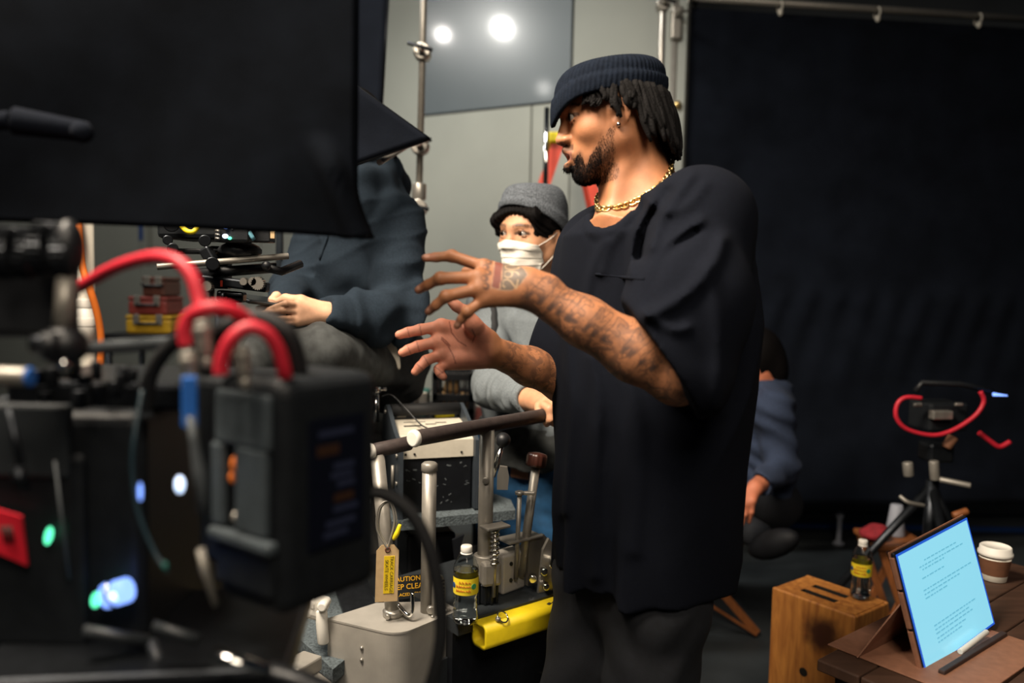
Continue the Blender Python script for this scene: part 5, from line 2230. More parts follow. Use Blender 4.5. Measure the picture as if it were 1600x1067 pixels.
# phone
M['phone_glass'] = mat('phone_glass', '#15181c', .15, noise=.05)
uy = np.array([-.52, -.84, .10])
uy /= np.linalg.norm(uy)
nz_ = np.array([.30, .02, 1.0])
nz_ -= uy * (nz_ @ uy)
nz_ /= np.linalg.norm(nz_)
ux = np.cross(uy, nz_)
Rph = np.stack([ux, uy, nz_], 1)
cen = P(411, 470, 1.955)
ph = Thing('phone', 'dark phone held in both hands of the hooded man', 'phone', cen)
ph.part('case', MB().box(cen, (.075, .145, .009), Rph, .004, 3), 'grey_plastic')
ph.part('screen', MB().box(cen + Rph[:, 2] * (.005 if Rph[2, 2] > 0 else -.005), (.068, .136, .001), Rph, .0004), 'phone_glass')
# paper in the back pocket
pp = spline([P(606, 529, 2.16), P(614, 545, 2.15), P(621, 560, 2.15), P(624, 577, 2.16)], 12)
m_ = MB()
wv = np.array([.0, .03, .012])
sh_ = [0.3, .7, 1, 1, .9, .8, .7, .6, .5, .45, .4, .3, .2, .2]
m_.grid(lambda u, v: pp[int(round(u * (len(pp) - 1)))] + (v - .5) * 2 * np.array([.010, .004, .003]) * sh_[min(13, int(u * 12))], 12, 3, .0012)
single('folded_paper', m_, 'paper', 'small white folded paper sticking out behind the hooded man', 'paper', pp[6])
# the tall operator seat he sits on
sq = P(600, 600, 2.44)
seat = Thing('operator_seat', 'black padded camera operator seat under the hooded man', 'seat', (sq[0], sq[1], 0))
zse = pc.bounds()[0][2]
zs_ = P(600, 590, 2.44)[2] - .135
seat.part('cushion', MB().box((sq[0] - .02, sq[1] - .02, zs_ - .03), (.40, .36, .07), yawm(-30), .03, 3), 'rubber')
seat.part('column', MB().cyl((sq[0], sq[1], .28), (sq[0], sq[1], zs_ - .05), .04, n=18), 'steel')
seat.part('collar', MB().cyl((sq[0], sq[1], .75), (sq[0], sq[1], .83), .055, n=20, bev=.006), 'black_metal')
seat.part('base', MB().cyl((sq[0], sq[1], 0), (sq[0], sq[1], .30), .13, n=28, bev=.02), 'black_paint')

# ------------------------------------------------------------------ the seated person in the dark at the right
def PD(px, py, Y):
    return P(px, py, Y * 1.17)


Dp = Thing('person', 'person in a denim jacket sitting in the dark behind the man in black', 'person', (PD(1180, 800, 2.65)[0], 2.68, .5))
HDo = PD(1178, 560, 2.66)
dF = np.array([-.93, -.3, -.15])
dF /= np.linalg.norm(dF)
hsd, dB = head_sdf(HDo, dF, (0, 0, 1), 1.0)


def dl(x, y, z):
    return HDo + dB @ np.array([x, y, z])


db = SDF()
db.sub(hsd, k=.02)
nbd = PD(1190, 618, 2.68)
Sd, Ed, Wd_ = PD(1207, 640, 2.55), PD(1222, 728, 2.55), PD(1180, 762, 2.38)
db.cap(dl(-.02, 0, -.05), nbd, .055, .06, k=.03)
db.cap(nbd, PD(1185, 760, 2.72), .10, .11, k=.05)
db.chain([Sd, Ed], [.05, .042], k=.03)
db.chain([Ed, Wd_], [.04, .028], k=.02)
S2, E2, W2 = PD(1150, 640, 2.85), PD(1140, 730, 2.85), PD(1120, 770, 2.65)
db.chain([S2, E2, W2, PD(1112, 785, 2.6)], [.05, .042, .028, .03], k=.03)
kn = [(1176, 782), (1168, 786), (1160, 787), (1153, 784)]
tp = [[(1174, 800), (1170, 815)], [(1164, 804), (1160, 818)], [(1156, 803), (1150, 815)], [(1149, 798), (1146, 807)]]
for i in range(4):
    k0 = PD(*kn[i], 2.34)
    db.cap(Wd_, k0, .019, .0145, k=.014)
    db.chain([k0, PD(*tp[i][0], 2.335), PD(*tp[i][1], 2.35)], [.0105, .0095, .008], k=.004)
db.chain([Wd_, PD(1166, 774, 2.36), PD(1156, 790, 2.37)], [.016, .013, .009], k=.006)
v_, q_ = net(db, .004)
colD, _ = simple_skin(v_, HDo, dB, 1.0, '#b0694c')
Dp.part('body', (v_, q_, {'Col': colD}), 'skin_plain')
eyeballs(Dp, HDo, dB, 1.0, (1, 0, 0))
hd_ = SDF((HDo, dB, 1.0))
hd_.ell((-.010, 0, .012), (.110, .092, .115))
hd_.ell((-.062, 0, -.05), (.066, .090, .10), k=.03)
hd_.ell((.11, 0, -.05), (.10, .12, .11), k=.01, mode='s')
hd2 = SDF()
hd2.sub(hd_, k=.001)
v_, q_ = net(hd2, .005)
Dp.part('hair', (v_, q_), 'hair_black')
dj = SDF()
dj.cap(nbd - (0, 0, .02), PD(1187, 770, 2.72), .13, .14, k=.05)
dj.cap(nbd - (0, 0, .02), Sd, .075, .07, k=.05)
dj.cap(nbd - (0, 0, .02), S2, .075, .07, k=.05)
dj.chain([Sd, Ed], [.072, .062], k=.04)
dj.chain([Ed, Wd_ + (Ed - Wd_) * .1], [.060, .042], k=.03)
dj.chain([S2, E2, W2], [.07, .06, .042], k=.04)
wdd = (Wd_ - Ed) / np.linalg.norm(Wd_ - Ed)
dj.cap(Wd_ - wdd * .008, Wd_ + wdd * .2, .05, .06, k=.003, mode='s')
dj.cap(nbd + (0, 0, .04), dl(-.02, 0, -.06), .062, .068, k=.008, mode='s')
dj.fn(lambda p: (.005 * np.sin(p[:, 2] * 85 + p[:, 0] * 40 + 2 * wob(p, 12, 61)) + .003 * wob(p, 24, 62)).astype(np.float32), (-9, -9, -9), (9, 9, 9), mode='d')
v_, q_ = net(dj, .007)
Dp.part('jacket', (v_, q_), 'jacket')
dpn = SDF()
hd0 = PD(1190, 800, 2.74)
hd0[2] = .53
dpn.chain([hd0 + (.04, -.06, 0), hd0 + np.array([-.36, -.22, .04]), hd0 + np.array([-.40, -.22, -.42])], [.10, .075, .055], k=.04)
dpn.chain([hd0 + (-.02, .12, 0), hd0 + np.array([-.42, .02, .05]), hd0 + np.array([-.10, -.30, -.06])], [.10, .075, .052], k=.04)
v_, q_ = net(dpn, .009)
Dp.part('trousers', (v_, q_), 'black_denim')
Dp.part('shoe', MB().sphere(PD(1208, 850, 2.36), (.045, .115, .05), 16, 10, rotm('Y', 0) @ yawm(35) @ rotm('X', -30)), 'shoe', label='dark shoe of the crossed leg')
Dp.part('shoe', MB().sphere(hd0 + np.array([-.44, -.26, -.49]), (.05, .13, .045), 16, 10, yawm(-70)), 'shoe')

# ================================================================== THE CAMERA DOLLY
DZ = .68                       # top of its deck
dl_ = Thing('camera_dolly', 'steel camera dolly with brown push bar and posts in front of the masked man', 'dolly', (-.05, 1.9, 0))
RZ = 1.073
barL, barR = PZ(648, 685, RZ), PZ(872, 645, RZ)
bd_ = (barR - barL) / np.linalg.norm(barR - barL)
bar = dl_.part('push_bar', MB().cyl(barL, barR, .0165, n=20, bev=.002), 'brown_bar')
dl_.part('end_cap', MB().cyl(barL - bd_ * .008, barL + bd_ * .006, .0175, n=20, bev=.004), 'white_plastic', bar, label='pale end cap')
hL, hR = P(580, 705, 1.665), P(641, 692, 1.72)
hdv = (hR - hL) / np.linalg.norm(hR - hL)
sb = dl_.part('short_bar', MB().cyl(hL, hR, .0158, n=20, bev=.003), 'brown_bar')
dl_.part('end_cap', MB().cyl(hL - hdv * .006, hL + hdv * .006, .0168, n=20, bev=.004), 'white_plastic', sb, label='pale end cap')


def xy(px, py, z):
    return PZ(px, py, z)


# main post under the bar
t_ = (PZ(757, 664, RZ) - barL) @ bd_
pm = barL + bd_ * t_
postb = np.array([pm[0], pm[1], DZ])
dl_.part('post', MB().cyl(postb, (pm[0], pm[1], RZ - .008), .0165, n=20), 'alu')
m_ = MB().cyl((pm[0], pm[1] - .017, .955), (pm[0], pm[1] - .024, .955), .008, n=12, bev=.002)
m_.cyl((pm[0], pm[1] - .024, .955), (pm[0], pm[1] - .0265, .955), .004, n=8)
dl_.part('bolt', m_, 'steel')
pl = MB().prism([(-.012, 0), (.012, 0), (.014, .03), (.010, .05), (-.006, .052), (-.012, .03)], (pm[0] + .036, pm[1] - .006, .935), (1, 0, 0), (0, 0, 1), .012)
dl_.part('latch_plate', pl, 'steel')
# spring plunger beside the post
sp0 = PZ(767, 862, DZ)
sx = PZ(768, 945, DZ)
sxx = np.array([pm[0] + .022, pm[1] - .030, 0])
m_ = MB()
zc0, zc1 = DZ + .165, DZ + .085
m_.box((sxx[0], sxx[1], zc0 + .012), (.06, .035, .006), yawm(35), .002)
dl_.part('plunger_cap', m_, 'steel')
hx = [sxx + np.array([.0095 * cos(a), .0095 * sin(a), zc1 + .004 + (zc0 - zc1) * a / (2 * pi * 8)]) for a in np.linspace(0, 2 * pi * 8, 130)]
dl_.part('spring', MB().tube(hx, .0019, 6), 'chrome')
dl_.part('plunger_rod', MB().cyl(sxx + (0, 0, DZ + .02), sxx + (0, 0, zc0 + .012), .005, n=10), 'steel')
m_ = MB().cyl((pm[0], pm[1], DZ + .055), (pm[0], pm[1], DZ + .105), .025, n=22, bev=.003)
m_.box((pm[0] + .012, pm[1] - .016, DZ + .07), (.045, .04, .055), yawm(20), .008)
dl_.part('clamp_block', m_, 'alu')
dl_.part('post_socket', MB().cyl((pm[0] + .004, pm[1], DZ), (pm[0] + .004, pm[1], DZ + .045), .028, n=22, bev=.004), 'black_metal')
m_ = MB()
for i in range(5):
    a = -2.6 + i * .5
    m_.box((pm[0] + .004 + .029 * cos(a), pm[1] + .029 * sin(a), DZ + .024), (.006, .006, .046), yawm(math.degrees(a)), .001)
dl_.part('socket_ribs', m_, 'black_metal')

# second round post with a domed cap, left of the bottle
q2 = PZ(668, 955, DZ)
top2 = P(667, 722, q2[1])[2]
pp2 = np.array([q2[0], q2[1], 0])
m_ = MB().lathe([(.0155, DZ), (.0155, top2 - .018)], pp2, n=20)
dl_.part('post', m_, 'alu')
dl_.part('post_cap', MB().lathe([(.0155, top2 - .02), (.0175, top2 - .018), (.0175, top2 - .004), (.013, top2), (0, top2 + .002)], pp2, n=20), 'alu')
m_ = MB().prism([(-.014, 0), (.014, 0), (.014, .06), (.006, .085), (-.010, .085), (-.014, .06)], pp2 + (.022, -.012, DZ + .0), (.8, .6, 0), (0, 0, 1), .010)
dl_.part('finned_clip', m_, 'steel')
m_ = MB()
for i in range(6):
    m_.box(pp2 + (.026, -.018, DZ + .035 + i * .008), (.02, .012, .003), yawm(36), .0008)
dl_.part('clip_fins', m_, 'black_metal')
dl_.part('bolt', MB().cyl(pp2 + (.008, -.015, DZ + .012), pp2 + (.010, -.026, DZ + .012), .009, n=12, bev=.002), 'steel')

# left post with the tag
q3 = PZ(614, 962, DZ)
dl_.part('post', MB().cyl(q3, hL + hdv * .014 - (0, 0, .01), .0155, n=20), 'alu')
dl_.part('post_foot', MB().lathe([(.020, 0), (.022, .004), (.022, .012), (.0165, .016)], q3, n=20), 'steel')
m_ = MB().tube(spline([q3 + (.012, -.012, .03), q3 + (.034, -.026, .014), q3 + (.044, -.030, .022), q3 + (.044, -.028, .062)], 18), .0042, 8)
dl_.part('lock_pin', m_, 'chrome')
dl_.part('bolt', MB().cyl(q3 + (-.006, -.018, .008), q3 + (-.008, -.028, .008), .006, n=10, bev=.002), 'steel')


# steel end box with the rounded front corner
ca, cb_, cc_ = PZ(512, 966, DZ), PZ(622, 992, DZ), PZ(716, 953, DZ)
cd_ = ca + (cc_ - cb_) * 1.1


def rounded_quad(a, b, c, d, r, n=10):
    """corner b rounded"""
    u = (a - b) / np.linalg.norm(a - b)
    w = (c - b) / np.linalg.norm(c - b)
    co = u @ w
    al = math.acos(co)
    L = r / math.tan(al / 2)
    bis = (u + w) / np.linalg.norm(u + w)
    o = b + bis * (r / sin(al / 2))
    p0, p1 = b + u * L, b + w * L
    a0, a1 = math.atan2(*(p0 - o)[[1, 0]]), math.atan2(*(p1 - o)[[1, 0]])
    while a1 - a0 > pi:
        a1 -= 2 * pi
    while a0 - a1 > pi:
        a1 += 2 * pi
    arc = [o + np.array([r * cos(t), r * sin(t), 0]) for t in np.linspace(a0, a1, n)]
    return [a] + arc + [c] + (d if isinstance(d, list) else [d])


def slab(mb, poly, z0, z1, smooth_wall=True):
    k = len(poly)
    poly = [np.array([q[0], q[1], 0]) for q in poly]
    area_ = sum(poly[i][0] * poly[(i + 1) % k][1] - poly[(i + 1) % k][0] * poly[i][1] for i in range(k))
    if area_ < 0:
        poly = poly[::-1]
    v = [q + (0, 0, z0) for q in poly] + [q + (0, 0, z1) for q in poly]
    mb.add(v, [tuple(range(k, 2 * k)), tuple(reversed(range(k)))], False)
    mb.add(v, [(i, (i + 1) % k, k + (i + 1) % k, k + i) for i in range(k)], False)
    return mb


boxp = rounded_quad(ca, cb_, cc_, [PZ(690, 939, DZ), PZ(588, 942, DZ)], .05, 14)
eb = dl_.part('end_box', slab(MB(), boxp, .16, DZ - .004), 'alu_paint')
dl_.part('end_box_lid', slab(MB(), [(q - (ca + cc_) / 2) * 1.012 + (ca + cc_) / 2 for q in boxp], DZ - .004, DZ), 'alu_paint', eb)
ud = (cb_ - ca) / np.linalg.norm(cb_ - ca)
nd = np.array([ud[1], -ud[0], 0])
for f, zz in ((.5, .045), (.5, .07), (.33, .16)):
    c_ = ca + (cb_ - ca) * f - (0, 0, zz)
    dl_.part('rivet', MB().sphere(c_ + nd * .001, .0042, 10, 6), 'steel', eb)
rd_ = (cc_ - cb_) / np.linalg.norm(cc_ - cb_)
rn = np.array([rd_[1], -rd_[0], 0])
for f in (.62, .9):
    dl_.part('rivet', MB().sphere(cb_ + (cc_ - cb_) * f + (0, 0, .001) - rn * .012, .0042, 10, 6), 'steel', eb)
m_ = MB()
c_ = cb_ + (cc_ - cb_) * .86 - (0, 0, .21)
m_.box(c_ + rn * .004, (.085, .006, .24), np.stack([rd_, -rn, [0, 0, 1]], 1), .002)
acp = dl_.part('access_plate', m_, 'dark_plastic', eb)

# main deck, right of the box
da = cc_ - rd_ * .004
db_ = PZ(872, 900, DZ - .004)
fd_ = (PZ(862, 925, DZ) - PZ(716, 968, DZ))
fd_ /= np.linalg.norm(fd_)
fn2 = np.array([fd_[1], -fd_[0], 0])
D0 = PZ(716, 972, DZ)
D1 = D0 + fd_ * .42
deckp = [D0, D1, D1 - fn2 * .34, D0 - fn2 * .30]
dl_.part('deck', slab(MB(), deckp, DZ - .03, DZ - .001), 'dark_plastic')
dl_.part('front_apron', slab(MB(), [D0 - fn2 * .02, D1 - fn2 * .02, D1 - fn2 * .05, D0 - fn2 * .05], .18, DZ - .03), 'black_paint')
for f, zz, r_ in ((.26, .20, .010), (.36, .17, .006), (.30, .15, .006)):
    c_ = D0 + fd_ * f - fn2 * .02 - (0, 0, zz)
    dl_.part('bolt', MB().cyl(c_, c_ + fn2 * .012, r_, n=12, bev=.002), 'steel')
dl_.part('chassis', slab(MB(), [D0 - fn2 * .055, D1 - fn2 * .055, D1 - fn2 * .34, D0 - fn2 * .34], .14, DZ - .032), 'black_paint')
for fx in (.03, .36):
    for ny in (-.10, -.30):
        c_ = D0 + fd_ * fx + fn2 * ny
        dl_.part('wheel', MB().cyl((c_[0] - .025 * fd_[0], c_[1] - .025 * fd_[1], .1), (c_[0] + .025 * fd_[0], c_[1] + .025 * fd_[1], .1), .1, n=28, bev=.012), 'rubber')

# yellow foam pad along the front edge
RY = np.stack([fd_, -fn2, [0, 0, 1]], 1)


def pad_section(r=.027, n=8):
    pts = []
    for cx_, cy_, a0 in ((.012, .012, 0), (-.012, .012, 90), (-.012, -.012, 180), (.012, -.012, 270)):
        for i in range(n):
            a = radians(a0 + 90 * i / (n - 1))
            pts.append((cx_ + (r - .012) * cos(a), cy_ + (r - .012) * sin(a)))
    return pts


P0 = PZ(744, 990, DZ - .03)
pc0 = P0 + fn2 * .010
sec = pad_section(.027)
inn = pad_section(.019)
L_pad = .30
V, F_ = [], []
k = len(sec)
tilt_ = rotm('X', 0)
for j, (t, sc_) in enumerate(((0, inn), (0, sec), (L_pad, sec), (L_pad, inn))):
    for (a, b) in sc_:
        V.append(pc0 + fd_ * t + fn2 * a + np.array([0, 0, b]))
for j in range(4):
    j2 = (j + 1) % 4
    for i in range(k):
        i2 = (i + 1) % k
        F_.append((j * k + i, j * k + i2, j2 * k + i2, j2 * k + i))
pad = dl_.part('foam_pad', MB().add(V, F_, True), 'yellow_pad', label='yellow foam edge pad', smooth=None)
for f in (.048, .232):
    c_ = pc0 + fd_ * f + fn2 * .018 + np.array([0, 0, .028])
    m_ = MB().torus(c_ + (0, 0, .006), .0125, .0016, np.array([.5, -.5, .8]), 24, 6)
    dl_.part('split_ring', m_, 'chrome', pad)
    dl_.part('pin_head', MB().cyl(c_ - fd_ * .012, c_ - fd_ * .012 + (0, 0, .008), .006, n=10, bev=.002), 'steel', pad)
m_ = MB()
for f in (.185, .20, .214):
    m_.box(pc0 + fd_ * f + fn2 * .010 + (0, 0, .0275), (.012, .008, .002), RY @ rotm('Z', 20), .001)
dl_.part('worn_mark', m_, 'ink', pad, label='black worn lettering on the pad')

# valve bracket, right of the plunger
vb = PZ(818, 920, DZ)
m_ = MB().box(vb + (-.038, -.0, .045), (.075, .045, .09), RY @ rotm('Z', 8), .005)
blk = dl_.part('valve_block', m_, 'alu_paint')
for (a, b) in ((-.06, .03), (-.03, .03), (-.06, .07), (-.03, .068)):
    c_ = vb + (a + .0, -.026, b)
    dl_.part('screw', MB().cyl(c_ + (0, .004, 0), c_ - (0, .002, 0), .0045, n=10), 'black_metal', blk)
dl_.part('bracket_plate', MB().prism([(0, 0), (.07, 0), (.07, .09), (.045, .115), (.012, .115), (0, .10)], vb + (.004, .012, .005), RY[:, 0], (0, 0, 1), .010), 'steel')
dl_.part('bracket_plate', MB().prism([(0, 0), (.05, 0), (.055, .10), (.03, .125), (.012, .10)], vb + (.030, -.018, .0), RY[:, 0] * .8 + np.array([.1, -.1, 0]), (0, 0, 1), .008), 'steel')
for (a, b, c2, r_) in ((.02, -.01, .03, .010), (.045, -.03, .055, .009), (.05, -.03, .02, .008), (.07, -.02, .07, .014)):
    c_ = vb + (a, b, c2)
    dl_.part('bolt', MB().cyl(c_ + (0, .01, 0), c_ - (0, .012, 0), r_, n=12, bev=.003), 'chrome')
dl_.part('top_bracket', MB().box(vb + (-.01, .012, .118), (.10, .05, .006), RY, .002), 'steel')
# lever with the brown knob
lv0 = P(814, 900, vb[1] + .0)
lv1 = P(838, 722, vb[1] + .03)
lvd = (lv1 - lv0) / np.linalg.norm(lv1 - lv0)
lev = dl_.part('lever', MB().cyl(lv0, lv1, .0105, n=14), 'alu')
kn_ = MB()
n_ = 40
prof = [(.012, -.012), (.0215, -.010), (.023, -.004), (.023, .014), (.0205, .020), (.008, .023), (0, .0225)]
X_, Y_, Z_ = basis(lvd)
vv = []
for (r, h) in prof:
    for i in range(n_):
        a = 2 * pi * i / n_
        rr = r * (1 + (.05 * cos(a * 12) if .02 < r else 0))
        vv.append(lv1 + X_ * rr * cos(a) + Y_ * rr * sin(a) + Z_ * h)
ff = [(j * n_ + i, j * n_ + (i + 1) % n_, (j + 1) * n_ + (i + 1) % n_, (j + 1) * n_ + i) for j in range(len(prof) - 1) for i in range(n_)]
kn_.add(vv, ff, True)
M['knob_brown'] = mat('knob_brown', '#3c2019', .35, noise=.15, nscale=60)
dl_.part('knob', kn_, 'knob_brown', lev, label='fluted brown knob')
r0 = P(806, 905, vb[1] - .02)
r1 = P(812, 770, vb[1] - .005)
rod = dl_.part('thin_rod', MB().cyl(r0, r1, .0055, n=10), 'alu')
m_ = MB().cyl(r1 - (0, 0, .004), r1 + (0, 0, .004), .011, n=14, bev=.002)
m_.box(r1 + (.022, 0, .0), (.026, .012, .008), None, .002)
dl_.part('rod_clip', m_, 'steel', rod)
# lever with black ball
b0, b1 = P(770, 745, 1.88), P(786, 690, 1.90)
lev2 = dl_.part('lever', MB().cyl(b0, b1, .0062, n=12), 'chrome')
dl_.part('ball_knob', MB().sphere(b1 + (0, 0, .004), .0185, 16, 10), 'black_plastic', lev2, label='black ball knob')

M['panel_paint'] = mat('panel_paint', '#b9b3a4', .6, noise=.06, nscale=50)
# control console: cheek plates, bar handle, white sloped top, black front
cy = 2.0
k0, k1 = P(626, 705, cy), P(738, 688, cy + .06)
kx = (k1 - k0)
kx[2] = 0
kw = np.linalg.norm(kx)
kx /= kw
kn2 = np.array([kx[1], -kx[0], 0])            # towards the camera
RK = np.stack([kx, -kn2, [0, 0, 1]], 1)
zt1 = P(626, 690, cy)[2]
zb1 = P(626, 800, cy)[2]
base_k = np.array([k0[0], k0[1], 0])


def K(a, d, z):
    return base_k + kx * a - kn2 * d + np.array([0, 0, z])


con = dl_.part('console_body', MB().box(K(kw / 2, .10, (zt1 + zb1) / 2 - .01), (kw, .20, zt1 - zb1 + .02), RK, .004), 'black_paint')
# white sloped panel: front lip and top
m_ = MB()
pr = [(0, zt1 - .045), (0, zt1 + .0), (.03, zt1 + .012), (.15, zt1 + .032), (.16, zt1 + .025), (.16, zt1 - .045)]
vv = [K(-.002, d - .004, z) for d, z in pr] + [K(kw + .002, d - .004, z) for d, z in pr]
n_ = len(pr)
m_.add(vv, [tuple(range(n_)), tuple(reversed(range(n_, 2 * n_)))] + [(i, n_ + i, n_ + (i + 1) % n_, (i + 1) % n_) for i in range(n_)], False)
wp_ = dl_.part('panel', m_, 'panel_paint', con, label='off-white sloped top panel')
m_ = MB()
slope = np.array([0, 0, 0.0])
for (a, d, w_, h_) in ((.05, .09, .05, .010), (.10, .10, .03, .006), (.06, .12, .06, .004), (.13, .11, .03, .006)):
    z_s = zt1 + .012 + (d - .03) / .12 * .020
    m_.box(K(a, d, z_s + .0005), (w_, h_, .0012), RK @ rotm('X', 9.5), .0003)
dl_.part('panel_marks', m_, 'ink', con, label='small dark markings on the panel')
c_ = K(kw * .45, .009, zt1 + .012)
dl_.part('round_port', MB().cyl(c_, c_ + (kn2 * .006 + (0, 0, .006)), .0075, n=16, bev=.001), 'black_plastic', con)
for a in (.012, .035, kw - .03):
    c_ = K(a, -.004, zt1 - .033)
    dl_.part('screw', MB().cyl(c_, c_ + kn2 * .002, .0032, n=8), 'ink', con)
prng = random.Random(3)
m_ = MB()
for i in range(26):
    c_ = K(prng.uniform(.01, kw - .01), -.0005, prng.uniform(zb1 + .015, zt1 - .06))
    m_.box(c_, (prng.uniform(.002, .010), .001, prng.uniform(.0012, .004)), RK @ rotm('Y', prng.uniform(-60, 60)), .0002)
dl_.part('scuff_marks', m_, 'grey_plastic', con, kind='stuff')


def cheek(a, th):
    zz = zt1
    pts = [(-.055, zb1 - .02), (.20, zb1 - .02), (.20, zz + .03), (.17, zz + .065), (.145, zz + .074), (.12, zz + .065), (.02, zz + .02), (-.055, zz + .0)]
    if a > .1:
        pts = [(-.02, zb1), (.20, zb1), (.20, zz + .03), (.17, zz + .065), (.145, zz + .074), (.12, zz + .065), (.0, zz + .012), (-.02, zz)]
    mb = MB()
    v = [K(a, d, z) for d, z in pts] + [K(a + th, d, z) for d, z in pts]
    k_ = len(pts)
    mb.add(v, [tuple(range(k_)), tuple(reversed(range(k_, 2 * k_)))] + [(i, k_ + i, k_ + (i + 1) % k_, (i + 1) % k_) for i in range(k_)], False)
    return mb


M['cheek'] = mat('cheek', '#3a4148', .45, metal=.3, noise=.12, nscale=40)
ch = dl_.part('cheek_plate', cheek(-.014, .011), 'cheek')
dl_.part('cheek_plate', cheek(kw + .003, .010), 'cheek')
for d, z in ((-.03, zt1 - .03), (-.03, zt1 - .10), (.145, zt1 + .055)):
    c_ = K(-.014, d, z)
    dl_.part('screw', MB().cyl(c_, c_ - kx * .004, .006, n=12, bev=.001), 'steel', ch)
c_ = K(-.02, .0, zt1 - .07)
dl_.part('slide_rod', MB().cyl(c_ - (0, 0, .05), c_ + (0, 0, .01), .004, n=10), 'alu', ch)
dl_.part('bar_handle', MB().cyl(K(0, .145, zt1 + .058), K(kw, .145, zt1 + .058), .017, n=20), 'rubber')
dl_.part('side_edge', MB().cyl(K(-.008, .16, zt1 + .02), K(kw, .16, zt1 + .02), .006, n=10), 'alu')
m_ = MB().box(K(.03, .165, zt1 + .045), (.028, .02, .022), RK, .003)
dl_.part('switch_box', m_, 'white_plastic', label='small white switch box')
cbl = spline([K(-.03, .12, zt1 + .10), K(.0, .14, zt1 + .10), K(.03, .10, zt1 + .07), K(.06, .06, zt1 + .035), K(.08, .05, zt1 + .022)], 24)
dl_.part('cable', MB().tube(cbl, .0022, 8), 'black_plastic')
c_ = K(-.035, .19, zt1 + .02)
m_ = MB().cyl(c_, c_ + (0, 0, .08), .010, n=14)
m_.cyl(c_ + (0, 0, .08), c_ + (0, 0, .10), .015, n=14, bev=.003)
m_.cyl(c_ + (-.03, 0, .09), c_ + (.03, 0, .09), .006, n=10)
dl_.part('valve_stem', m_, 'chrome')
# pedestal and carpeted platforms
M['carpet'] = mat('carpet', '#4d565a', .95, noise=.5, nscale=160, bump=1.0, bscale=260, detail=2)
dl_.part('pedestal', MB().box(K(kw / 2, .12, .42), (kw * .7, .16, .60), RK, .01), 'black_paint')
pz1 = zb1 - .005
m_ = slab(MB(), [K(-.03, -.06, 0), K(kw + .11, -.04, 0), K(kw + .13, .06, 0), K(kw + .06, .26, 0), K(-.03, .26, 0)], pz1 - .025, pz1)
dl_.part('carpet_step', m_, 'carpet', label='grey carpet covered step')
m_ = MB().prism([(0, 0), (.030, .012), (.012, -.052), (.006, -.05)], K(kw * .62, -.08, pz1 - .05), kx, (0, 0, 1), .01)
dl_.part('gusset', m_, 'black_paint')
dl_.part('lower_plate', slab(MB(), [K(-.12, -.10, 0), K(kw + .12, -.06, 0), K(kw + .2, .30, 0), K(-.2, .30, 0)], DZ - .11, DZ - .09), 'dark_plastic')
# side channel and carpet at lower left
cz = .60
cpt = [PZ(405, 940, cz), PZ(520, 1046, cz), PZ(625, 960, cz), PZ(505, 880, cz)]
dl_.part('carpet_deck', slab(MB(), cpt, cz - .03, cz), 'carpet', label='grey carpet covered deck')
e0, e1 = PZ(392, 985, cz + .005), PZ(525, 1090, cz + .005)
ed = (e1 - e0) / np.linalg.norm(e1 - e0)
m_ = MB().box((e0 + e1) / 2 - (0, 0, .02), (np.linalg.norm(e1 - e0) * 1.3, .05, .04), np.stack([ed, np.cross([0, 0, 1], ed), [0, 0, 1]], 1), .004)
dl_.part('edge_rail', m_, 'alu_paint')
m_ = MB().box(PZ(470, 1042, cz + .02), (.05, .07, .03), np.stack([ed, np.cross([0, 0, 1], ed), [0, 0, 1]], 1) @ rotm('Z', 20), .004)
dl_.part('rail_bracket', m_, 'alu_paint')
pA, pB = P(520, 960, 1.86), P(572, 945, 1.80)
m_ = MB().hexa([P(545, 985, 1.76), P(590, 965, 1.80), P(560, 870, 2.0), P(512, 890, 1.96)],
               [P(545, 980, 1.76), P(592, 958, 1.80), P(560, 864, 2.0), P(512, 884, 1.96)])
dl_.part('slanted_plate', m_, 'black_metal')
# pale cast clamp at the left corner of the box
qc = P(494, 962, 1.62)
m_ = MB().box(qc + (.0, 0, .02), (.045, .04, .05), yawm(25) @ rotm('Y', 25), .012, 3)
m_.cyl(qc + (.012, -.01, .02), qc + (.018, -.01, -.055), .013, .012, n=16, bev=.004)
m_.cyl(qc + (-.03, .02, .045), qc + (.0, .0, .03), .012, n=14, bev=.004)
m_.box(qc + (-.010, -.012, .03), (.03, .02, .02), yawm(-20), .006)
m_.cyl(qc + (.018, -.03, .03), qc + (.02, .01, .03), .010, n=14, bev=.003)
dl_.part('cast_clamp', m_, 'white_plastic', label='off-white cast clamp')
# caution sticker on the slanted side behind the posts
M['sticker_black'] = mat('sticker_black', '#101416', .5, noise=.1)
M['sticker_ink'] = mat('sticker_ink', '#e0a81e', .6, noise=.05)
s0 = P(637, 917, 1.768)
su = np.array([.93, .30, .0])
su /= np.linalg.norm(su)
sv = np.array([-.10, .22, .95])
sv -= su * (sv @ su)
sv /= np.linalg.norm(sv)
Rs = np.stack([su, sv, np.cross(su, sv)], 1)
stk = dl_.part('caution_plate', MB().box(s0, (.115, .052, .004), Rs, .001), 'sticker_black')
m_ = MB()
nS = Rs[:, 2]
m_.text('CAUTION', s0 + nS * .0025 + sv * .018 - su * .004, su, sv, .0150)
m_.text('KEEP CLEAR', s0 + nS * .0025 + sv * .001, su, sv, .0165)
m_.text('PLACED HERE', s0 + nS * .0025 + sv * -.016, su, sv, .0095)
dl_.part('caution_text', m_, 'sticker_ink', stk, label='yellow caution lettering')

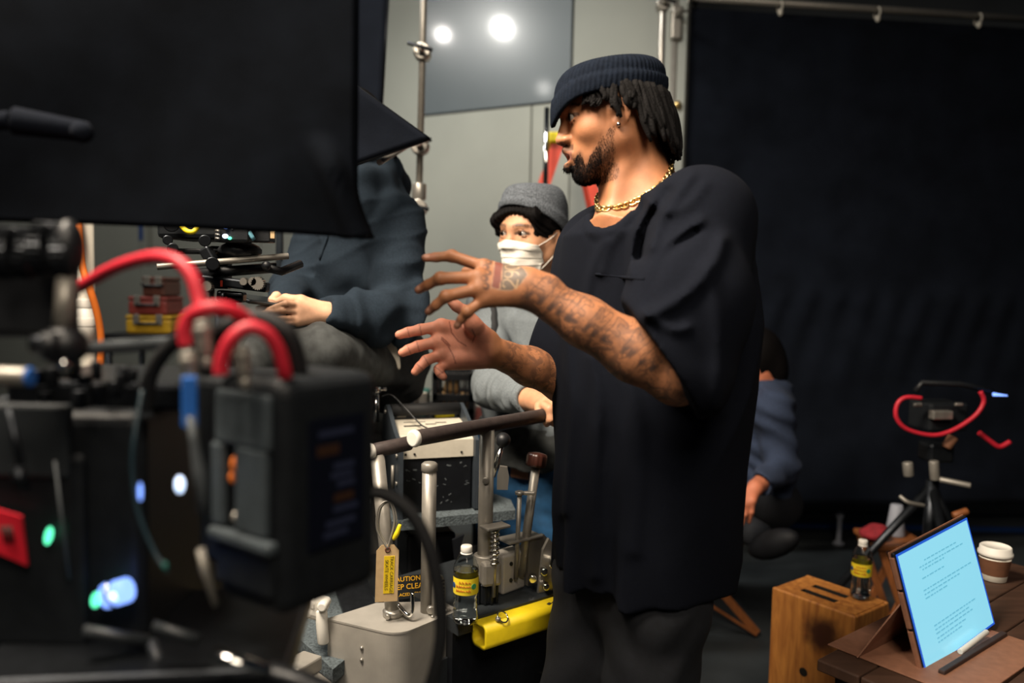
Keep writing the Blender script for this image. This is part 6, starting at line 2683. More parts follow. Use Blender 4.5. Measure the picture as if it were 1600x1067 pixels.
# tag hanging from the left post
tg0 = P(603, 846, 1.60)
tg = Thing('hanging_tag', 'manila cardboard tag with yellow label hanging from the left dolly post', 'tag', tg0)
tu_ = np.array([.97, .24, -.02])
tu_ /= np.linalg.norm(tu_)
tvv = np.array([.035, .0, -1.0])          # down the tag
tvv -= tu_ * (tvv @ tu_)
tvv /= np.linalg.norm(tvv)
TW, TH = .0455, .118
o_ = P(606, 851, 1.59)
poly = [(-TW / 2, -TH), (TW / 2, -TH), (TW / 2, -.012), (TW / 2 - .010, 0), (-TW / 2 + .010, 0), (-TW / 2, -.012)]
card = tg.part('card', MB().prism(poly, o_, tu_, -tvv, .0012), 'manila')
nT = np.cross(tu_, -tvv)
tg.part('eyelet', MB().torus(o_ + tvv * .010 + nT * .0016, .0045, .0016, nT, 18, 6), 'case_brown', card)
lc = o_ + tvv * .062 + nT * .0016 + tu_ * .004
tg.part('label', MB().box(lc, (.0215, .078, .0008), np.stack([tu_, -tvv, nT], 1), .0002), 'label_yellow', card, label='yellow printed label')
m_ = MB()
m_.text('TRACK CARRIAGE/', lc + nT * .0008 + tu_ * .0045, tvv, tu_, .0092, .0003)
m_.text('SKATE WHEELS', lc + nT * .0008 - tu_ * .0055, tvv, tu_, .0092, .0003)
tg.part('label_text', m_, 'ink', card, label='black capital lettering')
wr_ = spline([o_ + tvv * .008 + nT * .002, o_ + (-.022, 0, .03), o_ + (-.020, .004, .075), o_ + (.0, .01, .086), o_ + (.012, .006, .05), o_ + (.004, 0, .008), o_ + tvv * .010], 40)
tg.part('wire_loop', MB().tube(wr_, .0022, 7), 'steel')
tg.part('wire_loop', MB().tube(wr_ + (.004, .004, -.002), .0018, 7), 'steel')
tg.part('yellow_tie', MB().tube(spline([o_ + (.012, -.004, .012), o_ + (.020, -.006, .028), o_ + (.025, -.004, .044)], 12), [.0028, .004, .0048, .0052, .0054, .0056, .0052, .005, .0048, .0046, .0044, .004, .003][:len(spline([0 * o_, o_, o_], 12))], 8), 'yellow', label='yellow plastic tie')

# ------------------------------------------------------------------ water bottles
M['pet'] = mat('pet', (.92, .95, .95), .04, trans=1.0, ior=1.18, spec=.5, noise=.01)
M['water'] = mat('water', (.93, .96, .96), .02, trans=1.0, ior=1.33, noise=.01)
M['bottle_label'] = mat('bottle_label', '#e2c92c', .45, noise=.06, nscale=30)
M['label_red'] = mat('label_red', '#c2542a', .5, noise=.1)
M['label_green'] = mat('label_green', '#3f8f55', .5, noise=.1)
M['label_blue'] = mat('label_blue', '#23406e', .5, noise=.1)


def bottle(label, base, H, cap_mat='white_plastic', face=(0, -1)):
    s = H / .2
    t = Thing('water_bottle', label, 'bottle', base, None)
    r = .0325 * s

    def pr(z):
        return z * s
    prof = [(.024 * s, 0), (.030 * s, pr(.004)), (.0325 * s, pr(.012)), (.0325 * s, pr(.022)), (.0305 * s, pr(.026)), (.032 * s, pr(.034)), (.030 * s, pr(.040)),
            (.0318 * s, pr(.048)), (.0292 * s, pr(.055)), (.031 * s, pr(.063)), (.0290 * s, pr(.070)), (.0318 * s, pr(.080)), (.0318 * s, pr(.124)),
            (.0325 * s, pr(.128)), (.0325 * s, pr(.140)), (.030 * s, pr(.152)), (.024 * s, pr(.166)), (.016 * s, pr(.178)), (.0125 * s, pr(.183)), (.0125 * s, pr(.190))]
    inn_ = [(max(q - .0008, .001), h + .001) for q, h in prof]
    sh = MB().lathe(prof + inn_[::-1], base, n=40, cap=False)
    n_ = 40
    b = sh.f
    sh.f.append(tuple(reversed(range(n_))))
    sh.sm.append(False)
    kk = len(prof + inn_) - 1
    sh.f.append(tuple(kk * n_ + i for i in range(n_)))
    sh.sm.append(False)
    t.part('shell', sh, 'pet')
    wl_ = [(q - .0012, h + .0016) for q, h in prof if h <= pr(.1281)]
    wl_.append((.0312 * s, pr(.139)))
    t.part('water', MB().lathe(wl_, base, n=36), 'water')
    lab = [(.0322 * s, pr(.081)), (.0325 * s, pr(.084)), (.0325 * s, pr(.120)), (.0322 * s, pr(.123))]
    lb_ = t.part('label_band', MB().lathe(lab, base, n=40, cap=False), 'bottle_label', label='yellow paper label')
    fa = math.atan2(face[1], face[0])

    def on(a, z):
        rr = .0329 * s
        return np.asarray(base) + np.array([rr * cos(fa + a), rr * sin(fa + a), z * s])
    m_ = MB()
    pg = random.Random(5)
    for row, zz in enumerate((.113, .103, .092)):
        x = -.62 if row else -.35
        while x < .55:
            h_ = pg.uniform(.004, .0085)
            pts = spline([on(x, zz - h_ * .5), on(x + .05, zz + h_ * .6), on(x + .10, zz - h_ * .45), on(x + .14, zz + h_ * .3), on(x + .19, zz - h_ * .5)], 12)
            m_.tube(pts, .0007 * s, 4, flat=.6)
            x += pg.uniform(.18, .26)
    t.part('label_script', m_, 'label_red', lb_, label='red handwritten style lettering')
    for a, mm, nm in ((.86, 'label_green', 'label_spot'), (-.95, 'label_blue', 'label_spot')):
        c_ = on(a, .103)
        d_ = np.array([cos(fa + a), sin(fa + a), 0])
        t.part(nm, MB().cyl(c_ - d_ * .0025, c_ + d_ * .0002, .0072 * s, n=18), mm, lb_)
    cp = [(.0138 * s, pr(.184)), (.0146 * s, pr(.186)), (.0146 * s, pr(.1975)), (.013 * s, pr(.2)), (0, pr(.2))]
    mb_ = MB()
    n_ = 48
    vv = []
    for j, (rr, h) in enumerate(cp):
        for i in range(n_):
            a = 2 * pi * i / n_
            q = rr * (1 + (.02 * cos(a * 24) if j in (1, 2) else 0))
            vv.append(np.asarray(base) + (q * cos(a), q * sin(a), h))
    mb_.add(vv, [(j * n_ + i, j * n_ + (i + 1) % n_, (j + 1) * n_ + (i + 1) % n_, (j + 1) * n_ + i) for j in range(len(cp) - 1) for i in range(n_)], True)
    t.part('cap', mb_, cap_mat)
    t.part('neck_ring', MB().lathe([(.0135 * s, pr(.1785)), (.0155 * s, pr(.1795)), (.0155 * s, pr(.1815)), (.0135 * s, pr(.183))], base, n=28), cap_mat)
    return t


bb = PZ(727, 972, DZ + .001)
Hb = (972 - 846) / FPX * bb[1] * 1.0
bottle('clear water bottle with yellow label standing on the dolly deck', bb, Hb, face=(-.15, -1))

# ================================================================== FOREGROUND CAMERA RIG
fg = Thing('cinema_camera', 'large black cinema camera out of focus at the lower left with red cables', 'camera', (-.42, .86, 0))
# battery block: three visible corners of its column
near, far, lft = np.array([-.2030, .700, 0]), np.array([-.140, .790, 0]), np.array([-.291, .748, 0])
bu = (far - near) / np.linalg.norm(far - near)
bw = (lft - near) / np.linalg.norm(lft - near)
bw = bw - bu * (bw @ bu)
bw /= np.linalg.norm(bw)
LU, LWd = .124, .100
zb0, zb1_ = 1.072, 1.292
RB = np.stack([bu, bw, [0, 0, 1]], 1)
bc = near + bu * LU / 2 + bw * LWd / 2


def BB(a, b, z):
    """point in battery axes: a along the dark face from the near corner, b along the left face"""
    return near + bu * a + bw * b + np.array([0, 0, z])


M['cam_body'] = mat('cam_body', '#16191c', .5, noise=.15, nscale=60, bump=.1, bscale=400, spec=.3)
M['cam_grey'] = mat('cam_grey', '#3c4347', .5, noise=.15, nscale=40, bump=.1, bscale=400, spec=.35)
bat = fg.part('battery', MB().box(bc + (0, 0, (zb0 + zb1_) / 2), (LU, LWd, zb1_ - zb0), RB, .016, 4), 'cam_body')
m_ = MB().box(BB(-.0035, LWd * .5, zb1_ - .040), (.008, LWd * .80, .052), RB, .004)
fg.part('upper_panel', m_, 'cam_grey', bat, label='dull grey upper panel')
m_ = MB().box(BB(-.004, LWd * .36, 1.187), (.008, LWd * .44, .080), RB, .003)
m_.box(BB(-.004, LWd * .86, 1.187), (.008, LWd * .18, .080), RB, .003)
fg.part('middle_panel', m_, 'cam_grey', bat)
fg.part('window', MB().box(BB(.002, LWd * .67, 1.187), (.004, LWd * .20, .078), RB, .001), 'black_plastic', bat)
m_ = MB().sphere(BB(-.001, LWd * .66, 1.207), (.004, .006, .009), 10, 7)
m_.sphere(BB(-.001, LWd * .70, 1.194), (.003, .004, .006), 10, 7)
fg.part('contact', m_, 'orange', bat, label='orange contact in the window')
fg.part('contact', MB().sphere(BB(-.001, LWd * .64, 1.158), (.004, .008, .006), 10, 7), 'steel', bat)
fg.part('ledge', MB().box(BB(-.007, LWd * .48, 1.140), (.014, LWd * .92, .012), RB, .004), 'cam_grey', bat)
fg.part('lower_panel', MB().box(BB(-.003, LWd * .48, 1.112), (.007, LWd * .84, .040), RB, .004), 'cam_body', bat)
M['screen_dim'] = mat('screen_dim', '#06070a', .5, spec=.1, emit=(.004, .005, .010), estr=.2, noise=.1)
scr = fg.part('display', MB().box(BB(LU * .52, -.0012, 1.19), (LU * .56, .003, .125), RB, .002), 'screen_dim', bat)
M['dim_text'] = mat('dim_text', '#151823', .5, emit=(.03, .035, .07), estr=.12, noise=.05)
M['dim_amber'] = mat('dim_amber', '#1e120b', .5, emit=(.06, .02, .006), estr=.12, noise=.05)
m_ = MB()
for i, (z, w_, o_2) in enumerate(((1.238, .70, .5), (1.205, .42, .58), (1.196, .45, .56), (1.187, .36, .6), (1.163, .5, .6), (1.150, .6, .55), (1.140, .5, .5))):
    m_.box(BB(LU * o_2, -.0030, z), (LU * .5 * w_, .0008, .006), RB, .0002)
fg.part('display_lines', m_, 'dim_text', scr, kind='stuff')
m_ = MB().box(BB(LU * .42, -.0030, 1.222), (LU * .22, .0008, .010), RB, .0002)
m_.box(BB(LU * .58, -.0030, 1.174), (LU * .2, .0008, .008), RB, .0002)
fg.part('display_lines', m_, 'dim_amber', scr, kind='stuff')

# interface block between battery and camera body
ib = bc + bw * .085 + bu * .01
itf = fg.part('interface_block', MB().box(ib + (0, 0, 1.185), (.10, .055, .19), RB, .008), 'cam_body')
c_ = P(281, 757, .715)
fg.part('led', MB().sphere(c_, (.0042, .004, .0078), 12, 8), 'led_white', itf, label='bluish white indicator light')
m_ = MB().box(P(296, 628, .70), (.013, .004, .046), yawm(20), .002)
M['blue_strap'] = mat('blue_strap', '#1f5fb0', .6, noise=.08)
fg.part('blue_tab', m_, 'blue_strap', itf, label='blue fabric tab')
m_ = MB().tube([P(297, 650, .70), P(303, 690, .70), P(311, 735, .70), P(318, 800, .70)], [.004, .0042, .006, .0055], 8)
fg.part('grey_lever', m_, 'grey_plastic', itf)
m_ = MB().tube([P(313, 858, .70), P(322, 895, .70), P(338, 945, .70)], [.0055, .006, .005], 8, flat=.6)
fg.part('metal_lever', m_, 'alu', itf)
M['fibre'] = mat('fibre', '#22343c', .3, noise=.1)
sp = spline([P(222, 610, .76), P(209, 690, .74), P(207, 740, .735), P(216, 800, .73), P(240, 860, .725), P(262, 895, .72)], 40)
fg.part('thin_cable', MB().tube(sp, .0022, 8), 'fibre', label='thin blue grey cable')
fg.part('led', MB().sphere(P(219, 768, .735), (.002, .002, .009), 10, 7), 'led_blue', itf)
fg.part('led', MB().sphere(P(258, 885, .71), (.0028, .002, .0045), 10, 7), 'teal', itf)

# camera body further left
yb = .80
x0_, x1_ = P(-120, 700, yb)[0], P(215, 700, yb)[0]
zt_b, zbb = P(100, 645, yb)[2], P(100, 1090, yb)[2]
cbx = np.array([(x0_ + x1_) / 2, yb + .14, (zt_b + zbb) / 2])
cbo = fg.part('camera_body', MB().box(cbx, (x1_ - x0_, .26, zt_b - zbb), None, .014, 3), 'cam_body')
fg.part('side_panel', MB().box(P(38, 690, yb - .012) + (0, .008, 0), (.085, .016, .075), None, .004), 'dark_plastic', cbo)
m_ = MB().box(P(45, 860, yb - .006) + (0, .004, 0), (.115, .012, .20), None, .006)
fg.part('front_plate', m_, 'cam_body', cbo)
fg.part('trim_edge', MB().cyl(P(86, 720, yb - .012), P(108, 905, yb - .012), .0016, n=8), 'grey_plastic', cbo)
M['red_tape'] = mat('red_tape', '#c01428', .6, noise=.08, nscale=30)
ra, rb_, rc_, rd2 = P(-60, 780, yb - .021), P(33, 807, yb - .021), P(42, 884, yb - .021), P(-60, 840, yb - .021)
m_ = MB().hexa([rd2, rc_, rc_ + (0, .003, 0), rd2 + (0, .003, 0)], [ra, rb_, rb_ + (0, .003, 0), ra + (0, .003, 0)])
tp_ = fg.part('red_tape', m_, 'red_tape', cbo, label='strip of red tape')
m_ = MB()
for dx in (0, .007, .013):
    m_.tube([P(2 + dx * 1000, 822, yb - .0225), P(6 + dx * 1000, 835, yb - .0225), P(8 + dx * 900, 848, yb - .0225)], .0014, 5)
fg.part('tape_marks', m_, 'ink', tp_, label='dark handwriting on the tape')
for (px, py, mm, r_, nm) in ((76, 837, 'led_green', (.0036, .003, .0092), 'green indicator light above the red tape'), (150, 937, 'led_green', (.0048, .003, .0082), 'green indicator light beside the blue socket')):
    fg.part('led', MB().sphere(P(px, py, yb - .018), r_, 12, 8, rotm('Y', 14)), mm, cbo, label=nm)
a_, b_ = P(163, 932, yb - .02), P(203, 920, yb - .02)
sd_ = (b_ - a_) / np.linalg.norm(b_ - a_)
so_ = fg.part('socket', MB().cyl(a_, b_, .0125, n=22, bev=.003), 'led_blue', cbo, label='glowing blue socket')
fg.part('socket_ring', MB().torus(a_ + sd_ * .010, .0122, .0022, sd_, 22, 6), 'chrome', so_)
fg.part('socket_glow', MB().cyl(a_ + sd_ * .013 + (0, -.011, 0), a_ + sd_ * .019 + (0, -.011, 0), .004, n=12, bev=.001), 'led_white', so_)
# base plate, dark rails and lever below
fg.part('base_plate', MB().box(P(250, 1000, .84), (.30, .22, .03), yawm(8), .006), 'black_metal')
m_ = MB().cyl(P(130, 985, .76), P(235, 1002, .78), .006, n=10)
m_.cyl(P(235, 1002, .78), P(262, 1070, .76), .006, n=10)
fg.part('cage_rail', m_, 'dark_plastic')
m_ = MB().cyl(P(240, 978, .75), P(310, 1000, .75), .0055, n=10)
fg.part('cage_rail', m_, 'dark_plastic')
a_, b_ = P(334, 1020, .70), P(420, 1046, .70)
fg.part('release_lever', MB().tube([a_, (a_ * .6 + b_ * .4), b_], [.009, .0085, .006], 12, flat=.6), 'chrome', label='bright metal release lever')
sp = spline([P(420, 1046, .71), P(470, 1060, .70), P(520, 1080, .70)], 10)
fg.part('dark_lever', MB().tube(sp, .011, 10, flat=.6), 'black_plastic')
fg.part('support_column', MB().cyl((-.42, .90, .02), (-.42, .90, zbb + .03), .07, n=24), 'black_metal')
fg.part('support_base', MB().cyl((-.42, .90, 0), (-.42, .90, .05), .2, n=30, bev=.01), 'black_paint')
# front part of the rig under the cables
fg.part('top_plate', MB().box((cbx[0] + .12, yb + .13, zt_b + .012), (.34, .18, .03), None, .006), 'black_metal')
m_ = MB()
pg = random.Random(11)
for i in range(16):
    px, py = pg.uniform(60, 290), pg.uniform(590, 640)
    q = P(px, py, .80 + pg.uniform(-.02, .03))
    m_.cyl(q, q + (0, 0, pg.uniform(.01, .022)), pg.uniform(.004, .008), n=10, bev=.001)
fg.part('knobs_and_screws', m_, 'black_metal', kind='stuff')

# silver rod end, knurled rod, articulated arm, row of knurled rings
fg.part('silver_rod', MB().cyl(P(-60, 586, .70), P(44, 589, .70), .0085, n=18, bev=.002), 'alu')
fg.part('rod_cap', MB().cyl(P(44, 589, .70), P(50, 589, .70), .0088, n=18, bev=.002), 'blue_strap')
kr0, kr1 = P(122, 546, .74), P(290, 534, .86)
kd = (kr1 - kr0) / np.linalg.norm(kr1 - kr0)
m_ = MB()
n_ = 70
X_, Y_, Z_ = basis(kd)
Lk_ = np.linalg.norm(kr1 - kr0)
m_.lathe([((.0062 + .0007 * (i % 2)), Lk_ * i / n_) for i in range(n_ + 1)], kr0, kd, 16)
fg.part('ridged_rod', m_, 'grey_plastic')
m_ = MB().cyl(P(98, 525, .72), P(104, 432, .72), .0095, .008, n=16)
arm_ = fg.part('articulated_arm', m_, 'alu')
m_ = MB().sphere(P(100, 540, .72), (.021, .02, .019), 16, 10)
m_.cyl(P(78, 520, .70), P(78, 560, .70), .008, n=12)
fg.part('arm_joint', m_, 'black_plastic', arm_)
fg.part('arm_joint', MB().sphere(P(108, 388, .72), (.013, .016, .026), 16, 10), 'black_plastic', arm_)
fg.part('joint_bolt', MB().cyl(P(50, 538, .71), P(74, 537, .71), .0085, n=14, bev=.002), 'black_metal', arm_)
fg.part('joint_bolt', MB().cyl(P(102, 580, .71), P(98, 560, .71), .005, n=10), 'chrome', arm_)
for i, px in enumerate((12, 42, 66, 84, 104)):
    q = P(px, 395 - (6 if i in (2, 3) else 0), .72 + .01 * (i % 2))
    nn = 26
    m_ = MB()
    vv = []
    L2 = .012
    for h in (-L2 / 2, L2 / 2):
        for j in range(nn * 2):
            a = pi * j / nn
            r_ = .024 * (1 if j % 2 else .9)
            vv.append(q + np.array([h, r_ * cos(a) * .7, r_ * sin(a)]))
    k2 = nn * 2
    m_.add(vv, [tuple(range(k2)), tuple(range(k2, 2 * k2))[::-1]] + [(j, k2 + j, k2 + (j + 1) % k2, (j + 1) % k2) for j in range(k2)], False)
    fg.part('knurled_ring', m_, 'black_metal')
fg.part('ring_shaft', MB().cyl(P(-40, 398, .73), P(122, 396, .73), .010, n=14), 'black_plastic')
m_ = MB().box(P(30, 470, .76), (.11, .02, .07), None, .008)
fg.part('bracket', m_, 'black_plastic')
m_ = MB().cyl(P(14, 640, .72), P(40, 760, .72), .004, n=8)
m_.cyl(P(28, 730, .71), P(34, 765, .71), .007, n=10)
fg.part('cable_end', m_, 'black_metal')

# red cables with metal plugs
def red(pts, ys, r=.0066):
    return MB().tube(spline([P(a, b, y) for (a, b), y in zip(pts, ys)], 50), r, 12)


fg.part('red_cable', red([(-40, 512), (20, 496), (70, 474), (125, 448), (180, 418), (235, 402), (275, 407), (300, 432), (312, 470), (318, 490)],
                         (.95, .92, .88, .84, .80, .77, .75, .74, .735, .73)), 'red_cable')
fg.part('red_cable', red([(291, 540), (288, 515), (298, 494), (325, 482), (352, 482), (375, 492), (392, 505)], (.72, .72, .72, .715, .72, .73, .745)), 'red_cable')
fg.part('red_cable', red([(345, 585), (348, 560), (362, 530), (388, 512), (415, 520), (434, 545), (444, 578), (446, 600)], (.70, .70, .70, .705, .71, .715, .72, .73)), 'red_cable')
for (a, b) in (((293, 548), (298, 590)), ((316, 500), (322, 556)), ((376, 540), (381, 588))):
    q0, q1 = P(*a, .712), P(*b, .712)
    m_ = MB().cyl(q0, q1, .0068, n=14, bev=.0015)
    d_ = (q1 - q0) / np.linalg.norm(q1 - q0)
    m_.cyl(q0 + d_ * .006, q0 + d_ * .013, .0080, n=14, bev=.001)
    m_.cyl(q1, q1 + d_ * .012, .0048, n=12)
    fg.part('plug', m_, 'alu')
fg.part('plug_pin', MB().cyl(P(296, 590, .712), P(289, 608, .712), .005, n=10, bev=.001), 'gold')


def blk(pts, ys, r):
    return MB().tube(spline([P(a, b, y) for (a, b), y in zip(pts, ys)], 44), r, 10)


fg.part('black_cable', blk([(226, 640), (236, 585), (262, 545), (300, 520), (322, 560)], (.80, .79, .78, .77, .76), .0075), 'rubber')
fg.part('black_cable', blk([(318, 585), (330, 540), (360, 508), (405, 496), (448, 520), (466, 570), (468, 610)], (.75, .75, .75, .75, .75, .76, .77), .0085), 'rubber')
fg.part('black_cable', blk([(560, 770), (600, 772), (640, 800), (668, 850), (684, 910), (690, 980), (682, 1040), (664, 1100)], (.80, .80, .80, .80, .80, .80, .80, .80), .0075), 'rubber')

# ================================================================== SECOND CAMERA RIG, IN FRONT OF THE HOODED MAN
Y2 = 1.62
r2 = Thing('camera_rig', 'smaller camera rig with rods and lit buttons below the black cloth edge', 'camera', (P(340, 500, Y2)[0], Y2 + .05, 0))
bdy = r2.part('body', MB().box(P(330, 345, Y2 + .10), (.17, .14, .085), yawm(-8), .010), 'cam_body')
r2.part('monitor', MB().box(P(366, 350, Y2), (.075, .03, .075), yawm(-10), .006), 'black_plastic', bdy)
for (px, py, mm, r_) in ((353, 355, 'led_blue', .0055), (352, 369, 'led_white', .0062), (359, 372, 'led_green', .0042)):
    r2.part('button_light', MB().sphere(P(px, py, Y2 - .018), (r_, .003, r_ * .75), 12, 8), mm, bdy)
m_ = MB()
for i in range(4):
    m_.cyl(P(337, 354 + i * 6, Y2 - .016), P(343, 355 + i * 6, Y2 - .018), .0022, n=8)
r2.part('button_row', m_, 'steel', bdy)
m_ = MB()
for i in range(5):
    m_.torus(P(363 + i * 4.2, 357, Y2 - .017), .0021, .0006, (0, 1, 0), 12, 5)
r2.part('ring_marks', m_, 'grey_plastic', bdy, label='row of faint pale marks')
m_ = MB().tube([P(385, 350, Y2 - .01), P(388, 360, Y2 - .012), P(394, 370, Y2 - .012), P(397, 375, Y2 - .01)], .006, 8, flat=.5)
M['cyan_edge'] = mat('cyan_edge', '#5f93a4', .4, noise=.1)
r2.part('side_grip', m_, 'cyan_edge', bdy, label='pale blue side piece')
r2.part('yellow_cable', MB().tube(spline([P(283, 352, Y2), P(292, 361, Y2 - .01), P(302, 362, Y2 - .01), P(310, 353, Y2)], 20), .0052, 10), 'yellow', bdy, label='short yellow cable')
r2.part('side_box', MB().box(P(413, 360, Y2 + .03), (.035, .04, .05), None, .003), 'black_plastic', bdy)
r2.part('side_label', MB().box(P(426, 366, Y2 + .008), (.009, .003, .018), None, .001), 'manila', bdy)
for (px, py, r_) in ((268, 350, .016), (262, 375, .010), (270, 388, .011), (320, 376, .012)):
    r2.part('front_knob', MB().cyl(P(px, py, Y2 + .02), P(px, py, Y2 - .012), r_, n=16, bev=.002), 'black_metal', bdy)
m_ = MB().box(P(310, 393, Y2 + .05), (.10, .06, .010), yawm(-6), .003)
m_.sphere(P(375, 392, Y2 + .04), (.045, .04, .020), 16, 9)
r2.part('shoulder_pad', m_, 'black_plastic')
m_ = MB().cyl(P(245, 417, Y2 - .05), P(451, 400, Y2 + .05), .0065, n=16, bev=.001)
rodo = r2.part('rod', m_, 'alu', label='long grey rod')
m_ = MB().cyl(P(332, 412, Y2 - .035), P(332, 412, Y2 + .05), .0135, n=18, bev=.002)
m_.box(P(326, 398, Y2 - .0), (.022, .03, .03), rotm('Y', -30), .004)
r2.part('rod_clamp', m_, 'black_metal', rodo)
r2.part('rail', MB().cyl(P(300, 428, Y2 + .02), P(432, 418, Y2 + .08), .011, n=14), 'black_plastic')
m_ = MB().sphere(P(416, 415, Y2 + .02), .010, 12, 8)
m_.tube([P(416, 418, Y2 + .03), P(440, 424, Y2 + .06), P(470, 412, Y2 + .1)], .009, 8)
r2.part('grip_handle', m_, 'black_plastic')
gb = r2.part('gear_bar', MB().box(P(368, 443, Y2 + .02), (.135, .03, .020), rotm('Y', 6), .004), 'black_metal')
r2.part('orange_mark', MB().box(P(346, 443, Y2 + .002), (.005, .003, .013), None, .001), 'ladder_red', gb)
for (px, py, r_) in ((404, 443, .014), (396, 440, .009), (325, 447, .011), (382, 440, .008)):
    q = P(px, py, Y2 + .0)
    nn = 18
    m_ = MB()
    vv = []
    for h in (-.008, .008):
        for j in range(nn * 2):
            a = pi * j / nn
            rr = r_ * (1 if j % 2 else .82)
            vv.append(q + np.array([rr * cos(a), h, rr * sin(a)]))
    k2 = nn * 2
    m_.add(vv, [tuple(range(k2)), tuple(range(k2, 2 * k2))[::-1]] + [(j, (j + 1) % k2, k2 + (j + 1) % k2, k2 + j) for j in range(k2)], False)
    r2.part('gear_wheel', m_, 'steel', gb)
m_ = MB().box(P(362, 463, Y2 + .03), (.055, .03, .022), rotm('Y', 4), .005)
m_.cyl(P(347, 463, Y2), P(352, 463, Y2), .009, n=12)
m_.box(P(366, 460, Y2 + .012), (.032, .004, .005), None, .001)
r2.part('lower_clamp', m_, 'black_metal')
r2.part('post', MB().cyl(P(330, 448, Y2 + .04), P(330, 475, Y2 + .04), .007, n=12), 'steel')
r2.part('support_column', MB().cyl((P(352, 480, Y2 + .06)[0], Y2 + .06, .03), P(352, 470, Y2 + .06), .022, n=18), 'black_metal')
r2.part('support_base', MB().cyl((P(352, 480, Y2 + .06)[0], Y2 + .06, 0), (P(352, 480, Y2 + .06)[0], Y2 + .06, .04), .18, n=28, bev=.01), 'black_paint')
r2.part('neck', MB().box(P(345, 418, Y2 + .08), (.04, .03, .09), None, .004), 'black_plastic')
q = P(437, 420, 2.75)
stand('light_stand', 'dark blue-grey upright pole left of the hooded man', q[0], 2.75, 2.2, r=.014, rb=.013, m='cheek')

# ================================================================== RIGHT FOREGROUND
def wood_mat():
    m = bpy.data.materials.new('apple_wood')
    m.use_nodes = True
    nt = m.node_tree
    b = nt.nodes['Principled BSDF']
    b.inputs['Roughness'].default_value = .55
    N, Lk = nt.nodes.new, nt.links.new
    tc = N('ShaderNodeTexCoord')
    mp = N('ShaderNodeMapping')
    mp.inputs['Scale'].default_value = (14, 14, 2.2)
    Lk(tc.outputs['Object'], mp.inputs['Vector'])
    n = N('ShaderNodeTexNoise')
    n.inputs['Scale'].default_value = 4
    n.inputs['Detail'].default_value = 6
    n.inputs['Distortion'].default_value = .6
    Lk(mp.outputs[0], n.inputs['Vector'])
    r = N('ShaderNodeValToRGB')
    r.color_ramp.elements[0].position = .3
    r.color_ramp.elements[0].color = (*lin('#8a5224'), 1)
    r.color_ramp.elements[1].position = .72
    r.color_ramp.elements[1].color = (*lin('#bf803c'), 1)
    Lk(n.outputs['Fac'], r.inputs[0])
    # a dark red-brown patch with its own shape on the front
    g = N('ShaderNodeVectorMath')
    g.operation = 'DISTANCE'
    Lk(tc.outputs['Object'], g.inputs[0])
    g.inputs[1].default_value = DARK_PATCH
    n2 = N('ShaderNodeTexNoise')
    n2.inputs['Scale'].default_value = 22
    Lk(tc.outputs['Object'], n2.inputs['Vector'])
    ad = N('ShaderNodeMath')
    ad.operation = 'MULTIPLY_ADD'
    Lk(n2.outputs['Fac'], ad.inputs[0])
    ad.inputs[1].default_value = .05
    Lk(g.outputs['Value'], ad.inputs[2])
    mr = N('ShaderNodeMapRange')
    mr.interpolation_type = 'SMOOTHSTEP'
    Lk(ad.outputs[0], mr.inputs[0])
    mr.inputs[1].default_value = .050
    mr.inputs[2].default_value = .105
    mr.inputs[3].default_value = .93
    mr.inputs[4].default_value = 0
    mx = N('ShaderNodeMix')
    mx.data_type = 'RGBA'
    Lk(mr.outputs[0], mx.inputs[0])
    Lk(r.outputs[0], mx.inputs[6])
    mx.inputs[7].default_value = (*lin('#2a0f0a'), 1)
    Lk(mx.outputs[2], b.inputs['Base Color'])
    M['apple_wood'] = m


AZ = .5
aFL, aFR, aBR, aBL = PZ(1214, 920, AZ), PZ(1341, 966, AZ), PZ(1376, 936, AZ), PZ(1261, 896, AZ)
ax_ = (aFR - aFL) / np.linalg.norm(aFR - aFL)
ay_ = np.cross([0, 0, 1], ax_)
ac = (aFL + aFR + aBR + aBL) / 4
AW, AD = .262, .185
RA = np.stack([ax_, ay_, [0, 0, 1]], 1)
ac[2] = 0


def AB(x, y, z):
    return ac + ax_ * x + ay_ * y + np.array([0, 0, z])


DARK_PATCH = tuple(AB(.035, -AD / 2, .415) - ac)
wood_mat()
ab = Thing('apple_box', 'worn wooden apple box standing on end with slots in its top', 'box', ac)
t_ = .014
ab.part('front_panel', MB().box(AB(0, -AD / 2 + t_ / 2, AZ / 2), (AW, t_, AZ), RA, .006, 3), 'apple_wood')
ab.part('back_panel', MB().box(AB(0, AD / 2 - t_ / 2, AZ / 2), (AW, t_, AZ), RA, .006, 3), 'apple_wood')
for sg in (-1, 1):
    ab.part('side_panel', MB().box(AB(sg * (AW / 2 - t_ / 2), 0, AZ / 2 - .001), (t_, AD - t_ * 1.2, AZ - .004), RA, .003), 'apple_wood')
ab.part('bottom_panel', MB().box(AB(0, 0, .008), (AW - 2 * t_, AD - 2 * t_, .014), RA), 'apple_wood')
m_ = MB()
ys_ = [(-AD / 2 + t_ * .5, -.046), (-.020, .012), (.038, AD / 2 - t_ * .5)]
for a, b in ys_:
    m_.box(AB(0, (a + b) / 2, AZ - .008), (AW - .018, b - a, .014), RA)
for a, b in ((-.046, -.020), (.012, .038)):
    for x0q, x1q in ((-AW / 2 + .009, -.068), (.042, AW / 2 - .009)):
        m_.box(AB((x0q + x1q) / 2, (a + b) / 2, AZ - .008), (x1q - x0q, b - a, .014), RA)
ab.part('top_panel', m_, 'apple_wood', label='top panel with two slots')
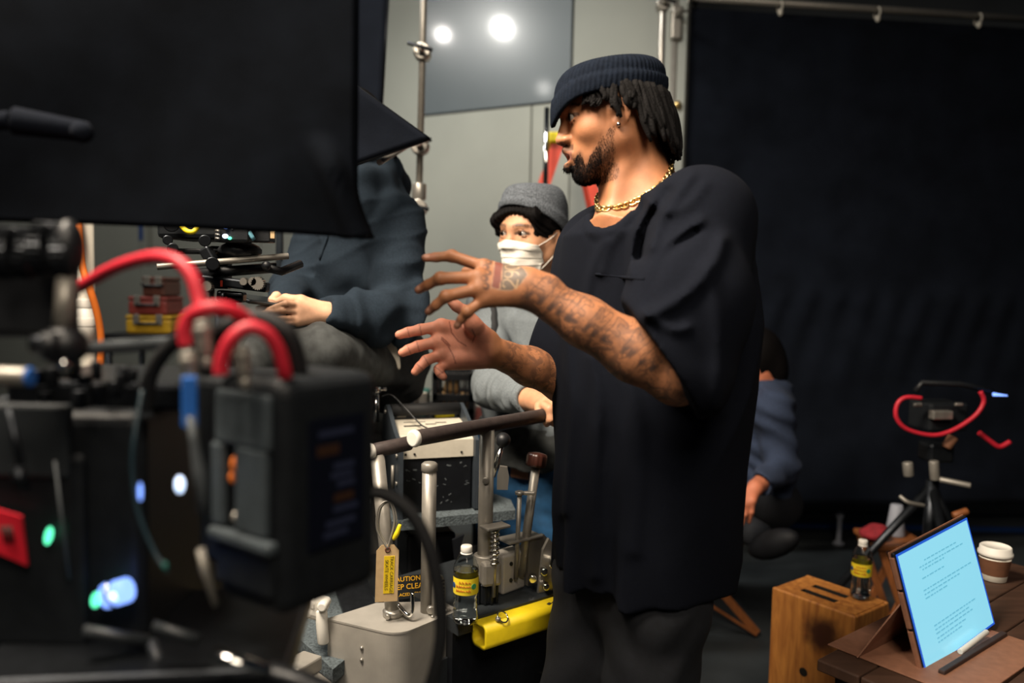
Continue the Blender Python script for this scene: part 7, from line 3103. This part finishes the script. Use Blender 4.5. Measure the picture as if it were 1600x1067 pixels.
for a, b in ((-.046, -.020), (.012, .038)):
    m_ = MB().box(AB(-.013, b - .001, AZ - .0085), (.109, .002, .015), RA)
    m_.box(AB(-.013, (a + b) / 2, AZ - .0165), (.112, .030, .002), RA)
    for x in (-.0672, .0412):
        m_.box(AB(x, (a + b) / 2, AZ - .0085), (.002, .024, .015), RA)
    ab.part('slot_shade', m_, 'ink', label='dark painted shade inside a hand slot')  # dark strips stand in for the shade deep inside the slot
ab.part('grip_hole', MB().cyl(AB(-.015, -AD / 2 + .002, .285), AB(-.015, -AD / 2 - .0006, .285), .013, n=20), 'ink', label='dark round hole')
bottle('small water bottle standing on the wooden apple box', PZ(1344, 934, AZ + .0005), .172, face=(-.6, -.9))

# table with the tablet
TZ = .69
C0 = PZ(1334, 1036, TZ)
tu2 = np.array([.78, .63, 0])
tu2 /= np.linalg.norm(tu2)
tv2 = np.array([-tu2[1], tu2[0], 0])
RT = np.stack([tu2, tv2, [0, 0, 1]], 1)


def TT(a, b, z):
    return np.array([C0[0], C0[1], 0]) + tu2 * a + tv2 * b + np.array([0, 0, z])


M['table_wood'] = mat('table_wood', '#432f24', .5, noise=.25, nscale=6, stretch=(1, 8, 1))
M['case_leather'] = mat('case_leather', '#8a604a', .6, noise=.12, nscale=60, bump=.2, bscale=400)
M['case_dark'] = mat('case_dark', '#3a2c28', .6, noise=.12, nscale=60)
tb_ = Thing('side_table', 'low wooden side table under the glowing tablet', 'table', TT(.45, -.1, 0))
for i in range(4):
    tb_.part('plank', MB().box(TT(.42, .05 - .085 * i - .04, TZ - .012), (.92, .082, .022), RT, .003), 'table_wood')
for a in (.02, .82):
    for b in (.04, -.24):
        tb_.part('leg', MB().box(TT(a, b - .02, (TZ - .024) / 2), (.035, .035, TZ - .024), RT, .003), 'table_wood')
    tb_.part('stretcher', MB().box(TT(a, -.12, TZ - .05), (.022, .26, .04), RT, .003), 'table_wood')
s_bl, s_br = P(1443, 1053, 1.42), P(1548, 975, 1.60)
s_tl, s_tr = P(1407, 862, 1.47), P(1512, 815, 1.65)
low = (s_bl + s_br) / 2
wv_ = s_br - s_bl
SWd = np.linalg.norm(wv_)
wv_ /= SWd
hv_ = ((s_tl - s_bl) + (s_tr - s_br)) / 2
hv_ -= wv_ * (hv_ @ wv_)
SH = np.linalg.norm(hv_)
hv_ /= SH
sn = np.cross(wv_, hv_)
RS_ = np.stack([wv_, hv_, sn], 1)
sc_ = (s_bl + s_br + s_tl + s_tr) / 4
tab = Thing('tablet', 'tablet showing a glowing pale blue page propped in a brown case', 'tablet', (sc_[0], sc_[1], TZ))
body_t = tab.part('body', MB().box(sc_ - sn * .004, (SWd + .016, SH + .016, .008), RS_, .003, 3), 'black_plastic')
M['tab_screen'] = mat('tab_screen', '#88b8c8', .2, emit=(.20, .56, .72), estr=.98, noise=.02, nscale=6)
M['tab_text'] = mat('tab_text', '#5a8fa0', .3, emit=(.12, .40, .53), estr=.98)
M['tab_edge'] = mat('tab_edge', '#1040a0', .3, emit=(.02, .10, .55), estr=.9)
tab.part('screen', MB().box(sc_ + sn * .0006, (SWd, SH, .0012), RS_, .0003), 'tab_screen')
m_ = MB()
for sgx, sgy in ((0, 1), (0, -1), (1, 0), (-1, 0)):
    m_.box(sc_ + sn * .0008 + wv_ * sgx * (SWd / 2 + .002) + hv_ * sgy * (SH / 2 + .002), (SWd + .008 if sgy else .004, SH + .008 if sgx else .004, .0014), RS_, .0003)
tab.part('screen_edge', m_, 'tab_edge', label='deep blue lit rim of the screen')
m_ = MB()
pg = random.Random(21)
rows = [(.86, .3, .45), (.82, .22, .62), (.79, .25, .3), (.72, .22, .3), (.62, .2, .66), (.585, .2, .5), (.55, .2, .25), (.30, .22, .62), (.265, .22, .5), (.23, .22, .55), (.19, .22, .4), (.155, .22, .3)]
for (v, u0, w_) in rows:
    x = u0
    while x < u0 + w_:
        ww = pg.uniform(.02, .06)
        c_ = s_bl + sn * 0 + wv_ * SWd * (x + ww / 2) + hv_ * SH * v
        c_ = (sc_ - wv_ * SWd / 2 - hv_ * SH / 2) + wv_ * SWd * (x + ww / 2) + hv_ * SH * v + sn * .0013
        m_.box(c_, (SWd * ww, SH * .012, .0002), RS_)
        x += ww + .012
tab.part('page_text', m_, 'tab_text', label='lines of small text on the page', kind='stuff')
cs = Thing('tablet_case', 'brown folding leather tablet case standing open behind the tablet', 'case', TT(.15, 0, TZ))
backc = sc_ - sn * .0095
m_ = MB().box(backc, (SWd + .022, SH + .020, .0028), RS_, .001)
cs.part('back_cover', m_, 'case_leather')
for f0_, f1_ in ((-.5, -.14), (-.12, .2), (.22, .5)):
    c_ = backc - wv_ * (SWd / 2 + .010) + hv_ * SH * (f0_ + f1_) / 2
    cs.part('edge_strip', MB().box(c_ + sn * .004, (.006, SH * (f1_ - f0_), .010), RS_, .002), 'case_leather')
mL = backc - wv_ * (SWd / 2 + .008) + hv_ * SH * .10
mR = backc + wv_ * (SWd / 2 + .008) + hv_ * SH * .10
bL, bR = TT(.012, .028, TZ + .004), None
bL = PZ(1340, 1028, TZ + .003)
bR = bL + (mR - mL)
bR[2] = bL[2]
nn_ = np.cross(mR - mL, bL - mL)
nn_ /= np.linalg.norm(nn_)
m_ = MB().hexa([bL, bR, bR + nn_ * .0025, bL + nn_ * .0025], [mL, mR, mR + nn_ * .0025, mL + nn_ * .0025])
cs.part('support_flap', m_, 'case_leather')
c_ = (bL + bR) / 2
fcen = (np.array([s_bl[0] + s_br[0], s_bl[1] + s_br[1], 0]) / 2 + np.array([c_[0], c_[1], 0])) / 2
dep = np.linalg.norm((np.array([s_bl[0] + s_br[0], s_bl[1] + s_br[1]]) / 2 - c_[:2]))
cs.part('base_flap', MB().box((fcen[0] - tv2[0] * .02, fcen[1] - tv2[1] * .02, TZ + .0015), (SWd + .05, dep + .16, .003), np.stack([wv_ * (1, 1, 0) / np.linalg.norm(wv_[:2]), np.cross([0, 0, 1], wv_ * (1, 1, 0) / np.linalg.norm(wv_[:2])), [0, 0, 1]], 1), .001), 'case_leather')
m_ = MB().box((low[0], low[1], TZ + .006) - tv2 * .028, (SWd * .96, .012, .008), np.stack([wv_ * (1, 1, 0) / np.linalg.norm(wv_[:2]), np.cross([0, 0, 1], wv_ * (1, 1, 0) / np.linalg.norm(wv_[:2])), [0, 0, 1]], 1), .002)
cs.part('ridge', m_, 'case_dark')
m_ = MB().cyl((low[0], low[1], TZ + .011) - tv2 * .014 - wv_ * .03, (low[0], low[1], TZ + .011) - tv2 * .014 + wv_ * .09, .0055, n=14, bev=.001)
single('stylus', m_, 'white_plastic', 'pale stylus lying along the foot of the tablet', 'stylus', (low[0], low[1], TZ + .005))

# coffee cup
cq = P(1553, 935, 1.9)
cpz = TZ
cpx = np.array([P(1553, 900, 1.9)[0], 1.9, 0])
M['cup_brown'] = mat('cup_brown', '#6b4630', .8, noise=.12, nscale=60)
cup = Thing('coffee_cup', 'paper coffee cup with a white lid behind the tablet', 'cup', cpx + (0, 0, cpz))
Hc_ = P(1553, 862, 1.9)[2] - cpz
cup.part('cup', MB().lathe([(.026, 0), (.027, .001), (.0365, Hc_)], cpx + (0, 0, cpz), n=32), 'paper')
cup.part('sleeve', MB().lathe([(.0292, Hc_ * .22), (.0352, Hc_ * .80)], cpx + (0, 0, cpz), n=32, cap=False), 'cup_brown', label='brown cardboard sleeve')
cup.part('lid', MB().lathe([(.0375, Hc_ - .008), (.0385, Hc_ - .004), (.0385, Hc_ + .001), (.0355, Hc_ + .004), (.0345, Hc_ + .014), (.032, Hc_ + .016), (.031, Hc_ + .012), (0, Hc_ + .012)], cpx + (0, 0, cpz), n=32), 'white_plastic', label='white plastic lid')

# folding stool carrying the seated person
M['chair_wood'] = mat('chair_wood', '#7d4a26', .5, noise=.2, nscale=12, stretch=(8, 8, 1))
dc = Thing('folding_chair', 'wooden folding seat with crossed legs under the person in the denim jacket', 'chair', (P(1150, 900, 3.3)[0], 3.3, 0))


def stick(name, a, b, w=.032, d=.02, m='chair_wood', par=None):
    a, b = np.asarray(a, float), np.asarray(b, float)
    z = (b - a) / np.linalg.norm(b - a)
    x, y, _ = basis(z, (0, 1, 0))
    return dc.part(name, MB().box((a + b) / 2, (w, d, np.linalg.norm(b - a)), np.stack([x, y, z], 1), .003), m, par)


cx1 = PZ(1192, 1004, .01)[0]
cx0 = cx1 - .40
for yy_ in (3.10, 3.50):
    stick('crossed_leg', (cx0, yy_, .46), (cx1, yy_, .015))
    stick('crossed_leg', (cx1, yy_ + .025, .46), (cx0, yy_ + .025, .015))
for x in (cx0, cx1):
    stick('seat_rail', (x, 3.06, .47), (x, 3.56, .47))
stick('brace', (cx0 + .1, 3.07, .2), (cx1 - .01, 3.07, .02), .012, .010)
dc.part('seat', MB().grid(lambda u, v: (cx0 + (cx1 - cx0) * u, 3.08 + .46 * v, .482 - .03 * sin(pi * u)), 10, 6, .005), 'black_cloth')

# camera on a tripod in the dark at the far right
Y3 = 2.75
rg = Thing('tripod_camera', 'dark camera on a tripod with a red cable loop at the far right', 'camera', (P(1470, 800, Y3)[0], Y3, 0))
rg.part('body', MB().box(P(1465, 648, Y3 + .06), (.15, .12, .10), yawm(10), .01), 'cam_body')
rg.part('silver_block', MB().box(P(1470, 648, Y3 - .02), (.075, .03, .030), yawm(8), .004), 'steel')
rg.part('top_handle', MB().tube([P(1430, 612, Y3), P(1440, 598, Y3), P(1500, 600, Y3), P(1552, 612, Y3)], .010, 10), 'black_plastic')
rg.part('side_pin', MB().cyl(P(1440, 632, Y3 - .02), P(1428, 633, Y3 - .02), .007, n=10, bev=.002), 'steel')
rg.part('side_pin', MB().cyl(P(1492, 632, Y3 - .02), P(1504, 632, Y3 - .02), .006, n=10, bev=.002), 'steel')
rg.part('red_cable', MB().tube(spline([P(a, b, Y3 - .06) for a, b in ((1440, 622), (1415, 621), (1402, 632), (1401, 653), (1418, 671), (1457, 680), (1489, 672), (1523, 650), (1537, 628), (1532, 612))], 60), .0075, 10), 'red_cable')
rg.part('led', MB().cyl(P(1552, 616, Y3 - .02), P(1574, 618, Y3 - .02), .006, .002, n=10), 'led_blue', label='blue indicator light')
rg.part('red_cable', MB().tube(spline([P(1530, 676, Y3), P(1548, 690, Y3), P(1562, 698, Y3), P(1578, 690, Y3)], 16), .009, 8), 'red_cable')
rg.part('head', MB().box(P(1462, 705, Y3 + .02), (.09, .09, .07), None, .012), 'black_metal')
m_ = MB().cyl(P(1418, 722, Y3 - .03), P(1420, 744, Y3 - .03), .017, n=16, bev=.004)
rg.part('bowl_clamp', m_, 'alu')
m_ = MB().cyl(P(1459, 720, Y3 - .04), P(1461, 750, Y3 - .04), .016, n=16, bev=.004)
rg.part('bowl_clamp', m_, 'alu')
rg.part('spreader_ring', MB().tube(spline([P(1406, 775, Y3 - .08), P(1420, 785, Y3 - .1), P(1444, 790, Y3 - .08)], 14), .007, 8), 'alu')
rg.part('pan_bar', MB().cyl(P(1468, 749, Y3 - .05), P(1517, 759, Y3 - .1), .010, n=12, bev=.003), 'alu')
rg.part('column', MB().cyl(P(1457, 750, Y3), (P(1457, 750, Y3)[0], Y3, .35), .022, n=16), 'black_metal')
cxz = P(1457, 750, Y3)
for i in range(3):
    a = .5 + i * 2 * pi / 3
    rg.part('leg', MB().cyl((cxz[0], Y3, cxz[2] - .02), (cxz[0] + .5 * cos(a), Y3 + .42 * sin(a), .012), .016, .012, n=12), 'black_metal')
    rg.part('foot', MB().sphere((cxz[0] + .5 * cos(a), Y3 + .42 * sin(a), .016), (.02, .02, .016), 10, 6), 'rubber')
rg.part('brown_grip', MB().cyl(P(1478, 700, Y3 - .03), P(1490, 682, Y3 - .03), .016, .018, n=14, bev=.005), 'cup_brown')
rg.part('wood_grip', MB().cyl(P(1489, 806, Y3 - .2), P(1512, 798, Y3 - .2), .012, n=12, bev=.004), 'chair_wood')

# folding stool with a red cloth and a grey cup, behind the apple box
Y4 = 2.95
fs = Thing('folding_stool', 'small wooden folding stool behind the apple box at the right', 'stool', (P(1385, 900, Y4)[0], Y4, 0))
zf = P(1385, 838, Y4)[2]
xf = P(1385, 838, Y4)[0]
fs.part('seat', MB().box((xf + .02, Y4, zf - .012), (.20, .22, .022), None, .006), 'chair_wood')
for yy_ in (Y4 - .09, Y4 + .09):
    for sg in (-1, 1):
        a, b = np.array([xf + .02 + sg * .08, yy_, zf - .02]), np.array([xf + .02 - sg * .09, yy_ + .015 * sg, .0])
        z = (b - a) / np.linalg.norm(b - a)
        x, y, _ = basis(z, (0, 1, 0))
        fs.part('leg', MB().box((a + b) / 2, (.026, .014, np.linalg.norm(b - a)), np.stack([x, y, z], 1), .002), 'chair_wood')
M['red_cloth'] = mat('red_cloth', '#7a1620', .85, noise=.3, nscale=30)
rcx = P(1364, 828, Y4 - .04)
rcx[2] = zf
mb = SDF()
mb.ell(rcx + (0, 0, .022), (.045, .05, .024), k=.01)
mb.ell(rcx + (.02, .0, .04), (.03, .035, .018), k=.02)
mb.fn(lambda p: (.004 * wob(p, 70, 71)).astype(np.float32), (-9, -9, -9), (9, 9, 9), mode='d')
v_, q_ = net(mb, .005)
v_[:, 2] = np.maximum(v_[:, 2], zf + .0005)
single('red_pouch', (v_, q_), 'red_cloth', 'crumpled red cloth pouch on the folding stool', 'pouch', rcx)
gx_ = P(1400, 812, Y4 + .02)
gx_[2] = zf
M['grey_cup'] = mat('grey_cup', '#8b8f99', .6, noise=.08)
single('grey_cone', MB().lathe([(.034, 0), (.036, .004), (.022, .115), (.019, .118), (0, .118)], gx_, n=24), 'grey_cup',
       'pale grey cone standing on the folding stool', 'cone', gx_)
# slim pale pin upright before the wall foot
q = PZ(1310, 850, 0)
single('floor_post', MB().lathe([(.03, 0), (.03, .01), (.012, .02), (.012, .14), (.02, .15), (.02, .17), (.006, .18), (0, .18)], q, n=16), 'grey_cup',
       'small pale upright post on the floor by the blue line', 'post', q)
